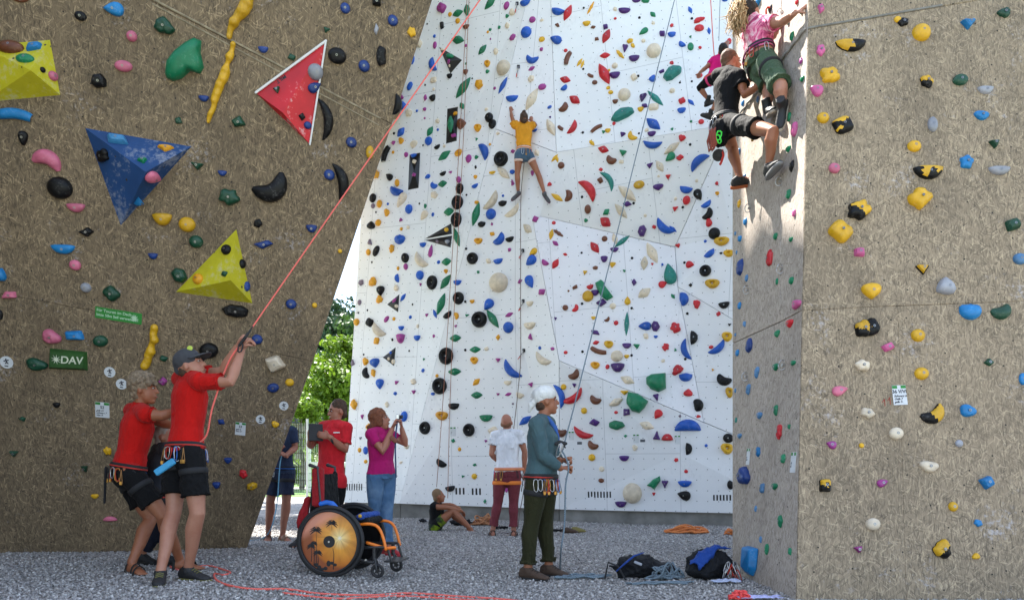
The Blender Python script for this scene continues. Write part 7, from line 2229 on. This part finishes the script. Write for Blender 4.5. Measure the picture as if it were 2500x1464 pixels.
for side, (ao, nm) in enumerate(((0, 'near'), (.52, 'far'))):
    c = NC + AX * ao
    w_ = obj('wheel', torus(c, .288, .018, AX, 56), RUB, wc, smooth=True)
    obj('rim', torus(c, .262, .012, AX, 48, 8, 1.2), SHOEK, w_, smooth=True)
    obj('push_rim', torus(c - AX * (.04 if side == 0 else -.04), .262, .009, AX, 48, 8), SHOEK, w_, smooth=True)
    k = 48
    sd_ = -1 if side == 0 else 1
    V = [c + (FW * math.cos(2 * math.pi * i / k) + UPZ * math.sin(2 * math.pi * i / k)) * r_ + AX * sd_ * z for r_, z in ((.256, .012), (.06, .018), (.255, -.002)) for i in range(k)]
    Fc = [(i, (i + 1) % k, (i + 1) % k + k, i + k) for i in range(k)] + [tuple(range(2 * k - 1, k - 1, -1))] + [(i + 2 * k, (i + 1) % k + 2 * k, (i + 1) % k, i) for i in range(k)]
    uvs = [((p - c).dot(FW) / .256, (p - c).dot(UPZ) / .256) for p in V]
    dd = obj('wheel_cover', (V, Fc), SUNP if side == 0 else BLK, w_, uv=uvs)
    obj('hub_cap', tube([c + AX * sd_ * .012, c + AX * sd_ * .026], .05, 24), SHOEK, w_)
    obj('hub_bolt', tube([c + AX * sd_ * .025, c + AX * sd_ * .031], .008, 12), STEEL, w_)
    if side == 0:
        for cx, cy, tp, sc in ((.02, .0, .15, .055), (-.12, -.19, .09, .06), (-.165, -.17, -.045, .04), (-.105, -.21, -.1, .045), (.04, -.24, -.04, .0), (-.14, -.2, -.02, .035)):
            if sc: palm(w_, cx, cy, tp, sc, c - AX * .008, AX)
        q = lambda x, y: c - AX * .0155 + FW * x + UPZ * y
        obj('palm_print', limb([q(.035, -.23), q(.04, -.1), q(.03, -.05)], [.004, .0035, .003], 5), SHOEK, w_)
        obj('shore_print', comb(*[ell(q(-.12 + i * .028, -.2 - .02 * math.sin(i) - .008 * i * (i < 4) + .0), FW * .02, AX * .002, UPZ * (.018 + .008 * math.sin(i * 2)), 8, 4) for i in range(7)]), SHOEK, w_)
ORF = plain('frame_orange', (.85, .2, .01), .35)
BKF = plain('frame_black', (.02, .02, .022), .4)
for ax_ in (.08, .44):
    obj('frame_tube', limb(smooth_path([Lc(.0, ax_, .4), Lc(.2, ax_, .44), Lc(.33, ax_, .45), Lc(.4, ax_, .42), Lc(.44, ax_, .34), Lc(.465, ax_, .24)], 4), .0135, 8), ORF, wc, smooth=True)
    obj('frame_tube', limb([Lc(.02, ax_, .27), Lc(.22, ax_, .25), Lc(.46, ax_, .255)], .013, 8), BKF, wc, smooth=True)
    obj('backrest_tube', limb([Lc(-.1, ax_, .38), Lc(-.13, ax_, .7), Lc(-.15, ax_, .93), Lc(-.22, ax_, .95)], [.012, .012, .012, .016], 8), BKF, wc, smooth=True)
obj('lower_frame', limb([Lc(.1, .08, .26), Lc(.2, .1, .14), Lc(.34, .1, .12)], .016, 8), BKF, wc, smooth=True)
for i, fx in enumerate((.06, .12, .18, .24, .3)):
    obj('frame_bolt', tube([Lc(fx, .05, .15 + .02 * (i % 2)), Lc(fx, .04, .15 + .02 * (i % 2))], .008, 10), STEEL, wc)
obj('axle', tube([NC, NC + AX * .52], .016, 10), BKF, wc)
obj('seat', box(Lc(.1, .26, .47), .42, .36, .06, Matrix.Rotation(math.atan2(FW.y, FW.x), 3, 'Z'), bev=.02), BLK, wc)
obj('seat_cushion', remesh([limb([Lc(.24, .08, .51), Lc(.25, .44, .51)], [.045, .045], 10)], .01, 1, wavy(.006, 25, 2)), BAGB, wc, smooth=True)
obj('yellow_knob', ell(Lc(.25, .04, .52), FW * .018, AX * .012, UPZ * .016, 10, 6), hm('y'), wc, smooth=True)
obj('backrest', remesh([limb([Lc(-.11, .1, .46), Lc(-.14, .1, .88)], [.03, .028], 8), limb([Lc(-.11, .42, .46), Lc(-.14, .42, .88)], [.03, .028], 8), box(Lc(-.125, .26, .66), .04, .34, .44, Matrix.Rotation(math.atan2(FW.y, FW.x), 3, 'Z'))], .012, 2, wavy(.004, 20, 4)), BLK, wc, smooth=True)
RD = fabric('cloth_darkred', (.3, .015, .02))
obj('red_panel', box(Lc(-.155, .1, .76), .10, .05, .34, Matrix.Rotation(math.atan2(FW.y, FW.x), 3, 'Z'), bev=.015), RD, wc)
obj('side_guard', limb(smooth_path([Lc(-.1, .03, .62), Lc(-.02, .03, .63), Lc(.05, .03, .56), Lc(.08, .03, .46), Lc(.08, .03, .38)], 4), [.02] * 5 + [.03] * 12, 8, asp=.35, ref=FW), plain('guard_blue', (.015, .14, .6), .4), wc, smooth=True)
obj('guard_yellow', limb([Lc(-.03, .045, .56), Lc(.0, .045, .48)], [.025, .03], 8, asp=.4), hm('y'), wc, smooth=True)
obj('footplate', box(Lc(.5, .26, .13), .13, .3, .014, Matrix.Rotation(math.atan2(FW.y, FW.x), 3, 'Z'), bev=.004), BKF, wc)
for ax_ in (.12, .4):
    obj('footrest_tube', limb([Lc(.465, ax_, .25), Lc(.48, ax_, .2), Lc(.5, ax_, .135)], .011, 8), BKF, wc, smooth=True)
obj('footrest_bar', limb([Lc(.3, .08, .29), Lc(.46, .1, .245), Lc(.53, .12, .25)], .014, 8), ORF, wc, smooth=True)
for ax_, fx in ((.03, .41), (.42, .44)):
    c = Lc(fx, ax_, .062)
    cw = obj('caster_wheel', torus(c, .047, .014, AX, 28, 8), RUB, wc, smooth=True)
    obj('caster_spokes', comb(tube([c - AX * .008, c + AX * .008], .018, 12), *[tube([c, c + (FW * math.cos(a) + UPZ * math.sin(a)) * .042], .006, 6) for a in [i * 2 * math.pi / 5 for i in range(5)]]), BKF, cw)
    for s_ in (-1, 1):
        obj('caster_fork', limb([c + AX * .022 * s_, c + AX * .022 * s_ + UPZ * .075 - FW * .01, Lc(fx - .03, ax_, .17)], [.009, .009, .012], 8), BKF, wc, smooth=True)
    obj('caster_stem', tube([Lc(fx - .03, ax_, .15), Lc(fx - .03, ax_, .25)], .016, 10), BKF, wc)
bc = Lc(-.2, .26, .45)
bp = thing('backpack', 'black and dark red backpack hung on the back of the wheelchair', 'backpack', tuple(bc))
lump([ell(bc, FW * .12, AX * .17, UPZ * .25), ell(bc - UPZ * .12 - FW * .02, FW * .11, AX * .16, UPZ * .14)], BLK, 'bag_body', bp, amp=.01, seed=6)
lump([limb([bc - FW * .08 + UPZ * .2 - AX * .1, bc - FW * .12 - AX * .12, bc - FW * .1 - UPZ * .17 - AX * .1], [.05, .07, .05], 8)], RD, 'red_side', bp, amp=.008, seed=7)

# ---------------------------------------------------------------- say which hold is which
LANDMARKS = []
for o in SC.objects:
    if o.parent is None and o.get('category') == 'climbing volume':
        pass
def lab_holds():
    used = set()
    LM = {
     'white': [(1218, 690, 'the biggest cream ball'), (1544, 1203, 'the lowest big cream ball'), (1596, 125, 'the upper cream ball'), (1524, 232, 'the lower cream ball pair'), (1230, 167, 'the top left cream ball'),
               (1280, 340, 'the orange shirted climber'), (1224, 389, 'the ring hold by the orange climber'), (1641, 179, 'the teal rock hold'), (1521, 279, 'the lower teal rock hold'),
               (1104, 306, 'the black volume with green leaf'), (1011, 418, 'the tall black volume by the wall edge'), (1098, 149, 'the top black triangle'), (1075, 580, 'the black arrow volume'), (964, 741, 'the upper black arrowhead'), (954, 871, 'the lower black arrowhead'),
               (1601, 934, 'the large green sloper'), (1555, 982, 'the second large green sloper'), (1475, 708, 'the green boot shaped hold'), (1330, 975, 'the white cap'), (1235, 1030, 'the bald head'), (925, 1020, 'the woman taking a picture'), (1755, 160, 'the pink shirted climber'),
               (1744, 570, 'the black ball on the wall edge'), (1722, 661, 'the black ring by the yellow eye hold'), (1635, 670, 'the tall teal drop hold'), (1530, 790, 'the long thin teal hold'), (1679, 1043, 'the wide blue arch hold'), (1074, 942, 'the lowest big black ring'), (1171, 780, 'the black ring beside the green leaf'),
               (1435, 464, 'the large red crescent'), (1131, 215, 'the long green leaf'), (1162, 523, 'the upright green leaf'), (1077, 742, 'the steep green leaf'), (1250, 902, 'the long blue crescent'), (1475, 181, 'the longest red leaf'), (1358, 372, 'the fold where three panels meet'), (1463, 1206, 'the middle vent slots'), (862, 1188, 'the left vent slots'), (1763, 1214, 'the right vent slots')],
     'left': [(60, 172, 'the yellow square volume'), (325, 420, 'the blue volume'), (560, 680, 'the yellow triangle volume'), (725, 230, 'the red volume'), (450, 150, 'the big green blob hold'), (545, 200, 'the long yellow snake hold'), (290, 770, 'the green text plaque'), (165, 877, 'the green DAV block'), (455, 880, 'the grey cap'), (365, 850, 'the beaded yellow hold'), (661, 456, 'the big black jug'), (830, 440, 'the black banana by the rope'), (672, 887, 'the cream slab hold'), (325, 1060, 'the older man in red'), (587, 1046, 'the route card by the edge'), (250, 1000, 'the route card behind the man')],
     'right': [(2076, 114, 'the wide black and yellow moon hold'), (2248, 82, 'the largest yellow ball'), (2095, 515, 'the black and yellow horned hold'), (2243, 486, 'the three lobed yellow hold'), (2050, 567, 'the broad yellow hold'), (2114, 803, 'the black knob with yellow top'), (2196, 964, 'the route card'), (2276, 1009, 'the curved black and yellow hold'), (2367, 755, 'the blue smiling hold'), (2308, 703, 'the grey fin hold'), (2265, 423, 'the second black and yellow moon'), (2298, 1340, 'the lowest black and yellow hold'), (2407, 1177, 'the blue square hold'), (2024, 186, 'the yellow horned hold')],
     'side': [(1833, 1368, 'the blue block'), (1821, 1162, 'the big navy cluster'), (1882, 630, 'the upper red hold'), (1905, 1053, 'the lower red hold'), (1930, 790, 'the middle red hold'), (1832, 843, 'the navy lumpy hold'), (1810, 652, 'the navy rock hold'), (1827, 1114, 'the narrow route card'), (1937, 1128, 'the wide route card'), (1880, 300, 'the black climbing shoes'), (1860, 180, 'the green trousers'), (1949, 742, 'the long pink hold'), (1890, 425, 'the lower black shoe')]}
    def dirw(dx, dy):
        a = math.degrees(math.atan2(-dy, dx)) % 360
        return ['right of', 'above and right of', 'above', 'above and left of', 'left of', 'below and left of', 'below', 'below and right of'][int((a + 22.5) // 45) % 8]
    def rotw(h):
        if h['kind'] in ('leaf', 'stick', 'drop', 'arc'):
            r = h['rot'] % 180
            if h['kind'] == 'arc': r = (r + 90) % 180
            return 'upright ' if 60 < r < 120 else ('' if r < 25 or r > 155 else 'tilted ')
        return ''
    for h in sorted(HOLDS, key=lambda h: -h['big']):
        o = h['o']
        c = HC[h['col'][0]][0] if len(h['col']) == 1 else 'black and yellow'
        b = h['big']
        size = 'tiny' if b < 0.055 else 'small' if b < 0.1 else 'medium' if b < 0.17 else 'big' if b < 0.3 else 'very big'
        o['category'] = 'climbing hold'
        o['group'] = 'climbing holds on the ' + WN[h['wall']]
        if h.get('lab'): o['label'] = h['lab']; used.add(h['lab']); continue
        cand = sorted(LM[h['wall']], key=lambda l: (l[0] - h['px']) ** 2 + (l[1] - h['py']) ** 2)
        noun = NOUN[h['kind']]
        # neighbours of another colour or shape
        nb = sorted((g for g in HOLDS if g is not h and g['wall'] == h['wall'] and g['big'] > 0.05), key=lambda g: (g['px'] - h['px']) ** 2 + (g['py'] - h['py']) ** 2)[:7]
        done = False
        for g in nb:
            gc = HC[g['col'][0]][0] if len(g['col']) == 1 else 'black and yellow'
            l = cand[0] if math.hypot(cand[0][0] - h['px'], cand[0][1] - h['py']) > 4 else cand[1]
            for lb in (f"{size} {rotw(h)}{c} {noun} hold {dirw(h['px']-l[0], h['py']-l[1])} {l[2]}",
                       f"{rotw(h)}{c} {noun} hold {dirw(h['px']-g['px'], h['py']-g['py'])} a {gc} {NOUN[g['kind']]} one, near {l[2]}",
                       f"{c} {noun} hold {dirw(h['px']-g['px'], h['py']-g['py'])} {gc} {NOUN[g['kind']]} one, near {cand[1][2]}"):
                if lb not in used and len(lb.replace('-', ' ').split()) <= 16:
                    o['label'] = lb; used.add(lb); done = True; break
            if done: break
        if not done:
            o['label'] = f"{size} {c} {noun} hold on the {WN[h['wall']]}"
lab_holds()
for me in list(bpy.data.meshes):
    if me.users == 0: bpy.data.meshes.remove(me)
